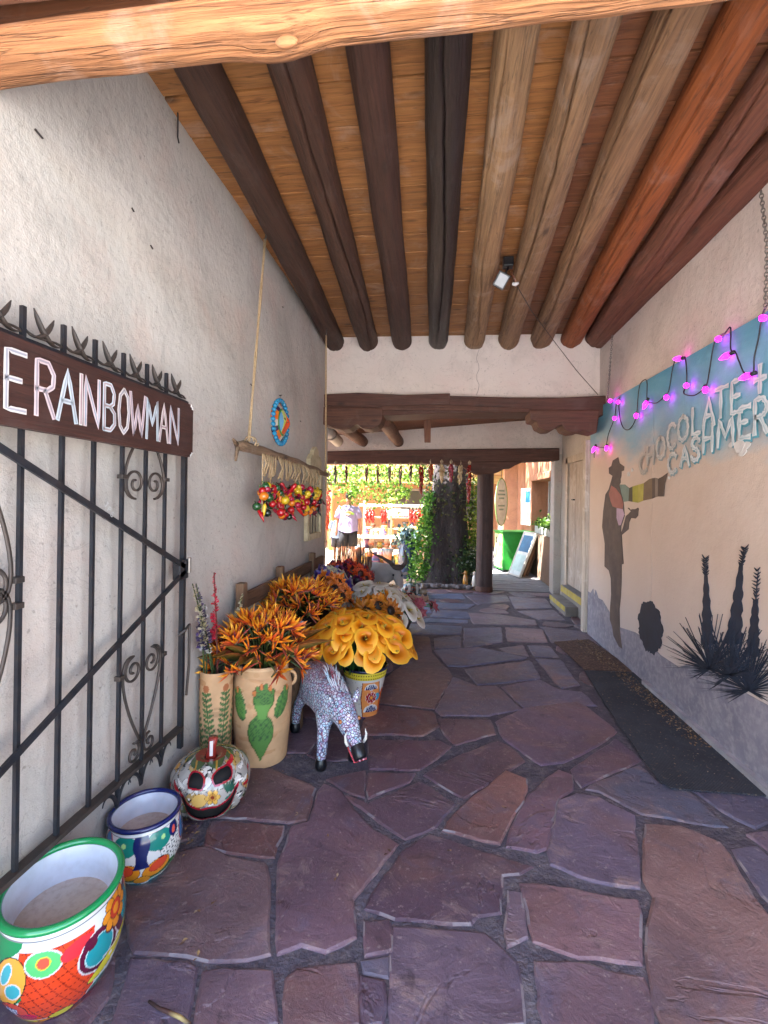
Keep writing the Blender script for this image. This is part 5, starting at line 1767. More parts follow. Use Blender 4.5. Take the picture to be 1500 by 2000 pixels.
# navy-rimmed pot
t = pot_thing('navy_rim_pot', 'small empty glazed pot with a navy rim and white lattice pattern', -1.215, 1.84)
pr = prof_spline([(.065, 0), (.085, .008), (.13, .07), (.147, .135), (.142, .20), (.13, .24), (.128, .255)], 110)
P = Paint(pr, 380, WHT)
tt = P.T.max()
P.band(0, .055, S('2a8fa0'))
for k in range(16):
    P.ell(-.6 + k * .075, .05, .016, .02, WHT, .3)
P.lattice(.055, .24, .06, tt - .035, .026, S('dcdbd4'), S('26343c'), S('2e3a44'), .25)
for s0 in (-.36, 0.0, .36):
    P.ell(s0 - .075, tt - .055, .05, .038, S('178072'), .1, WHT, .003)
    P.ell(s0 + .055, tt - .055, .05, .038, S('178072'), -.1, WHT, .003)
    P.ell(s0 + .07, tt - .05, .009, .009, S('a9d98c'))
    P.ell(s0 - .08, tt - .05, .009, .009, S('a9d98c'))
    P.ell(s0 - .075, .095, .075, .024, S('1f7a38'), -.25)
    P.ell(s0 + .055, .095, .08, .024, S('1f7a38'), .25)
    P.ell(s0 - .065, .125, .048, .042, ORA, .3, BLK, .002)
    P.ell(s0 - .072, .138, .03, .024, S('d9482a'), .3, S('8a1c14'), .002)
    P.ell(s0 + .045, .125, .055, .038, ORA, .4, BLK, .002)
    P.ell(s0 + .052, .138, .036, .022, S('d9482a'), .4, S('8a1c14'), .002)
    P.ell(s0 - .01, .075, .03, .028, S('e8951e'), 0, BLK, .002)
    P.mask((np.abs(P.Sx - s0 + .012) < .026 + .006 * np.sin(P.T * 60)) & (P.T > .145) & (P.T < tt - .02), NAVY)
    P.ell(s0 + .12, tt - .045, .024, .03, NAVY, .2)
    P.ell(s0 + .12, tt - .05, .009, .014, S('e0604a'))
    P.ell(s0 + .19, tt - .07, .03, .05, S('3a6fa0'), -.2, S('b0283a'), .006)
P.band(tt - .02, tt, WHT)
P.band(tt - .023, tt - .02, S('555555'))
place('body', P.mesh('body', m_paint), t, Matrix.Identity(4))
rim_tube(t, .134, .26, .010, NAVY)
bowl_inside(t, [(.129, .26), (.120, .242), (.113, .225), (.109, .205), (.106, .17), (.1, .14)], .175, .106)

# jack-o-lantern pumpkin
t = pot_thing('painted_pumpkin', 'painted ceramic pumpkin lantern with a wide grin and red stem', -1.135, 2.26, 0.0, math.radians(25))
pr = prof_spline([(.06, .0), (.10, .004), (.165, .05), (.195, .13), (.185, .21), (.13, .265), (.06, .275), (.02, .262)], 130)
P = Paint(pr, 400, S('a8a298'))
r_ = random.Random(3)
for k in range(90):
    P.ell(r_.uniform(-.62, .62), r_.uniform(.05, .48), r_.uniform(.02, .05), r_.uniform(.012, .03), r_.choice([S('c9c4ba'), S('8a867e'), S('b89a64'), S('6f7a54'), S('c9a266'), S('d4cfc6')]), r_.uniform(-1, 1), S('35322e'), .0018)
for k in range(700):
    s, tq = r_.uniform(-.62, .62), r_.uniform(.03, .5)
    P.ell(s, tq, r_.uniform(.004, .02), r_.uniform(.002, .006), r_.choice([S('3a3c40'), S('6a6e70'), S('9a9a98'), S('23262a'), S('e6e2da')]), r_.uniform(-1, 1.5))
tt = P.T.max()
for s0 in np.arange(-.6, .61, .105):
    P.ell(s0, .44, .05, .07, S('3f5a36'), 0, S('20301f'), .002)
    P.ell(s0, .42, .005, .10, S('b58a34'))
P.band(tt - .06, tt, S('7a2420'))
for k in range(30):
    P.ell(r_.uniform(-.6, .6), r_.uniform(.02, .09), .045, .014, r_.choice([S('b5703a'), S('a05a30'), S('c48a4a')]), .1, S('5a3018'), .002)
P.ell(-.045, .235, .036, .030, S('d8ad5e'), 0, S('8a5a28'), .002)
P.flower(.015, .24, .034, 6, S('d9a84a'), S('7a3018'), S('c48a3a'), S('7a5a30'))
for k in range(7):
    a = -.9 + k * .35
    P.ell(.085 + .03 * math.cos(a + .8), .25 + .025 * math.sin(a + .8), .028, .006, S('2c5a48'), a + .8)
P.ell(.10, .225, .03, .008, S('2f6a5a'), .2)
P.ell(.11, .375, .034, .016, S('b8202c'), .6)
for k in range(60):
    P.ell(r_.choice([-1, 1]) * r_.uniform(.15, .5), r_.uniform(.1, .33), .03, .009, r_.choice([S('5f8a3a'), S('2c5a48'), S('c98a3c'), S('b8202c'), S('e0dcd2')]), r_.uniform(-1.4, 1.4), S('2a2a2a'), .0015)
def eye(s, tq, a, b, rot):
    ds, dt = P.Sx - s, P.T - tq
    x = ds * math.cos(rot) + dt * math.sin(rot)
    y = -ds * math.sin(rot) + dt * math.cos(rot)
    e = (x / a) ** 2 + (y / b) ** 2
    o = ((x / (a + .011)) ** 2 + (y / (b + .011)) ** 2 < 1) & (y > -b * .55 - .011)
    P.mask(o, S('a3182c'))
    return (e < 1) & (y > -b * .55)
hole = eye(-.066, .315, .036, .040, -.1) | eye(.064, .322, .046, .038, .12)
yy_ = P.T - .115
low = .9 * (P.Sx ** 2) / .11
lo2 = P.T - (.075 + .75 * P.Sx ** 2 / .11 * .8)
hi2 = (.128 + P.Sx ** 2 * 5.2) - P.T
rim_m = (lo2 > -.007) & (hi2 > -.007) & (np.abs(P.Sx) < .128)
# crescent mouth
lo2 = P.T - (.122 + 5.6 * P.Sx ** 2)
hi2 = (.182 + 3.0 * P.Sx ** 2) - P.T
P.mask((lo2 > -.013) & (hi2 > -.013) & (np.abs(P.Sx) < .155), S('a3182c'))
hole |= (lo2 > 0) & (hi2 > 0) & (np.abs(P.Sx) < .142)
place('body', P.mesh('body', m_paint, ribs=9, ribd=.05, hole=hole), t, Matrix.Identity(4))
place('hollow', MB().lathe([(.05, .012), (.15, .05), (.178, .13), (.168, .21), (.1, .25), (.01, .255)], 40, col=S('191512')).mesh('hollow', m_matte, True), t, Matrix.Identity(4))
st = MB()
st.tube([(0, 0, .25), (0, -.005, .29), (.006, -.008, .33), (.01, -.01, .365)], [.036, .024, .022, .024], 14, col=[S('7a2420'), S('8a2a24'), S('8f2c28'), S('9a3a30')])
place('stem', st.mesh('stem', m_paint, True), t, Matrix.Identity(4))
place('stem_highlight', MB().box((-.007, -.033, .28), (.009, -.028, .355), col=S('d9cfcb'), bev=.002).mesh('stem_highlight', m_paint), t, Matrix.Identity(4))

# cactus jar
CLAY, CLAY2 = S('c99f74'), S('b98a5e')
def jar(name, label, x, y, keys, n, m, paint, mat, sq=1.0):
    t = pot_thing(name, label, x, y)
    P = Paint(prof_spline(keys, m), n, CLAY)
    paint(P)
    place('body', P.mesh('body', mat, wob=.012), t, Matrix.Identity(4))
    return t, P
def paint_cactus(P):
    r = random.Random(5)
    for k in range(120):
        P.ell(r.uniform(-.6, .6), r.uniform(0, .6), r.uniform(.01, .07), r.uniform(.004, .02), mixc(CLAY, CLAY2, r.uniform(.2, .9)), r.uniform(-.2, .2))
    G1, G2, GD = S('4e7a34'), S('5f8c40'), S('31552a')
    def pad(s, tq, a, b, rot, tip):
        P.ell(s, tq, a, b, G1, rot, GD, .004, h=.006)
        ds, dt = P.Sx - s, P.T - tq
        x = ds * math.cos(rot) + dt * math.sin(rot)
        y = -ds * math.sin(rot) + dt * math.cos(rot)
        ins = (x / a) ** 2 + (y / b) ** 2 < .96
        P.mask(ins & ((((x + y * .6) / .012) % 1 < .18) | (((x - y * .6) / .012) % 1 < .18)), GD)
        for k in range(tip):
            an = math.pi / 2 + (k - (tip - 1) / 2) * .42
            tx, ty = (a + .004) * math.cos(an), (b + .004) * math.sin(an)
            P.ell(s + tx * math.cos(rot) - ty * math.sin(rot), tq + tx * math.sin(rot) + ty * math.cos(rot), .010, .016, [G1, S('c9773c')][k % 2], rot, S('6a4a2a'), .002, h=.005)
    pad(-.005, .235, .072, .105, .0, 0)
    P.mask((np.abs(P.Sx + .005) < .07 * (P.T - .06) / .14) & (P.T > .06) & (P.T < .19), G1, .006)
    pad(.01, .43, .058, .07, 0, 6)
    P.mask((np.abs(P.Sx - .005) < .02 + .03 * (P.T - .32) / .08) & (P.T > .32) & (P.T < .40), G2, .006)
    pad(-.135, .39, .036, .085, .25, 3)
    pad(.125, .385, .038, .085, -.45, 3)
    P.band(P.T.max() - .012, P.T.max(), S('d8b48a'))
t, P = jar('cactus_jar', 'tall clay jar with green prickly pear design and small ring handles', -1.06, 2.76,
        [(.145, 0), (.155, .01), (.165, .12), (.178, .28), (.182, .42), (.170, .505), (.158, .53), (.157, .55), (.160, .585)], 150, 150, paint_cactus, m_matte)
place('inside', MB().lathe([(.150, .585), (.14, .54), (.14, .40)], 48, col=S('6a4f38')).mesh('inside', m_matte, True), t, Matrix.Identity(4))
rim_tube(t, .154, .585, .008, S('cfa67c'), mat=m_matte)
for s in (-1, 1):
    q = [(s * (.168 + .034 * math.sin(a) + .002), 0, .475 - .042 * math.cos(a)) for a in [math.pi * i / 12 for i in range(13)]]
    place('ring_handle', MB().tube(q, .010, 8, col=CLAY).mesh('ring_handle', m_matte, True), t, Matrix.Rotation(math.radians(-6 * s), 4, 'Z'))
def paint_plant(P):
    r = random.Random(8)
    for k in range(80):
        P.ell(r.uniform(-.6, .6), r.uniform(0, .6), r.uniform(.01, .07), r.uniform(.004, .02), mixc(S('b08c66'), CLAY2, r.random()), 0)
    for (s, a) in ((-.06, .35), (-.02, .12), (.03, -.08), (.07, -.3)):
        for k in range(12):
            tq = .16 + .03 * k
            x = s + math.sin(a) * -.03 * k
            P.ell(x, tq, .004, .02, S('3f6030'), a)
            for q in (-1, 1):
                P.ell(x + q * .016, tq + .01, .017, .007, S('4a6b36'), q * .6, S('2c4022'), .002)
        P.ell(x, tq + .04, .02, .022, S('a5623a'), 0)
t, P = jar('plant_jar', 'shaded clay jar with leafy plant design behind the grinning pumpkin', -1.258, 2.555,
        [(.08, 0), (.085, .01), (.088, .2), (.092, .4), (.09, .55), (.086, .60)], 130, 120, paint_plant, m_matte)
place('inside', MB().lathe([(.085, .60), (.08, .5)], 40, col=S('4a3626')).mesh('inside', m_matte, True), t, Matrix.Identity(4))

# ------------------------------------------------------------------ wooden bench
m_bench = wood_mat('bench_wood', S('7d5d45'), S('5c412f'), axis=1, bump=.35)
m_bench_v = wood_mat('bench_wood_upright', S('8a6a4e'), S('634834'), axis=2, bump=.35)
bench = thing('wooden_bench', 'long brown wooden bench with posts, carrying pots along the stucco wall', 'bench', (-1.08, 3.9, 0))
bx0, bx1, by0, by1 = -1.345, -.90, 3.05, 5.4
for k in range(3):
    a = bx0 + .02 + k * .143
    MB().box((a, by0, .415), (a + .136, by1, .45), bev=.005).build('seat_plank', m_bench, bench)
MB().box((bx1 - .05, by0 + .04, .345), (bx1 - .02, by1 - .04, .414), bev=.004).build('front_apron', m_bench, bench)
MB().box((bx0 + .04, by0 + .02, .345), (bx1 - .051, by0 + .05, .414), bev=.004).build('side_apron', m_bench, bench)
for yy in (by0 + .01, 4.15, by1 - .08):
    MB().box((bx1 - .072, yy, .012), (bx1 - .002, yy + .07, .414), bev=.006).build('leg', m_bench_v, bench)
for yy in (3.02, 3.80, 4.82):
    MB().box((bx0, yy - .035, .012), (bx0 + .06, yy + .035, 1.015), bev=.012).build('back_post', m_bench_v, bench)
MB().box((bx0 + .005, 3.06, .82), (bx0 + .035, 5.3, .93), bev=.006).build('back_rail', m_bench, bench)
MB().box((bx0 + .005, 3.06, .62), (bx0 + .035, 5.3, .72), bev=.006).build('back_rail', m_bench, bench)
MB().box((bx0 + .06, by0 + .03, .15), (bx1 - .073, by0 + .06, .2), bev=.004).build('stretcher', m_bench, bench)

# ------------------------------------------------------------------ flowers
def calla_mesh(name, c_in, c_mid, c_out, seed):
    r = random.Random(seed)
    mb = MB()
    nu, nv = 18, 8
    vs, cs = [], []
    tw = r.uniform(-.3, .3)
    for j in range(nv + 1):
        v = j / nv
        for i in range(nu):
            a = 2 * math.pi * i / nu
            tip = (0.5 + .5 * math.cos(a)) ** 5
            back = (0.5 - .5 * math.cos(a)) ** 4
            rad = .010 + .056 * v ** 1.9 * (1 + .22 * v * math.cos(2 * a)) * (1 + .07 * v * math.sin(3 * a + seed) + .05 * v * math.sin(5 * a + 2 * seed))
            z = .085 * v ** .8 + .012 * v * math.cos(a) - .022 * back * v ** 2
            x = rad * math.cos(a) * .9 + .034 * tip * v ** 3
            y = rad * math.sin(a) * 1.42
            z += tip * (.024 * v ** 2 - .038 * max(0, v - .75) / .25 * .9)
            flare = max(0, v - .7) / .3
            z -= .018 * flare ** 2 * (1 - tip)
            vs.append((x, y, z))
            f = v ** .7
            cs.append(mixc(c_in, c_mid, min(1, max(0, v - .25) / .5)) if v < .8 else mixc(c_mid, c_out, (v - .8) / .2))
    fs = [(j * nu + i, j * nu + (i + 1) % nu, (j + 1) * nu + (i + 1) % nu, (j + 1) * nu + i) for j in range(nv) for i in range(nu)]
    mb.add(vs, fs, 0, cs)
    mb.tube([(0, 0, .01), (.004, 0, .05), (.006, 0, .085)], [.006, .007, .004], 6, col=S('b9a03a'))
    return mb.mesh(name, m_petal, True)
def bouquet(t, meshes, n, rx, ry, h, c, droop=.15, scale=1.0, part='calla_flower', spread=1.0, seed=1, clampx=None, facing=None, roots=.10, zroot=0.0, stems=True, stemc=('1f6a30', '3f8f45'), tipdown=True):
    """flower heads over a low dome above the vase mouth at c (thing space), stems running into the mouth"""
    r = random.Random(seed)
    mbs = MB()
    ga = math.pi * (3 - 5 ** .5)
    for i in range(n):
        f = (i + .5) / n
        rho = f ** .55
        a = i * ga + r.uniform(-.25, .25)
        x, y = rx * rho * math.cos(a), ry * rho * math.sin(a)
        z = h * (1 - rho ** 2.2) - droop * rho ** 4 + r.uniform(-.03, .025)
        p = Vector(c) + Vector((x, y, z))
        d = Vector((x * spread * 1.5 / max(rx, .01), y * spread * 1.5 / max(ry, .01), .75 - .55 * rho)).normalized()
        d = (d + Vector((r.gauss(0, .26), r.gauss(0, .26), r.gauss(0, .16)))).normalized()
        if facing is not None:
            d = (d + facing).normalized()
        if clampx is not None and (t.matrix_world @ p).x < clampx:
            w = t.matrix_world.inverted() @ Vector((clampx + .03 * r.random(), (t.matrix_world @ p).y, (t.matrix_world @ p).z))
            p = w
        s = scale * r.uniform(.85, 1.15)
        if tipdown:
            # build a frame whose local +X (the tip) leans downward and outward
            zax = d
            xax = Vector((d.x, d.y - .3, -.7))
            xax = (xax - zax * xax.dot(zax)).normalized()
            yax = zax.cross(xax)
            M = Matrix((xax, yax, zax)).transposed().to_4x4()
            M = Matrix.Translation(p) @ M @ Matrix.Rotation(r.gauss(0, .45), 4, 'Z') @ Matrix.Diagonal((s, s, s, 1))
        else:
            M = aim(p, d, r.uniform(0, 6.28), s)
        place(part, r.choice(meshes), t, M)
        if stems:
            q0 = Vector((c[0] + roots * rho * math.cos(a), c[1] + roots * rho * math.sin(a), c[2] + zroot - .10))
            q1 = Vector((c[0] + roots * rho * 1.1 * math.cos(a), c[1] + roots * rho * 1.1 * math.sin(a), c[2] + zroot + .05))
            e = p - d * .05 * s
            qq = [q0.lerp(q1, .0), q1, q1.lerp(e, .6) + Vector((0, 0, .03)), p]
            mbs.tube(qq, .0055, 5, col=S(r.choice(stemc)))
    if stems:
        place('stems', mbs.mesh('stems', m_leaf, True), t, Matrix.Identity(4))
# planter with yellow callas
t = pot_thing('sunset_planter', 'tapered glazed planter with a yellow band and orange flower panels', -.515, 3.42)
pr = prof_spline([(.095, 0), (.10, .006), (.125, .14), (.152, .28), (.16, .30), (.168, .345), (.170, .36)], 110)
P = Paint(pr, 330, S('cfc9c0'))
r_ = random.Random(9)
for k in range(500):
    P.ell(r_.uniform(-.55, .55), r_.uniform(.02, .3), .003, .003, S('8a8088'))
for s0 in (-.45, -.15, .15, .45):
    P.mask((np.abs(P.Sx - s0 + .1) < .078 - .1 * np.abs(P.T - .16)) & (P.T < .295), S('d98a4a'))
    P.mask((np.abs(np.abs(P.Sx - s0 + .1) - (.078 - .1 * np.abs(P.T - .16))) < .003) & (P.T < .295), S('6a1c14'))
    P.ell(s0, .12, .035, .11, S('c9541c'), -.1)
    P.fan(s0 - .1, .235, .048, .1, math.pi - .1, 7, NAVY, WHT, WHT)
    P.ell(s0 - .06, .175, .035, .03, S('3f93b0'), 0, BLK, .002)
    P.flower(s0 - .1, .175, .042, 9, S('9a1c24'), S('d98a3a'), S('7a141c'), WHT)
    P.fan(s0 - .1, .06, .055, .1, math.pi - .1, 7, NAVY, WHT, WHT)
P.band(0, .022, S('3a2a6a'))
tt = P.T.max()
P.band(tt - .068, tt - .012, S('d6c23a'))
for k in range(60):
    P.ell(-.53 + k * .018, tt - .03, .0035, .006, S('3a3a1c'), .5 * (-1) ** k)
    P.ell(-.53 + k * .018, tt - .055, .005, .004, S('5a4a1c'))
P.band(tt - .012, tt, S('1c2340'))
place('body', P.mesh('body', m_paint), t, Matrix.Identity(4))
rim_tube(t, .166, .36, .009, S('1c2340'))
place('inside', MB().lathe([(.16, .36), (.14, .30)], 40, col=S('1a2a1c')).mesh('inside', m_matte, True), t, Matrix.Identity(4))
place('fill', MB().lathe([(.001, .31), (.15, .312)], 30, col=S('14301a')).mesh('fill', m_matte, True), t, Matrix.Identity(4))
ycm = [calla_mesh('yellow_calla', S('a84400'), S('f29406'), S('ffc838'), k) for k in range(4)]
bq = pot_thing('yellow_calla_bouquet', 'dense bouquet of golden yellow calla lilies above the tapered planter', -.565, 3.38, .36, cat='flowers')
bouquet(bq, ycm, 82, .35, .29, .23, (0, 0, .12), -.02, .98, seed=4, roots=.13, zroot=-.04, facing=Vector((0, -.35, .35)))
# white callas
wcm = [calla_mesh('white_calla', S('8a7838'), S('d0c7b4'), S('eee9e0'), 10 + k) for k in range(4)]
t = pot_thing('lily_pot', 'dark round clay pot holding the white calla lilies', -.56, 4.42)
place('body', MB().lathe([(.12, 0), (.13, .01), (.19, .14), (.18, .25), (.15, .30), (.16, .32), (.145, .32), (.13, .25)], 36, col=S('5a3a30')).mesh('body', m_matte, True), t, Matrix.Identity(4))
bq = pot_thing('white_calla_bouquet', 'dense spreading bouquet of white calla lilies on the far floor', -.52, 4.40, .33, cat='flowers')
bouquet(bq, wcm, 84, .37, .36, .24, (-.05, 0, .14), .0, 1.0, seed=6, roots=.1, zroot=-.05, facing=Vector((0, -.3, .35)))
# sunflowers between the callas
def sunflower_mesh(name, c1, c2, seed, petals=22, rp=.085, disc=S('2a1a10')):
    r = random.Random(seed)
    mb = MB()
    for k in range(petals):
        a = 2 * math.pi * k / petals + r.uniform(-.08, .08)
        d = Vector((math.cos(a), math.sin(a), 0))
        s = Vector((-math.sin(a), math.cos(a), 0))
        L = rp * r.uniform(.8, 1.15)
        z = r.uniform(-.012, .022)
        mb.add([d * .022, d * L * .6 + s * .014 + Vector((0, 0, .01 + z)), d * L + Vector((0, 0, z * 1.6)), d * L * .6 - s * .014 + Vector((0, 0, .01 + z)), d * L * .6 + Vector((0, 0, .003 + z))],
               [(0, 4, 1), (1, 4, 2), (2, 4, 3), (3, 4, 0)], 0, [c2, c1, mixc(c1, c2, .3), c1, mixc(c1, c2, .5)])
    mb.ball((0, 0, .004), .032, 12, 6, col=disc, sc=(1, 1, .45))
    return mb.mesh(name, m_petal, False)
sfm = [sunflower_mesh('sunflower', S('d98a14'), S('a8540e'), k) for k in range(3)]
sfo = [sunflower_mesh('orange_sunflower', S('d97a1c'), S('b04a10'), 20 + k, 20, .075) for k in range(3)]
t = thing('sunflower_bunch', 'bunch of sunflowers with dark centres tucked behind the yellow callas', 'flowers', (-.50, 3.92, 0.0))
bouquet(t, sfm, 13, .24, .14, .12, (0, 0, .60), .06, 1.25, part='sunflower', seed=3, roots=.05, zroot=-.28, facing=Vector((.3, -.3, 0)), tipdown=False)
place('vase', MB().lathe([(.07, 0), (.075, .01), (.085, .2), (.075, .30), (.08, .33), (.07, .33)], 28, col=S('6a2a24')).mesh('vase', m_paint, True), t, Matrix.Identity(4))

# birds of paradise
def bop_mesh(name, seed, dense=False):
    r = random.Random(seed)
    mb = MB()
    k = r.randint(6, 8)
    for i in range(k):
        a = -1.05 + 2.1 * i / (k - 1) + r.uniform(-.12, .12)
        d = Vector((math.sin(a), r.uniform(-.28, .28), math.cos(a))).normalized()
        s = d.cross(Vector((r.uniform(-.3, .3), 1, 0))).normalized()
        nn = d.cross(s)
        L = r.uniform(.11, .165)
        w = L * .09
        cb, cm, ct = r.choice([(S('b0240f'), S('ea5c18'), S('f8941e')), (S('b82c0f'), S('f07414'), S('fab02a')), (S('c23a0f'), S('f48816'), S('f9bc38')), (S('8a1a1c'), S('c9401f'), S('d96a2a'))])
        base = Vector((0, 0, .0)) + d * .01
        mb.add([base, base + d * L * .35 + s * w, base + d * L * .35 - s * w, base + d * L * .35 + nn * w * .8, base + d * L * .72 + s * w * .7, base + d * L * .72 - s * w * .7, base + d * L * .72 + nn * w * .6, base + d * L],
               [(0, 1, 3), (0, 3, 2), (1, 4, 6, 3), (3, 6, 5, 2), (4, 7, 6), (6, 7, 5), (0, 2, 1), (1, 2, 5, 4), (4, 5, 7)], 0, [cb, cm, cm, mixc(cm, ct, .3), ct, ct, mixc(cm, ct, .7), mixc(ct, S('f0c04a'), .35)])
    # beak-like bract below the crest
    q = [Vector((-.02, 0, -.05)), Vector((0, 0, -.008)), Vector((.05, 0, .012)), Vector((.12, 0, .03)), Vector((.175, 0, .035))]
    mb.tube(q, [.006, .013, .012, .007, .001], 6, col=[S('4a5a24'), S('7a5a2c'), S('8a4a2c'), S('a23a2c'), S('b8443a')], flat=.7)
    if r.random() < .6:
        mb.tube([(0, 0, 0), (.03, 0, .05), (.05, 0, .11)], [.004, .004, .001], 4, col=S('4a2a5a'))
    return mb.mesh(name, m_petal, False)
bm_ = [bop_mesh('bird_of_paradise', k) for k in range(6)]
def big_bract(L, seed):
    r = random.Random(seed)
    mb = MB()
    n = 9
    vs, cs = [], []
    for i in range(n + 1):
        u = i / n
        w = .045 * math.sin(math.pi * min(1, u * .9 + .08)) ** .8 * (1 - u * .35) + .002
        z = .10 * u - .06 * u * u
        for (s, dz) in ((-1, .035), (0, -.008), (1, .035)):
            vs.append((L * u, s * w, z + dz * math.sin(math.pi * min(1, u + .05))))
            g = mixc(S('5d7a2c'), S('8a9a3c'), u)
            cs.append(mixc(g, S('b0402c'), .75 if s else .15 * u) if u > .15 else g)
    fs = []
    for i in range(n):
        for k in range(2):
            fs.append((i * 3 + k, i * 3 + k + 1, (i + 1) * 3 + k + 1, (i + 1) * 3 + k))
    mb.add(vs, fs, 0, cs)
    return mb.mesh('leaf_bract', m_leaf, True)
def bop_bouquet(label, x, y, z, n, rx, ry, h, seed, clampx, brs, scale=1.0):
    b = thing('bird_of_paradise_bouquet', label, 'flowers', (x, y, z), math.atan2(-x, y))
    bouquet(b, bm_, n, rx, ry, h, (0, 0, .05), .04, scale, part='bird_of_paradise', seed=seed, clampx=clampx, spread=.55, roots=.1, zroot=-.05, tipdown=False, stemc=('3a4a20', '55602c'), facing=Vector((0, -.12, .35)))
    for k, (ang, L, tilt) in enumerate(brs):
        a = math.radians(ang)
        M = Matrix.Translation((.09 * math.cos(a), .09 * math.sin(a), .02)) @ Matrix.Rotation(a, 4, 'Z') @ Matrix.Rotation(math.radians(-tilt), 4, 'Y')
        place('leaf_bract', big_bract(L, k), b, M)
    return b
bop_bouquet('big bouquet of orange birds of paradise standing in the cactus jar', -1.06, 2.75, .575, 96, .30, .24, .22, 5, -1.32,
            [(200, .30, 8), (182, .34, 14), (-30, .42, 18), (-10, .36, 26), (-70, .22, 5), (-115, .22, 8), (-145, .26, 14), (215, .24, 30), (20, .3, 30)], .66)
bt = onX(560, 1200, -1.06)
t = pot_thing('bench_pot', 'dark glazed pot with green swirls on the bench holding orange flowers', -1.08, 3.62, .45)
P = Paint(prof_spline([(.10, 0), (.11, .01), (.16, .08), (.165, .14), (.15, .20), (.165, .235), (.17, .245)], 70), 200, S('2c2420'))
for k in range(12):
    P.ell(-.5 + .09 * k, .13, .03, .03, [S('8a2a24'), S('3f6a3c'), S('b0742c'), S('3a4a6a')][k % 4], .3, S('c9b98a'), .004)
P.band(P.T.max() - .03, P.T.max(), S('1c1a18'))
for k in range(30):
    P.ell(-.5 + .035 * k, P.T.max() - .016, .009, .005, S('6a7a4a'))
place('body', P.mesh('body', m_paint), t, Matrix.Identity(4))
bop_bouquet('second bouquet of orange birds of paradise in the dark bench pot', -1.08, 3.62, .695, 92, .31, .31, .13, 15, -1.31,
            [(200, .22, 10), (-30, .24, 8), (-75, .2, 2), (-110, .2, 4), (10, .22, 20)], .64)
# gladiolus spikes behind the cactus jar
def spike(mb, base, top, cols, r, kind, dens=1.0):
    base, top = Vector(base), Vector(top)
    q = [base, base.lerp(top, .5) + Vector((.0, .01, 0)), top]
    mb.tube(q, [.005, .005, .003], 5, col=S('4a5a34') if kind != 'red' else S('6a3a30'))
    N = int(26 * dens)
    for i in range(N):
        f = .42 + .58 * i / N
        p = base.lerp(top, f)
        a = r.uniform(0, 6.28)
        sz = lerp(.026, .008, (f - .42) / .58)
        d = Vector((math.cos(a), math.sin(a), .6 + (f - .4))).normalized()
        s = d.orthogonal().normalized()
        n_ = d.cross(s)
        c = r.choice(cols)
        tips = []
        for k in range(4):
            b = 2 * math.pi * k / 4
            e = s * math.cos(b) + n_ * math.sin(b)
            mb.add([p, p + d * sz + e * sz * .8 + s * sz * .2, p + d * sz * 1.5 + e * sz * .5, p + d * sz + e * sz * .2], [(0, 1, 2), (0, 2, 3)], 0, c)
sp = thing('flower_spikes', 'white, purple and red gladiolus spikes standing in the shaded clay jar', 'flowers', (-1.258, 2.555, .6))
r_ = random.Random(12)
for (x1, y1, x0, y0, cs, kind) in ((376, 1140, 392, 1245, ['cfc9b0', 'dcd8c8', 'bfb890'], 'w'), (383, 1140, 402, 1245, ['4a3a5a', '3a2c4a', '5a4a6a', '6a5a78'], 'p'), (390, 1160, 408, 1240, ['4a3a6a', '34284a'], 'p'),
                              (418, 1118, 430, 1235, ['c01c38', 'd0304a', 'a8182c'], 'red'), (474, 1160, 448, 1240, ['d8d0a8', 'e0d8c0', 'c9bd84'], 'w'), (400, 1180, 410, 1240, ['d8d4c8', 'b9b4b8'], 'w')):
    mb = MB()
    a = Vector((-1.258 + r_.uniform(-.05, .05), 2.555 + r_.uniform(-.05, .05), .5))
    b = onX(x1, y1, -1.27)
    spike(mb, a, b, [S(c) for c in cs], r_, kind, 1.3)
    mb.build('flower_spike', m_petal, sp)
# mixed pots at the far end of the bench
t = pot_thing('yellow_green_pot', 'small pot with yellow and green bands at the far end of the bench', -1.02, 4.38, .45)
place('body', MB().lathe([(.09, 0), (.1, .01), (.12, .08), (.11, .13), (.12, .145), (.125, .20), (.13, .21), (.11, .21)], 32, col=[S('7a6a5a'), S('8a7a66'), S('a59a84'), S('5f7a3c'), S('b7b84a'), S('5a7a34'), S('c9c25a'), S('3a4a2c')]).mesh('body', m_paint, True), t, Matrix.Identity(4))
def lily_mesh(name, c1, c2, seed, petals=6, L=.085):
    r = random.Random(seed)
    mb = MB()
    for k in range(petals):
        a = 2 * math.pi * k / petals
        d = Vector((math.cos(a), math.sin(a), 0))
        s = Vector((-math.sin(a), math.cos(a), 0))
        up = Vector((0, 0, 1))
        w = L * .3
        mb.add([Vector((0, 0, 0)), d * L * .45 + s * w + up * L * .45, d * L * .45 - s * w + up * L * .45, d * L * 1.0 + up * L * (.55 + r.uniform(-.3, .1)), d * L * .5 + up * L * .33],
               [(0, 4, 1), (0, 2, 4), (1, 4, 3), (2, 3, 4)], 0, [c2, c1, c1, mixc(c1, (1, 1, 1), .15), mixc(c1, c2, .4)])
    return mb.mesh(name, m_petal, False)
pur = [lily_mesh('purple_iris', S('4a3496'), S('6a4ac0'), 1), lily_mesh('purple_iris', S('57409f'), S('3a2a7a'), 2)]
whl = [lily_mesh('cream_lily', S('cfc6a4'), S('a8a060'), 3), lily_mesh('cream_lily', S('d8d0b4'), S('b8ac74'), 4)]
b = thing('iris_bouquet', 'purple irises and cream lilies in the banded pot on the bench', 'flowers', (-1.02, 4.38, .65))
bouquet(b, pur + whl, 46, .21, .20, .16, (0, 0, .04), .03, 1.25, part='lily_flower', seed=21, clampx=-1.3, roots=.07, zroot=-.04, tipdown=False)
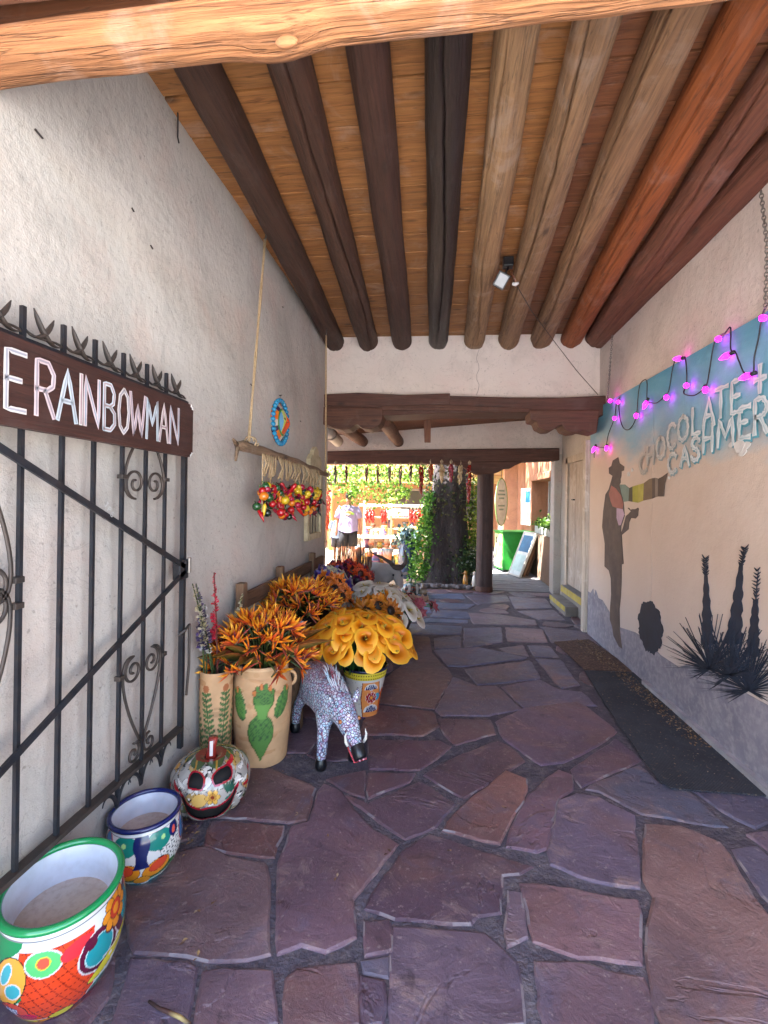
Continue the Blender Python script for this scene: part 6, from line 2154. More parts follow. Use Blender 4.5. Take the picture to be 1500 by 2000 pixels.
rdm = [sunflower_mesh('red_daisy', S('b8281c'), S('7a1a2c'), 50, 18, .07, S('4a1c1c')), sunflower_mesh('orange_daisy', S('d9541c'), S('a83018'), 51, 18, .07, S('3a1a10')), sunflower_mesh('plum_daisy', S('6a2050'), S('4a1640'), 52, 18, .065, S('2a0c1c'))]
b = thing('daisy_bunch', 'red, orange and plum daisies massed behind the purple irises', 'flowers', (-.98, 5.0, .45))
place('vase', MB().lathe([(.08, 0), (.09, .01), (.10, .15), (.08, .25), (.09, .27), (.07, .27)], 24, col=S('35506a')).mesh('vase', m_paint, True), b, Matrix.Identity(4))
bouquet(b, rdm, 46, .30, .2, .09, (0, 0, .32), .03, 1.05, part='daisy', seed=23, clampx=-1.3, roots=.06, zroot=-.14, tipdown=False, facing=Vector((0, -.4, 0)))
b = thing('orange_sunflower_bunch', 'small orange sunflowers next to the second birds of paradise', 'flowers', (-.92, 4.02, .45))
place('vase', MB().lathe([(.07, 0), (.08, .01), (.10, .1), (.08, .2), (.085, .22), (.07, .22)], 24, col=S('3a2c22')).mesh('vase', m_matte, True), b, Matrix.Identity(4))
bouquet(b, sfo, 22, .17, .16, .12, (0, 0, .30), .05, 1.1, part='sunflower', seed=25, clampx=-1.3, roots=.05, zroot=-.1, tipdown=False, facing=Vector((.2, -.4, 0)))
# small pottery figures tucked beneath the bouquets
p = fl(600, 1268, .45)
o = MB().lathe([(.03, 0), (.06, .02), (.075, .07), (.06, .12), (.03, .15), (.035, .165)], 20, col=[S('7a1c20'), S('8a2024'), S('a02a2c'), S('8a2024'), S('2c5a34'), S('2c5a34')]).build('red_jug', m_paint, smooth=True)
o.location = (-.93, 3.28, .451)
tag(o, 'small dark red and green jug at the front of the bench', 'jug')
# twig basket
tb = thing('twig_basket', 'basket of bare brown twigs behind the red daisies', 'basket', (-1.02, 5.62, 0.0))
r_ = random.Random(31)
mb = MB()
for k in range(90):
    a = r_.uniform(0, 6.28)
    q0 = Vector((.10 * math.cos(a), .10 * math.sin(a), .50))
    q2 = Vector((.22 * math.cos(a) + r_.gauss(0, .03), .18 * math.sin(a), 1.02 + r_.uniform(-.08, .06)))
    q1 = q0.lerp(q2, .5) + Vector((.06 * math.cos(a), .06 * math.sin(a), 0))
    mb.tube([q0, q1, q2], [.006, .005, .002], 5, col=r_.choice([S('4a2418'), S('5e3020'), S('3a1c18'), S('7a5a3c')]))
place('twigs', mb.mesh('twigs', m_matte), tb, Matrix.Identity(4))
place('basket_body', MB().lathe([(.12, 0), (.14, .02), (.17, .3), (.16, .55), (.17, .57), (.15, .57)], 28, col=[S('4a3428'), S('5a4030'), S('6a4c38'), S('5a4030'), S('7a5a42'), S('3a2820')]).mesh('basket_body', m_matte, True), tb, Matrix.Identity(4))

# ------------------------------------------------------------------ carved javelina
def skin_obj(name, verts, edges, radii, mat, parent, sub=2, root=0):
    me = bpy.data.meshes.new(name)
    me.from_pydata([tuple(v) for v in verts], edges, [])
    me.materials.append(mat)
    o = bpy.data.objects.new(name, me)
    COL.objects.link(o)
    sk = o.modifiers.new('skin', 'SKIN')
    sk.use_smooth_shade = True
    lay = me.skin_vertices[0].data if me.skin_vertices else None
    if lay is None:
        bm = bmesh.new()
        bm.from_mesh(me)
        bm.verts.layers.skin.verify()
        bm.to_mesh(me)
        bm.free()
        lay = me.skin_vertices[0].data
    for i, r in enumerate(radii):
        lay[i].radius = r if isinstance(r, tuple) else (r, r)
        lay[i].use_root = (i == root)
    ss = o.modifiers.new('sub', 'SUBSURF')
    ss.levels = ss.render_levels = sub
    if parent is not None:
        o.parent = parent
    return o
def fleck_mat():
    m, nt, b = new_mat('painted_flecks')
    v = coords(nt, rnd=False)
    vo = nt.nodes.new('ShaderNodeTexVoronoi')
    vo.feature = 'F1'
    vo.inputs['Scale'].default_value = 62
    nt.links.new(v, vo.inputs['Vector'])
    vd = nt.nodes.new('ShaderNodeTexVoronoi')
    vd.feature = 'DISTANCE_TO_EDGE'
    vd.inputs['Scale'].default_value = 62
    nt.links.new(v, vd.inputs['Vector'])
    sx = nt.nodes.new('ShaderNodeSeparateColor')
    nt.links.new(vo.outputs['Color'], sx.inputs[0])
    base = ramp_n(nt, sx.outputs[0], [(0.0, S('c9d3d8')), (0.3, S('9fc4d0')), (0.5, S('d8d4dc')), (0.75, S('8ab4cc')), (0.9, S('b7a0bc'))])
    lines = ramp_n(nt, sx.outputs[1], [(0.0, S('35304a')), (0.35, S('7a3048')), (0.6, S('2a4a5a')), (0.85, S('5a4a70'))])
    e = ramp_n(nt, vd.outputs['Distance'], [(0.06, 1.0), (0.17, 0.0)])
    c = mix_n(nt, e, base, lines)
    # russet saddle along the spine
    s2 = nt.nodes.new('ShaderNodeSeparateXYZ')
    nt.links.new(v, s2.inputs[0])
    sad = ramp_n(nt, math_n(nt, 'ADD', s2.outputs['Z'], math_n(nt, 'MULTIPLY', noise_n(nt, v, 20, 3), .12)), [(0.50, 0.0), (0.60, 0.7)])
    c = mix_n(nt, sad, c, S('8a6064'))
    nt.links.new(c, b.inputs['Base Color'])
    b.inputs['Roughness'].default_value = .45
    return m
m_fleck = fleck_mat()
m_black = M_('black_lacquer', S('16171b'), S('0e0f12'), 6, .35, .1)
f1, f2, h1, h2 = fl(630, 1500), fl(692, 1490), fl(605, 1422), fl(655, 1400)
f1 = Vector((f1.x, f1.y, 0)); f2 = Vector((f2.x, f2.y, 0)); h1 = Vector((h1.x, h1.y, 0))
fwd = Vector((.57, -.82, 0)).normalized()
sid = Vector((fwd.y * -1, fwd.x, 0)) * -1
if sid.x < 0:
    sid = -sid
cen = Vector((-.665, 2.85, 0))
boar = thing('javelina_statue', 'carved javelina figure painted with white and blue flecks under the yellow callas', 'statue', cen)
def BL(f, s, z):
    return fwd * f + sid * s + Vector((0, 0, z))
V, Ed, Rd = [], [], []
def sv(p, r):
    V.append(p); Rd.append(r)
    return len(V) - 1
pel = sv(BL(-.22, 0, .40), (.10, .115))
mid = sv(BL(-.05, 0, .41), (.112, .125))
sho = sv(BL(.11, 0, .40), (.105, .12))
nek = sv(BL(.21, .0, .375), (.085, .10))
hd = sv(BL(.295, .01, .315), (.068, .076))
mz = sv(BL(.365, .02, .245), (.043, .046))
sn = sv(BL(.41, .025, .20), (.032, .032))
rmp = sv(BL(-.30, 0, .385), (.065, .07))
Ed += [(pel, mid), (mid, sho), (sho, nek), (nek, hd), (hd, mz), (mz, sn), (pel, rmp)]
def legc(root, s, fr, kn, ft, r):
    a = sv(BL(fr, s * .075, .29), r)
    b = sv(kn, r * .74)
    c = sv(ft + Vector((0, 0, .05)), r * .66)
    Ed.extend([(root, a), (a, b), (b, c)])
    return ft
feet = []
for (root, s, fr, ff) in ((sho, -1, .13, .17), (sho, 1, .13, .17), (pel, -1, -.24, -.32), (pel, 1, -.24, -.26)):
    ft = BL(ff, s * .105, 0.0)
    kn = BL(lerp(fr, ff, .6) + (.015 if fr > 0 else -.03), s * .095, .17)
    legc(root, s, fr, kn, ft, .046)
    feet.append(ft)
body = skin_obj('body', V, Ed, Rd, m_fleck, boar, 2, mid)
for ft in feet:
    place('hoof', MB().lathe([(.001, .012), (.032, .012), (.036, .03), (.033, .055), (.026, .072)], 16, c=tuple(ft)).mesh('hoof', m_black, True), boar, Matrix.Identity(4))
hp0, hp1 = BL(.365, .02, .245), BL(.41, .025, .20)
d = (hp1 - hp0).normalized()
place('snout', MB().lathe([(.001, .045), (.028, .045), (.036, .038), (.039, .0), (.037, -.03)], 20).mesh('snout', m_black, True), boar, aim(hp1, d))
for s in (-1, 1):
    place('nostril', MB().ball((s * .012, 0, .046), .007, 8, 6, col=S('d98a9a')).mesh('nostril', m_paint, True), boar, aim(hp1, d))
    q = [Vector((0, 0, 0)), Vector((s * .012, 0, .02)), Vector((s * .016, 0, .05)), Vector((s * .008, 0, .078))]
    place('tusk', MB().tube(q, [.009, .009, .006, .001], 8, col=S('d8d6cc')).mesh('tusk', m_paint, True), boar, Matrix.Translation(hp0 + sid * s * .048 + d * .02 + Vector((0, 0, -.005))))
    ep = BL(.315, .012 + s * .058, .335)
    place('eye', MB().ball(ep, .012, 10, 8, col=S('a8622c')).mesh('eye', m_paint, True), boar, Matrix.Identity(4))
    q = [BL(.245, .01 + s * .06, .40), BL(.23, .01 + s * .085, .44), BL(.21, .01 + s * .10, .465)]
    place('ear', MB().tube(q, [.022, .020, .003], 8, flat=.5).mesh('ear', m_fleck, True), boar, Matrix.Identity(4))
place('lip', MB().tube([hp0 + sid * -.042 + Vector((0, 0, -.03)), hp1 + sid * -.036 + d * .03 + Vector((0, 0, -.024)), hp1 + sid * .036 + d * .03 + Vector((0, 0, -.024)), hp0 + sid * .042 + Vector((0, 0, -.03))], .005, 6, col=S('c9505a')).mesh('lip', m_paint, True), boar, Matrix.Identity(4))
mb = MB()
r_ = random.Random(6)
for k in range(70):
    f = r_.uniform(-.02, .22)
    s = r_.uniform(-.03, .045)
    z = .522 - .05 * max(0, f - .06) / .1 - abs(s) * .35
    p0 = BL(f, s, z - .01)
    mb.tube([p0, p0 + BL(-.02, s * .3, .025), p0 + BL(-.045, s * .5, .035)], [.004, .003, .0008], 4, col=r_.choice([S('d8dce0'), S('a9c4d0'), S('8a4a5a'), S('c9c9d4')]))
place('mane', mb.mesh('mane', m_paint), boar, Matrix.Identity(4))

# ------------------------------------------------------------------ hanging pepper ornament
XO = -1.20
orn = thing('pepper_ornament', 'driftwood stick with a jute fringe of bright ceramic peppers hung on ropes', 'ornament', (XO, 3.6, 1.5))
a, b = onX(462, 868, XO), onX(640, 928, XO)
a = Vector((XO, a.y, a.z)); b = Vector((XO, b.y, b.z))
m_drift = wood_mat('driftwood', S('8d7258'), S('5f4a38'), axis=1, bump=.7)
q = [a.lerp(b, i / 24) + Vector((.012 * nz(i * .4, 2), 0, .014 * nz(i * .35, 7) + .02 * math.sin(i / 24 * math.pi))) for i in range(25)]
rr = [.036 * (1 - .4 * i / 24) * (1 + .18 * nz(i * .8, 3)) for i in range(25)]
rr[0] = .016
MB().tube(q, rr, 12).build('stick', m_drift, orn, smooth=True)
for (p0, dd) in ((a, Vector((.02, -.09, .02))), (a + Vector((0, .02, 0)), Vector((.0, -.03, -.10))), (b, Vector((0, .06, .0)))):
    MB().tube([p0, p0 + dd * .6, p0 + dd], [.016, .011, .007], 7).build('branch_stub', m_drift, orn, smooth=True)
r1a, r1b = onX(515, 468, -1.23), onX(486, 862, XO)
r2a = Vector((XO, 0, 0)) + Vector((0, onX(637, 655, XO).y, onX(637, 655, XO).z))
r2b = onX(636, 925, XO)
zt = ZC - .16
for (p0, p1) in ((Vector((-1.22, r1a.y, r1a.z)), Vector((XO, r1b.y, r1b.z))), (r2a, Vector((XO, r2b.y, r2b.z)))):
    for s in (-1, 1):
        qq = [p0.lerp(p1, i / 10) + Vector((.004 * s, .004 * s * math.cos(i * 2), 0)) for i in range(11)]
        MB().tube(qq, .0048, 6).build('rope', m_rope, orn, smooth=True)
    hk = [p0 + Vector((0, .0, -.005)), p0 + Vector((.0, .012, .02)), p0 + Vector((0, .02, .07)), p0 + Vector((0, .05, .12))]
    MB().tube(hk, .005, 6).build('ceiling_hook', m_steel, orn, smooth=True)
    loop = [p1 + Vector((.034 * math.cos(t), .006 * t, .034 * math.sin(t))) for t in [i * .5 for i in range(26)]]
    MB().tube(loop, .0055, 6).build('rope_wrap', m_rope, orn, smooth=True)
MB().tube([Vector((XO, r2b.y, r2b.z)), Vector((XO, r2b.y + .01, r2b.z - .85))], .005, 5).build('rope_tail', m_rope, orn)
ymin, ymax = onX(505, 890, XO).y, onX(618, 925, XO).y
r_ = random.Random(4)
for k in range(30):
    yy = lerp(ymin, ymax, (k + .5) / 30)
    tt = (yy - a.y) / (b.y - a.y)
    ztop = lerp(a.z, b.z, tt)
    L = r_.uniform(.13, .2)
    qq = [Vector((XO + .02, yy, ztop + .01)), Vector((XO + .035 + r_.gauss(0, .008), yy + r_.gauss(0, .015), ztop - L * .5)), Vector((XO + .02 + r_.gauss(0, .01), yy + r_.gauss(0, .02), ztop - L))]
    MB().tube(qq, .0075, 6).build('jute_cord', m_rope, orn, smooth=True)
MB().tube([Vector((XO + .03, ymin + .0, a.z - .02)), Vector((XO + .03, ymin + .0, 1.50))], .006, 6).build('jute_cord', m_rope, orn)
pepm = {}
pc = {'red': 'b0141c', 'crimson': 'a81438', 'orange': 'd97a1c', 'yellow': 'd8b428', 'green': '1f4a24', 'dark': '14241a', 'wine': '5a1024'}
for nm, c in pc.items():
    cc = S(c)
    m1 = MB()
    m1.ball((0, 0, 0), .028, 12, 8, col=cc, sc=(1, 1, .92))
    m1.tube([(0, 0, .022), (.003, 0, .038)], [.006, .003], 5, col=S('3f5a2c'))
    pepm[nm, 0] = m1.mesh('round_pepper', m_paint, True)
    m2 = MB()
    m2.tube([(0, 0, .05), (0, 0, .03), (.004, 0, -.005), (.014, 0, -.05)], [.008, .016, .013, .001], 8, col=cc)
    m2.tube([(0, 0, .05), (0, .003, .068)], [.006, .003], 5, col=S('3f5a2c'))
    pepm[nm, 1] = m2.mesh('long_pepper', m_paint, True)
names = ['red', 'red', 'crimson', 'orange', 'yellow', 'yellow', 'green', 'dark', 'wine', 'red', 'orange']
for k in range(165):
    u = (k * .61803) % 1
    v = r_.random()
    yy = lerp(ymin - .045, ymax + .06, u)
    zz = lerp(1.685, 1.455, v) - .03 * u * 0 + .012 * math.sin(u * 14)
    nm = r_.choice(names)
    kind = 1 if r_.random() < .25 else 0
    M = Matrix.Translation(Vector((XO + .03 + r_.uniform(-.03, .035), yy, zz)) - Vector(orn.location)) @ Euler((r_.uniform(-.9, .9), r_.uniform(-.9, .9), r_.uniform(0, 6.28))).to_matrix().to_4x4() @ Matrix.Scale(r_.uniform(.85, 1.25), 4)
    place('long_pepper' if kind else 'round_pepper', pepm[nm, kind], orn, M)

# ------------------------------------------------------------------ ceramic sun plaque
pc_ = onX(543, 825, XL)
pq = thing('sun_plaque', 'round ceramic plaque with a blue beaded edge and orange half face', 'plaque', (XL + .012, pc_.y, pc_.z))
n, m = 96, 26
vs, cs = [], []
R = .185
for j in range(m + 1):
    v = j / m
    for i in range(n):
        a = 2 * math.pi * i / n
        y, z = R * v * math.cos(a), R * v * math.sin(a)
        dome = .055 * (1 - v ** 2) + .012 * math.cos(min(1, v) * 3)
        yy, zz = math.cos(a) * v, math.sin(a) * v
        # features of the orange half face (towards -z/+y side) and the blue moon half
        nose = .022 * math.exp(-((yy - .12) / .12) ** 2 - ((zz + .05) / .28) ** 2)
        c = S('c8481a')
        if v > .62:
            k = int((a / (2 * math.pi)) * 18) % 4
            c = [S('d86a1e'), S('c9c4b4'), S('3a2a4a'), S('d87a2a')][k]
        if v <= .62:
            if yy < -.12 + .12 * math.sin(zz * 4):
                c = S('5f9ac0') if yy < -.3 else S('b9c45a')
            if math.hypot(yy - .3, zz - .12) < .07 or math.hypot(yy + .18, zz - .12) < .07:
                c = S('1c1a1c')
            if math.hypot((yy - .2) / 1.8, zz + .3) < .06:
                c = S('9a1c18')
            if abs(v - .6) < .035:
                c = S('2f7a3c')
        vs.append((dome + nose, y, z)); cs.append(c)
fs = [(j * n + i, j * n + (i + 1) % n, (j + 1) * n + (i + 1) % n, (j + 1) * n + i) for j in range(1, m) for i in range(n)]
place('face_disc', MB().add(vs, fs, 0, cs).mesh('face_disc', m_paint, True), pq, Matrix.Identity(4))
bead = MB().ball((0, 0, 0), .021, 10, 7, col=S('1c86b4')).mesh('bead', m_paint, True)
for k in range(28):
    a = 2 * math.pi * k / 28
    place('bead', bead, pq, Matrix.Translation((.012, R * math.cos(a), R * math.sin(a))))
place('hanger_nail', MB().tube([(-.01, 0, R + .045), (.02, 0, R + .05)], .004, 5).mesh('hanger_nail', m_iron), pq, Matrix.Identity(4))
place('hanger_wire', MB().tube([(.005, 0, R + .045), (.005, 0, R + .0)], .002, 4).mesh('hanger_wire', m_iron), pq, Matrix.Identity(4))

# ornate white mirror frame on the wall at the far end
mc = onX(627, 950, XL)
mf = thing('crested_mirror', 'tall cream mirror with a carved crest on the wall behind the peppers', 'mirror', (XL + .004, 4.95, 1.15))
m_cream = M_('cream_paint', S('cfc3a4'), S('b0a384'), 8, .7, .4, 50, .004, fine=(14, S('7a6a50'), .5))
h_ = .78
for (y0, y1, z0, z1) in ((-.3, -.23, 0, h_), (.23, .3, 0, h_), (-.229, .229, 0, .07), (-.229, .229, h_ - .07, h_)):
    place('frame_rail', MB().box((0, y0, z0), (.045, y1, z1), bev=.008).mesh('frame_rail', m_cream), mf, Matrix.Identity(4))
place('backing', MB().box((0, -.228, .071), (.02, .228, h_ - .071)).mesh('backing', M_('pale_backing', S('c9c4a8'), S('b3ad90'), 5, .4)), mf, Matrix.Identity(4))
for k in range(3):
    y0 = -.16 + .11 * k
    place('pane_bar', MB().box((.021, y0, .075), (.03, y0 + .014, h_ - .075)).mesh('pane_bar', m_iron_warm), mf, Matrix.Identity(4))
cr = [(-.22, 0), (-.24, .08), (-.17, .14), (-.13, .10), (-.09, .19), (0, .235), (.09, .19), (.13, .10), (.17, .14), (.24, .08), (.22, 0)]
place('crest', MB().prism(cr, lambda u, v, k: (0 if k else .045, u, v + h_ + .001)).mesh('crest', m_cream), mf, Matrix.Identity(4))

# ------------------------------------------------------------------ string of pink bulbs on the mural wall
XB = XP - .03
def WB(x, y):
    p = onX(x, y, XB)
    return Vector((XB, p.y, p.z))
sl = thing('string_lights', 'dark cable of glowing pink bulbs looped along the top of the mural', 'string lights', (XB, 4, 2.5))
m_cable = M_('green_cable', S('1d2a2a'), S('141c1c'), 10, .6, .1)
me_, nt, b_ = new_mat('pink_bulb')
b_.inputs['Base Color'].default_value = (.8, .02, .5, 1)
b_.inputs['Roughness'].default_value = .2
b_.inputs['Emission Color'].default_value = (1.0, .006, .66, 1)
b_.inputs['Emission Strength'].default_value = 1.5
Z7 = lambda u, v: (1150 + u / 4.2857, 600 + v / 4.2857)
cable = [(45, 1260), (50, 1165), (85, 1172), (140, 1165), (165, 1060), (215, 925), (232, 800), (262, 750), (250, 800), (262, 930), (290, 1010), (330, 1025), (370, 985), (400, 900), (415, 720), (435, 635), (485, 615), (487, 780), (520, 798), (570, 800), (640, 740), (672, 690), (700, 520), (730, 440), (800, 420), (818, 520), (818, 640), (795, 720), (870, 740), (930, 710), (985, 655), (1010, 530), (1040, 340), (1070, 260), (1140, 215), (1187, 172), (1187, 350), (1225, 375), (1260, 460), (1305, 555), (1375, 550), (1385, 420), (1420, 260), (1445, 110), (1480, 0), (1560, -60), (1600, 150), (1660, 330), (1760, 360), (1800, 100)]
pts_ = [WB(*Z7(u, v)) for u, v in cable]
sm_ = []
for i in range(len(pts_) - 1):
    p0, p1, p2, p3 = pts_[max(0, i - 1)], pts_[i], pts_[i + 1], pts_[min(len(pts_) - 1, i + 2)]
    for k in range(4):
        f = k / 4
        sm_.append(.5 * (2 * p1 + (p2 - p0) * f + (2 * p0 - 5 * p1 + 4 * p2 - p3) * f * f + (3 * p1 - p0 - 3 * p2 + p3) * f ** 3))
for p in sm_:
    p.x = XB
MB().tube(sm_, .0042, 6).build('cable', m_cable, sl, smooth=True)
bm0 = MB().lathe([(.0105, 0), (.0165, .012), (.019, .026), (.0165, .045), (.010, .062), (.004, .074), (.0005, .078)], 14).mesh('bulb', me_, True)
sk0 = MB().lathe([(.006, -.03), (.0125, -.028), (.0125, .002), (.010, .003)], 12, cap=True).mesh('socket', m_cable, True)
for (u, v, du, dv) in ((52, 1168, -5, 40), (150, 1166, 15, 40), (178, 790, 10, -8), (245, 795, 20, -3), (215, 925, 20, 12), (398, 895, 12, 20), (487, 785, -5, 40), (648, 745, 35, 30), (775, 428, -50, 8), (812, 655, 40, 2), (975, 675, 30, 35), (1078, 262, 35, 8), (1185, 390, -50, 40), (1360, 562, -50, 30), (1448, 85, 40, 8), (1620, 240, 40, 20), (1760, 365, 20, 40)):
    p, q = WB(*Z7(u, v)), WB(*Z7(u + du, v + dv))
    d = (q - p).normalized()
    d = (d + Vector((-.35, 0, 0))).normalized()
    M = aim(p - Vector(sl.location), d)
    bo = place('bulb', bm0, sl, M)
    place('socket', sk0, bo, Matrix.Identity(4))

# ------------------------------------------------------------------ chains, wires, floodlight under the logs
link_me = None
q = [(.0085 * math.cos(a), 0, .014 * math.sin(a)) for a in [2 * math.pi * i / 14 for i in range(14)]]
link_me = MB().tube(q, .0030, 6, closed=True).mesh('chain_link', m_steel, True)
def chain(label, P):
    t = thing('hanging_chain', label, 'chain', P[0], 0, 'chains hanging on the mural side')
    L = sum((Vector(P[i + 1]) - Vector(P[i])).length for i in range(len(P) - 1))
    n = int(L / .0205)
    for k in range(n):
        s = (k + .5) / n * L
        for i in range(len(P) - 1):
            e = (Vector(P[i + 1]) - Vector(P[i]))
            if s <= e.length:
                p = Vector(P[i]) + e * (s / e.length)
                break
            s -= e.length
        place('chain_link', link_me, t, Matrix.Translation(p - Vector(P[0])) @ aim((0, 0, 0), e, math.pi / 2 * (k % 2)))
    return t
ca = onX(1486, 372, 1.76)
cb = onX(1495, 600, 1.80)
chain('steel chain on an open ring hook in front of the plain plaster above the mural', [(1.76, ca.y, ca.z), (1.79, ca.y - .01, lerp(ca.z, cb.z, .5)), (1.80, cb.y, cb.z)])
k1, k2 = onX(1198, 655, 1.78), onX(1186, 785, 1.80)
ch2 = chain('steel chain dropping from the last log to the end of the carved beam', [(1.77, k1.y, k1.z), (1.80, k2.y, k2.z)])
for ch, pp in ((ch2, (1.77, k1.y, k1.z)),):
    pass
w = thing('thin_wire', 'thin dark wire running from the floodlight to the carved beam', 'wire', onY(1000, 545, 3.9))
pA, pB, pC, pD = onY(1003, 548, 3.75), onY(1040, 610, 4.5), onY(1085, 670, 5.3), onY(1168, 771, 5.3)
MB().tube([pA, pB, pC, pC.lerp(pD, .5) + Vector((.0, 0, -.02)), pD], .0038, 5).build('wire_strand', m_iron_warm, w)
MB().tube([onY(1196, 655, 5.3), onY(1188, 770, 5.3)], .004, 5).build('wire_strand', m_iron_warm, w)
fx = onY(988, 540, 3.75)
fld = thing('floodlight', 'small black floodlight with a pale face clamped between the logs', 'light', fx)
place('mount', MB().box((-.035, -.035, .04), (.045, .035, .115), bev=.008).mesh('mount', m_black), fld, Matrix.Translation((.01, .0, .03)))
place('arm', MB().tube([(.02, 0, .08), (.0, 0, .03), (-.03, 0, -.01)], .008, 8).mesh('arm', m_black, True), fld, Matrix.Identity(4))
Mh = Matrix.Translation((-.035, 0, -.03)) @ Euler((.5, .45, .2)).to_matrix().to_4x4()
place('lamp_head', MB().box((-.05, -.02, -.06), (.05, .025, .06), bev=.008).mesh('lamp_head', m_black), fld, Mh)
place('lamp_glass', MB().box((-.038, -.026, -.046), (.038, -.0205, .046), bev=.002).mesh('lamp_glass', M_('pale_glass', S('8a8f94'), S('6f7478'), 4, .2)), fld, Mh)
place('white_plug', MB().tube([(.05, 0, -.06), (.075, 0, -.065), (.10, 0, -.055)], [.012, .016, .010], 8, col=S('d9d9d9')).mesh('white_plug', m_paint, True), fld, Matrix.Identity(4))
place('lead', MB().tube([(.03, 0, .05), (.06, 0, .0), (.085, 0, -.06)], .004, 5, col=S('7a4a3c')).mesh('lead', m_paint, True), fld, Matrix.Identity(4))

# ------------------------------------------------------------------ floor mat and litter
def mat_poly(px, name, z, mt, label, cat, th=.008):
    poly = [tuple(fl(x, y).xy) for x, y in px]
    out = []
    n = len(poly)
    for i in range(n):
        p, q = Vector(poly[i]), Vector(poly[(i + 1) % n])
        k = max(1, int((q - p).length / .06))
        for s in range(k):
            w = p.lerp(q, s / k)
            out.append((w.x + .008 * nz(w.x * 8, w.y * 8), w.y + .008 * nz(w.x * 8, w.y * 8, 4)))
    o = MB().prism(out, lambda u, v, k: (u, v, z if k else z + th)).build(name, mt, fix=True)
    return tag(o, label, cat)
def mat_mat():
    m, nt, b = new_mat('ribbed_mat')
    v = coords(nt, rnd=False)
    f = noise_n(nt, v, 3, 6, .65)
    c = ramp_n(nt, f, [(.3, S('23262e')), (.7, S('3a3c44'))])
    f2 = noise_n(nt, v, 45, 3, .6)
    c = mix_n(nt, ramp_n(nt, f2, [(.6, 0.0), (.72, .6)]), c, S('7a6a58'))
    nt.links.new(c, b.inputs['Base Color'])
    b.inputs['Roughness'].default_value = .95
    wv = nt.nodes.new('ShaderNodeTexWave')
    wv.inputs['Scale'].default_value = 28
    wv.bands_direction = 'DIAGONAL'
    nt.links.new(v, wv.inputs['Vector'])
    n1 = bump_n(nt, b, wv.outputs['Fac'], .8, .008)
    bump_n(nt, b, noise_n(nt, v, 90, 3, .6), .6, .006, n1)
    return m
mt_o = mat_poly([(1142,1314),(1238,1318),(1300,1366),(1400,1450),(1500,1532),(1540,1566),(1420,1556),(1312,1548),(1285,1530),(1215,1432),(1170,1362)], 'floor_mat', .0165, mat_mat(), 'dark ribbed floor mat strewn with bits beside the mural', 'mat')
litter_poly = [tuple(fl(x, y).xy) for x, y in ((1082,1257),(1150,1252),(1245,1316),(1142,1312))]
o = mat_poly([(1082,1257),(1150,1252),(1243,1316),(1142,1312)], 'litter_patch', .0165, M_('brown_litter', S('5a4338'), S('3f302a'), 9, .95, .8, 90, .01, fine=(40, S('8a7058'), .6)), 'brown patch of leaf litter past the dark ribbed mat', 'mat', .006)  # thin brown sheet standing in for the bed of leaf litter
litter = MB()
r_ = random.Random(17)
BR = [S('7a5c3c'), S('8a6a48'), S('5a4230'), S('937850'), S('453324'), S('a08c70')]
def bit(p, sz, z):
    a = r_.uniform(0, 6.28)
    d = Vector((math.cos(a), math.sin(a), r_.uniform(-.1, .35)))
    s = Vector((-math.sin(a), math.cos(a), 0))
    p = Vector((p[0], p[1], z))
    litter.add([p, p + d * sz * .5 + s * sz * .25 + Vector((0, 0, .003)), p + d * sz, p + d * sz * .5 - s * sz * .25 + Vector((0, 0, .002))], [(0, 1, 2), (0, 2, 3)], 0, r_.choice(BR))
for k in range(900):
    # drift of leaves along the foot of the mural wall
    t = r_.random()
    yy = lerp(5.5, 3.2, t)
    xx = lerp(1.62, 1.76, t ** .5) + r_.gauss(0, .05)
    if xx < 1.79:
        bit((xx, yy), r_.uniform(.012, .03), .026 + .004 * r_.random())
for k in range(280):
    p = fl(r_.uniform(1140, 1490), r_.uniform(1330, 1545))
    if inside((p.x, p.y), [tuple(fl(x, y).xy) for x, y in ((1150,1318),(1238,1322),(1300,1370),(1480,1525),(1312,1544),(1215,1430))]):
        bit(p, r_.uniform(.006, .016), .0262)
for k in range(200):
    p = fl(r_.uniform(1090, 1235), r_.uniform(1256, 1314))
    if inside((p.x, p.y), litter_poly):
        bit(p, r_.uniform(.01, .022), .0242)
for (x, y) in ((877, 1672), (425, 1768), (390, 1782), (386, 1882), (580, 1598), (760, 1672), (1064, 1580), (1110, 1455), (985, 1583), (640, 1640), (352, 1850), (655, 1720)):
    p = fl(x, y)
    for k in range(2):
        bit((p.x + r_.gauss(0, .006), p.y + r_.gauss(0, .006)), r_.uniform(.012, .026), .017)
for k in range(160):
    p = (r_.gauss(-1.2, .05), r_.uniform(1.9, 2.35))
    if p[0] > XL + .03:
        bit(p, r_.uniform(.012, .03), .017 + .004 * r_.random())
for k in range(160):
    p = Vector((r_.uniform(-1.1, 1.7), r_.uniform(1.4, 7.5)))
    bit(p, r_.uniform(.004, .009), .0165)
o = litter.build('leaf_litter', m_matte)
tag(o, 'dry leaf litter drifted along the wall and floor', 'litter', kind='stuff')
p = fl(320, 1985)
q = [fl(290, 1968), fl(310, 1982), fl(330, 1990), fl(352, 2000), fl(372, 2014)]
o = MB().tube([Vector((a.x, a.y, .02)) for a in q], [.004, .005, .006, .006, .005], 7, col=[S('2a1a18'), S('3a2420'), S('4a2c24'), S('b9a56a'), S('4a2c24')]).build('fallen_twig', m_matte, smooth=True)
tag(o, 'dark fallen twig lying on the flagstones', 'twig')

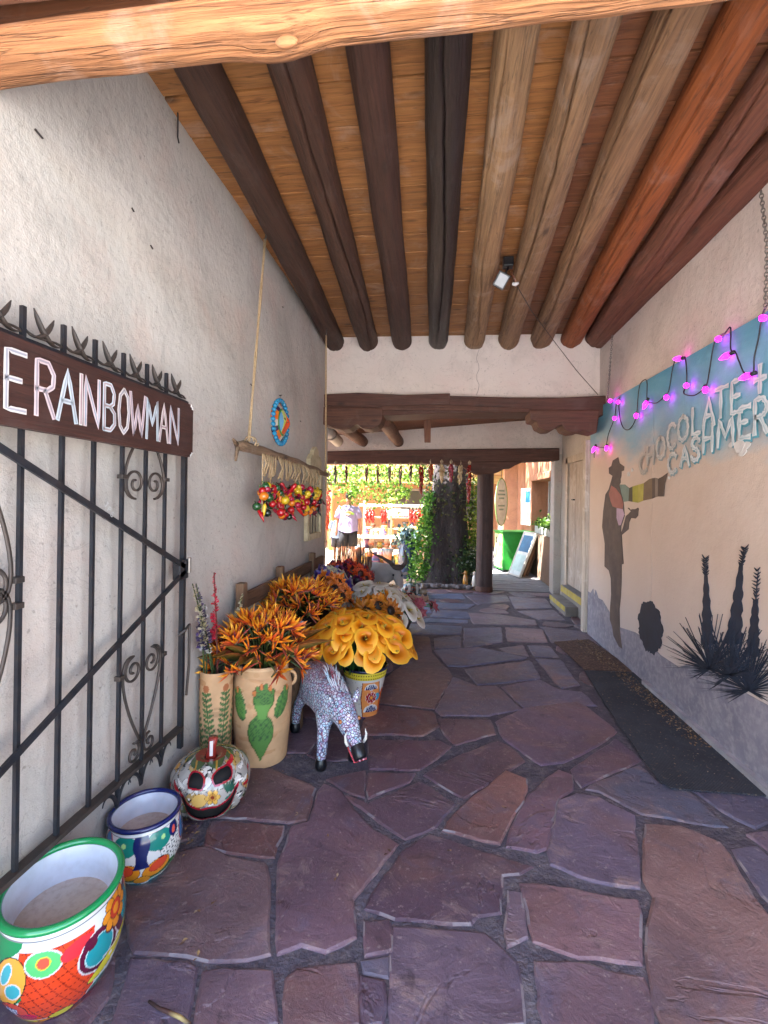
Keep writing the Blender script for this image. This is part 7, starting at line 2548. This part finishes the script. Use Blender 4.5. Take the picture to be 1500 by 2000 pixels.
# ------------------------------------------------------------------ statues and pots near the tree
st = onY(745, 1120, 5.95)
goat = thing('ram_statue', 'grey ram figure with curved dark horns beyond the flowers', 'statue', (-.78, 5.95, 0))
m_hide = M_('grey_stone_hide', S('9a918c'), S('7d7672'), 5, .85, .4, 40, .006)
V, Ed, Rd = [], [], []
pel = sv(Vector((-.30, .1, .60)), (.15, .17)); sho = sv(Vector((.05, .0, .62)), (.15, .17)); nek = sv(Vector((.20, -.05, .66)), (.10, .12)); hd = sv(Vector((.30, -.10, .66)), (.075, .10)); mzz = sv(Vector((.33, -.16, .55)), (.055, .06)); mz2 = sv(Vector((.34, -.19, .48)), (.045, .045))
Ed += [(pel, sho), (sho, nek), (nek, hd), (hd, mzz), (mzz, mz2)]
gfeet = []
for root, x, y in ((pel, -.32, .0), (pel, -.32, .2), (sho, .06, -.10), (sho, .06, .1)):
    a = sv(Vector((x, y, .40)), .065); b = sv(Vector((x - .02 if x < 0 else x, y, .22)), .042); c = sv(Vector((x, y, .03)), .036)
    Ed += [(root, a), (a, b), (b, c)]
    gfeet.append((x, y))
gb_ = skin_obj('body', V, Ed, Rd, m_hide, goat, 2, sho)
for s, L in ((-1, 1.0), (1, .8)):
    if s < 0:
        q = [Vector((.26, -.10, .73)), Vector((.20, -.12, .80)), Vector((.10, -.13, .86)), Vector((.0, -.14, .90)), Vector((-.06, -.14, .94))]
    else:
        q = [Vector((.34, -.10, .73)), Vector((.40, -.11, .80)), Vector((.40, -.12, .88)), Vector((.38, -.12, .94)), Vector((.40, -.12, .98))]
    place('horn', MB().tube(q, [.030, .025, .019, .012, .003], 10, col=S('4a3c36')).mesh('horn', m_matte, True), goat, Matrix.Identity(4))
    place('ear', MB().ball(Vector((.30 + s * .095, -.09, .66)), .03, 8, 6, sc=(1.4, .5, .7)).mesh('ear', m_hide, True), goat, Matrix.Identity(4))
    place('eye', MB().ball(Vector((.305 + s * .055, -.165, .645)), .015, 8, 6).mesh('eye', m_black, True), goat, Matrix.Identity(4))
place('forehead_cap', MB().ball(Vector((.30, -.11, .735)), .075, 14, 9, col=S('4a3a34'), sc=(1, .8, .55)).mesh('forehead_cap', m_matte, True), goat, Matrix.Identity(4))
for x, y in gfeet:
    place('hoof', MB().lathe([(.001, .012), (.045, .012), (.04, .06)], 12, c=(x, y, 0)).mesh('hoof', m_black, True), goat, Matrix.Identity(4))
# dark green painted pumpkin by the tree
pp = fl(806, 1156)
t = thing('small_pumpkin_lantern', 'small dark green and white painted pumpkin by the tree foot', 'pumpkin', (pp.x - .02, 7.6, 0.012))
P = Paint(prof_spline([(.05, 0), (.12, .02), (.16, .1), (.145, .18), (.07, .22), (.01, .21)], 40), 120, S('3a4a44'))
for s0 in np.arange(-.5, .51, .16):
    P.ell(s0, .22, .03, .12, S('b9bab4'), 0)
    P.ell(s0 + .08, .22, .02, .1, S('23483c'), 0)
for s0 in (-.06, .06):
    P.ell(s0, .21, .03, .03, BLK, 0, S('a8482c'), .006)
P.ell(0, .12, .08, .022, BLK, 0, S('a8482c'), .006)
place('body', P.mesh('body', m_paint, ribs=8, ribd=.06), t, Matrix.Identity(4))
place('stem', MB().tube([(0, 0, .2), (.01, 0, .25), (.02, 0, .30)], [.025, .018, .02], 10, col=S('3a5a3c')).mesh('stem', m_paint, True), t, Matrix.Identity(4))
pp = fl(826, 1160)
o = MB().lathe([(.03, 0), (.07, .01), (.085, .06), (.06, .11), (.02, .13), (.014, .17), (.02, .18)], 20, col=[S('8a7a66'), S('6a5a4c'), S('b5a58a'), S('5a4a40'), S('8a7a66'), S('9a8a74'), S('7a6a58')]).build('small_jar', m_paint, smooth=True)
o.location = (pp.x, 7.75, .012)
tag(o, 'small round tan jar next to the painted pumpkin by the tree', 'jar')
rd = [sunflower_mesh('red_flower', S('a8203a'), S('6a1428'), 70, 14, .06, S('4a1c14')), lily_mesh('red_flower', S('a8324a'), S('c98a8a'), 71), lily_mesh('tan_flower', S('b89a84'), S('8a6a5a'), 72)]
t = thing('red_flower_pot', 'low pot of dull red flowers behind the white calla lilies', 'flowers', (-.42, 5.7, .012))
place('pot', MB().lathe([(.10, 0), (.15, .12), (.16, .2), (.14, .2)], 20, col=S('4a3430')).mesh('pot', m_matte, True), t, Matrix.Identity(4))
bouquet(t, rd, 34, .36, .16, .08, (.1, 0, .27), .05, 1.0, part='flower', seed=41, roots=.08, zroot=-.08, tipdown=False)
# stones around the tree foot
rocks = []
for k in range(16):
    x = lerp(-.35, .6, k / 15)
    mb = MB().ball((0, 0, 0), 1.0, 8, 5)
    vs = [Vector(p) * (1 + .25 * nz(p[0] * 2 + k, p[1] * 2, p[2] * 2)) for p in mb.v]
    mb.v = [(p.x * rng.uniform(.05, .09), p.y * .06, p.z * .045) for p in vs]
    o = mb.build('edging_stone', M_('edging_stone_%d' % k, S('6f6a6c'), S('4f4c50'), 6, .9, .5, 30, .01), smooth=True)
    o.location = (x, 8.47 + .03 * math.sin(k * 2), .03)
    tag(o, 'rounded grey edging stone at the foot of the big tree', 'stone', 'edging stones round the tree')
# two small bird figures next to the post
for (x, y, c, c2, lab) in ((851, 1132, 'b07a34', '8a5a24', 'small ochre bird figure among the shrub leaves near the post'), (930, 1140, 'd9d4cc', '8a8680', 'small white bird figure touching the wooden post')):
    p = onY(910 if c[0] == 'b' else 928, y, 8.42 if c[0] == 'b' else 8.36)
    t = thing('bird_figure', lab, 'figurine', (p.x, p.y + .15, 0.0), 0, None)
    place('body', MB().lathe([(.02, 0), (.045, .01), (.05, .12), (.04, .2), (.022, .25)], 14, col=S(c)).mesh('body', m_paint, True), t, Matrix.Identity(4))
    place('head', MB().ball((0, -.01, .275), .036, 12, 8, col=S(c)).mesh('head', m_paint, True), t, Matrix.Identity(4))
    place('beak', MB().tube([(-.03, -.02, .275), (-.075, -.03, .262)], [.012, .001], 6, col=S(c2)).mesh('beak', m_paint, True), t, Matrix.Identity(4))
# made-up urn standing in for an unclear dark blue shape left of the ivy
bp = onY(797, 1060, 9.4)
bd = thing('blue_planter', 'dark blue urn with drooping grey leaves, standing in for an unclear blue shape left of the ivy', 'urn', (bp.x, 9.5, -.02))
place('body', MB().lathe([(.12, 0), (.15, .05), (.21, .35), (.20, .6), (.14, .72), (.17, .78), (.15, .78)], 28, col=S('2a3f5f')).mesh('body', m_paint, True), bd, Matrix.Identity(4))
mb = MB()
leaves(mb, 420, lambda r: Vector((r.gauss(0, .11), r.gauss(0, .1), .86 + r.gauss(0, .1))), .10, [S('3a5060'), S('4f6a70'), S('5f7a6a'), S('2c4034')], 61, .9)
place('leaves', mb.mesh('leaves', m_leaf), bd, Matrix.Identity(4))

# ------------------------------------------------------------------ people in the courtyard
m_skin = M_('skin', S('b9866a'), S('a5745a'), 6, .6, .1)
m_hair = M_('dark_hair', S('241e1c'), S('161212'), 20, .6, .4, 80, .004, stretch=(1, 1, .3))
def person(label, loc, h, rz, shirt, shorts, arms, printc=None):
    """h = standing height; seen from behind, weight on both feet"""
    k = h / 1.75
    t = thing('person', label, 'person', loc, rz)
    V.clear(); Ed.clear(); Rd.clear()
    def a(x, y, z, r):
        return sv(Vector((x * k, y * k, z * k)), (r[0] * k, r[1] * k) if isinstance(r, tuple) else r * k)
    pv = a(0, 0, .95, (.15, .11)); w = a(0, .01, 1.12, (.14, .10)); chs = a(0, .015, 1.32, (.165, .11)); nb = a(0, .01, 1.47, .062); nt_ = a(0, -.01, 1.53, .055)
    h0 = a(0, -.015, 1.60, (.072, .082)); h1_ = a(0, -.01, 1.68, (.068, .082))
    Ed.extend([(pv, w), (w, chs), (chs, nb), (nb, nt_), (nt_, h0), (h0, h1_)])
    for s in (-1, 1):
        sh = a(s * .17, .01, 1.41, .062); el = a(s * arms[0], arms[1], 1.13, .044); wr = a(s * arms[2], arms[3], .90, .032); hn = a(s * arms[2], arms[3] - .01, .82, (.024, .04))
        Ed.extend([(chs, sh), (sh, el), (el, wr), (wr, hn)])
        for q in range(4):
            fa = a(s * arms[2] + (q - 1.5) * .006, arms[3] + (q - 1.5) * .018, .745 + .004 * abs(q - 1.5), .0095)
            Ed.append((hn, fa))
        th = a(s * arms[2] - s * .02, arms[3] - .035, .79, .010)
        Ed.append((hn, th))
        hipj = a(s * .09, 0, .88, .085); kn = a(s * .11, -.015, .50, .058); an = a(s * .115, .01, .10, .04); to = a(s * .125, -.12, .045, .036)
        Ed.extend([(pv, hipj), (hipj, kn), (kn, an), (an, to)])
    skin_obj('body', V, Ed, Rd, m_skin, t, 2, pv)
    # hair
    place('hair', MB().ball((0, .005 * k, 1.70 * k), .098 * k, 16, 10, sc=(.86, 1.02, .92)).mesh('hair', m_hair, True), t, Matrix.Identity(4))
    # loose shirt: a tapered sleeve-and-body shell with folds
    vs, fs, cs = [], [], []
    N, Mq = 44, 22
    for j in range(Mq + 1):
        v = j / Mq
        z = lerp(1.475, .86, v)
        rx = lerp(.085, .215, min(1, v / .13) ** .6) if v < .13 else lerp(.215, .235, (v - .13) / .87)
        ry = lerp(.075, .135, min(1, v / .13) ** .6) if v < .13 else lerp(.135, .165, (v - .13) / .87)
        for i in range(N):
            an = 2 * math.pi * i / N
            f = 1 + .035 * v * math.sin(7 * an + 2 * math.sin(v * 3)) + .02 * nz(math.cos(an) * 3, math.sin(an) * 3, v * 4)
            vs.append(Vector((rx * math.cos(an) * f, ry * math.sin(an) * f + .01, z + (.02 * math.sin(3 * an) if j == Mq else 0))) * k)
            cs.append(S(shirt))
    for j in range(Mq):
        for i in range(N):
            l = (i + 1) % N
            fs.append((j * N + i, (j + 1) * N + i, (j + 1) * N + l, j * N + l))
    sh_ = place('shirt', MB().add(vs, fs, 0, cs).mesh('shirt', m_cloth, True), t, Matrix.Identity(4))
    for s in (-1, 1):
        q = [Vector((s * .15, .01, 1.42)) * k, Vector((s * (.17 + (arms[0] - .17) * .45), lerp(.01, arms[1], .45), 1.30)) * k, Vector((s * (.17 + (arms[0] - .17) * .85), lerp(.01, arms[1], .85), 1.17)) * k]
        place('sleeve', MB().tube(q, [.088 * k, .092 * k, .095 * k], 18, col=S(shirt)).mesh('sleeve', m_cloth, True), sh_, Matrix.Identity(4))
    if printc:
        qv = [(.10 * math.cos(x_), .05 * math.sin(x_)) for x_ in [2 * math.pi * i / 24 for i in range(24)]]
        place('back_print', MB().prism(qv, lambda u, v, kk: (u * k, (.168 if kk else .174) * k - abs(u) * .18, (v + 1.30) * k), col=S(printc[0])).mesh('back_print', m_cloth), sh_, Matrix.Identity(4))
        place('print_lettering', MB().box((-.06 * k, .176 * k, 1.29 * k), (.05 * k, .178 * k, 1.315 * k), col=S(printc[1])).mesh('print_lettering', m_cloth), sh_, Matrix.Identity(4))
    sho_ = MB()
    for s in (-1, 1):
        q = [Vector((s * .07, .0, .94)) * k, Vector((s * .105, -.005, .75)) * k, Vector((s * .115, -.01, .52)) * k]
        sho_.tube(q, [.125 * k, .115 * k, .11 * k], 18, col=S(shorts))
    sho_.lathe([(.135 * k, .80 * k), (.165 * k, .9 * k), (.155 * k, 1.0 * k)], 24, col=S(shorts))
    place('shorts', sho_.mesh('shorts', m_cloth, True), t, Matrix.Identity(4))
    for s in (-1, 1):
        place('shoe', MB().ball(Vector((s * .12, -.05, .045)) * k, .06 * k, 12, 8, col=S('d0ccc8'), sc=(.85, 2.1, .75)).mesh('shoe', m_cloth, True), t, Matrix.Identity(4))
    return t
mp = onY(681, 1000, 10.6)
person('adult walking away in a lilac T-shirt with a back print and dark shorts', (mp.x, 10.6, -.02), 1.74, math.radians(185), '9a8fb8', '23262e', (.26, .0, .29, -.03), ('e0d6a0', 'c9702c'))
mp2 = onY(657, 1040, 11.6)
person('child in a light blue shirt walking beside the adult', (mp2.x, 11.7, -.02), 1.25, math.radians(180), '8fa9c9', '3a3f4a', (.24, .02, .26, -.05))
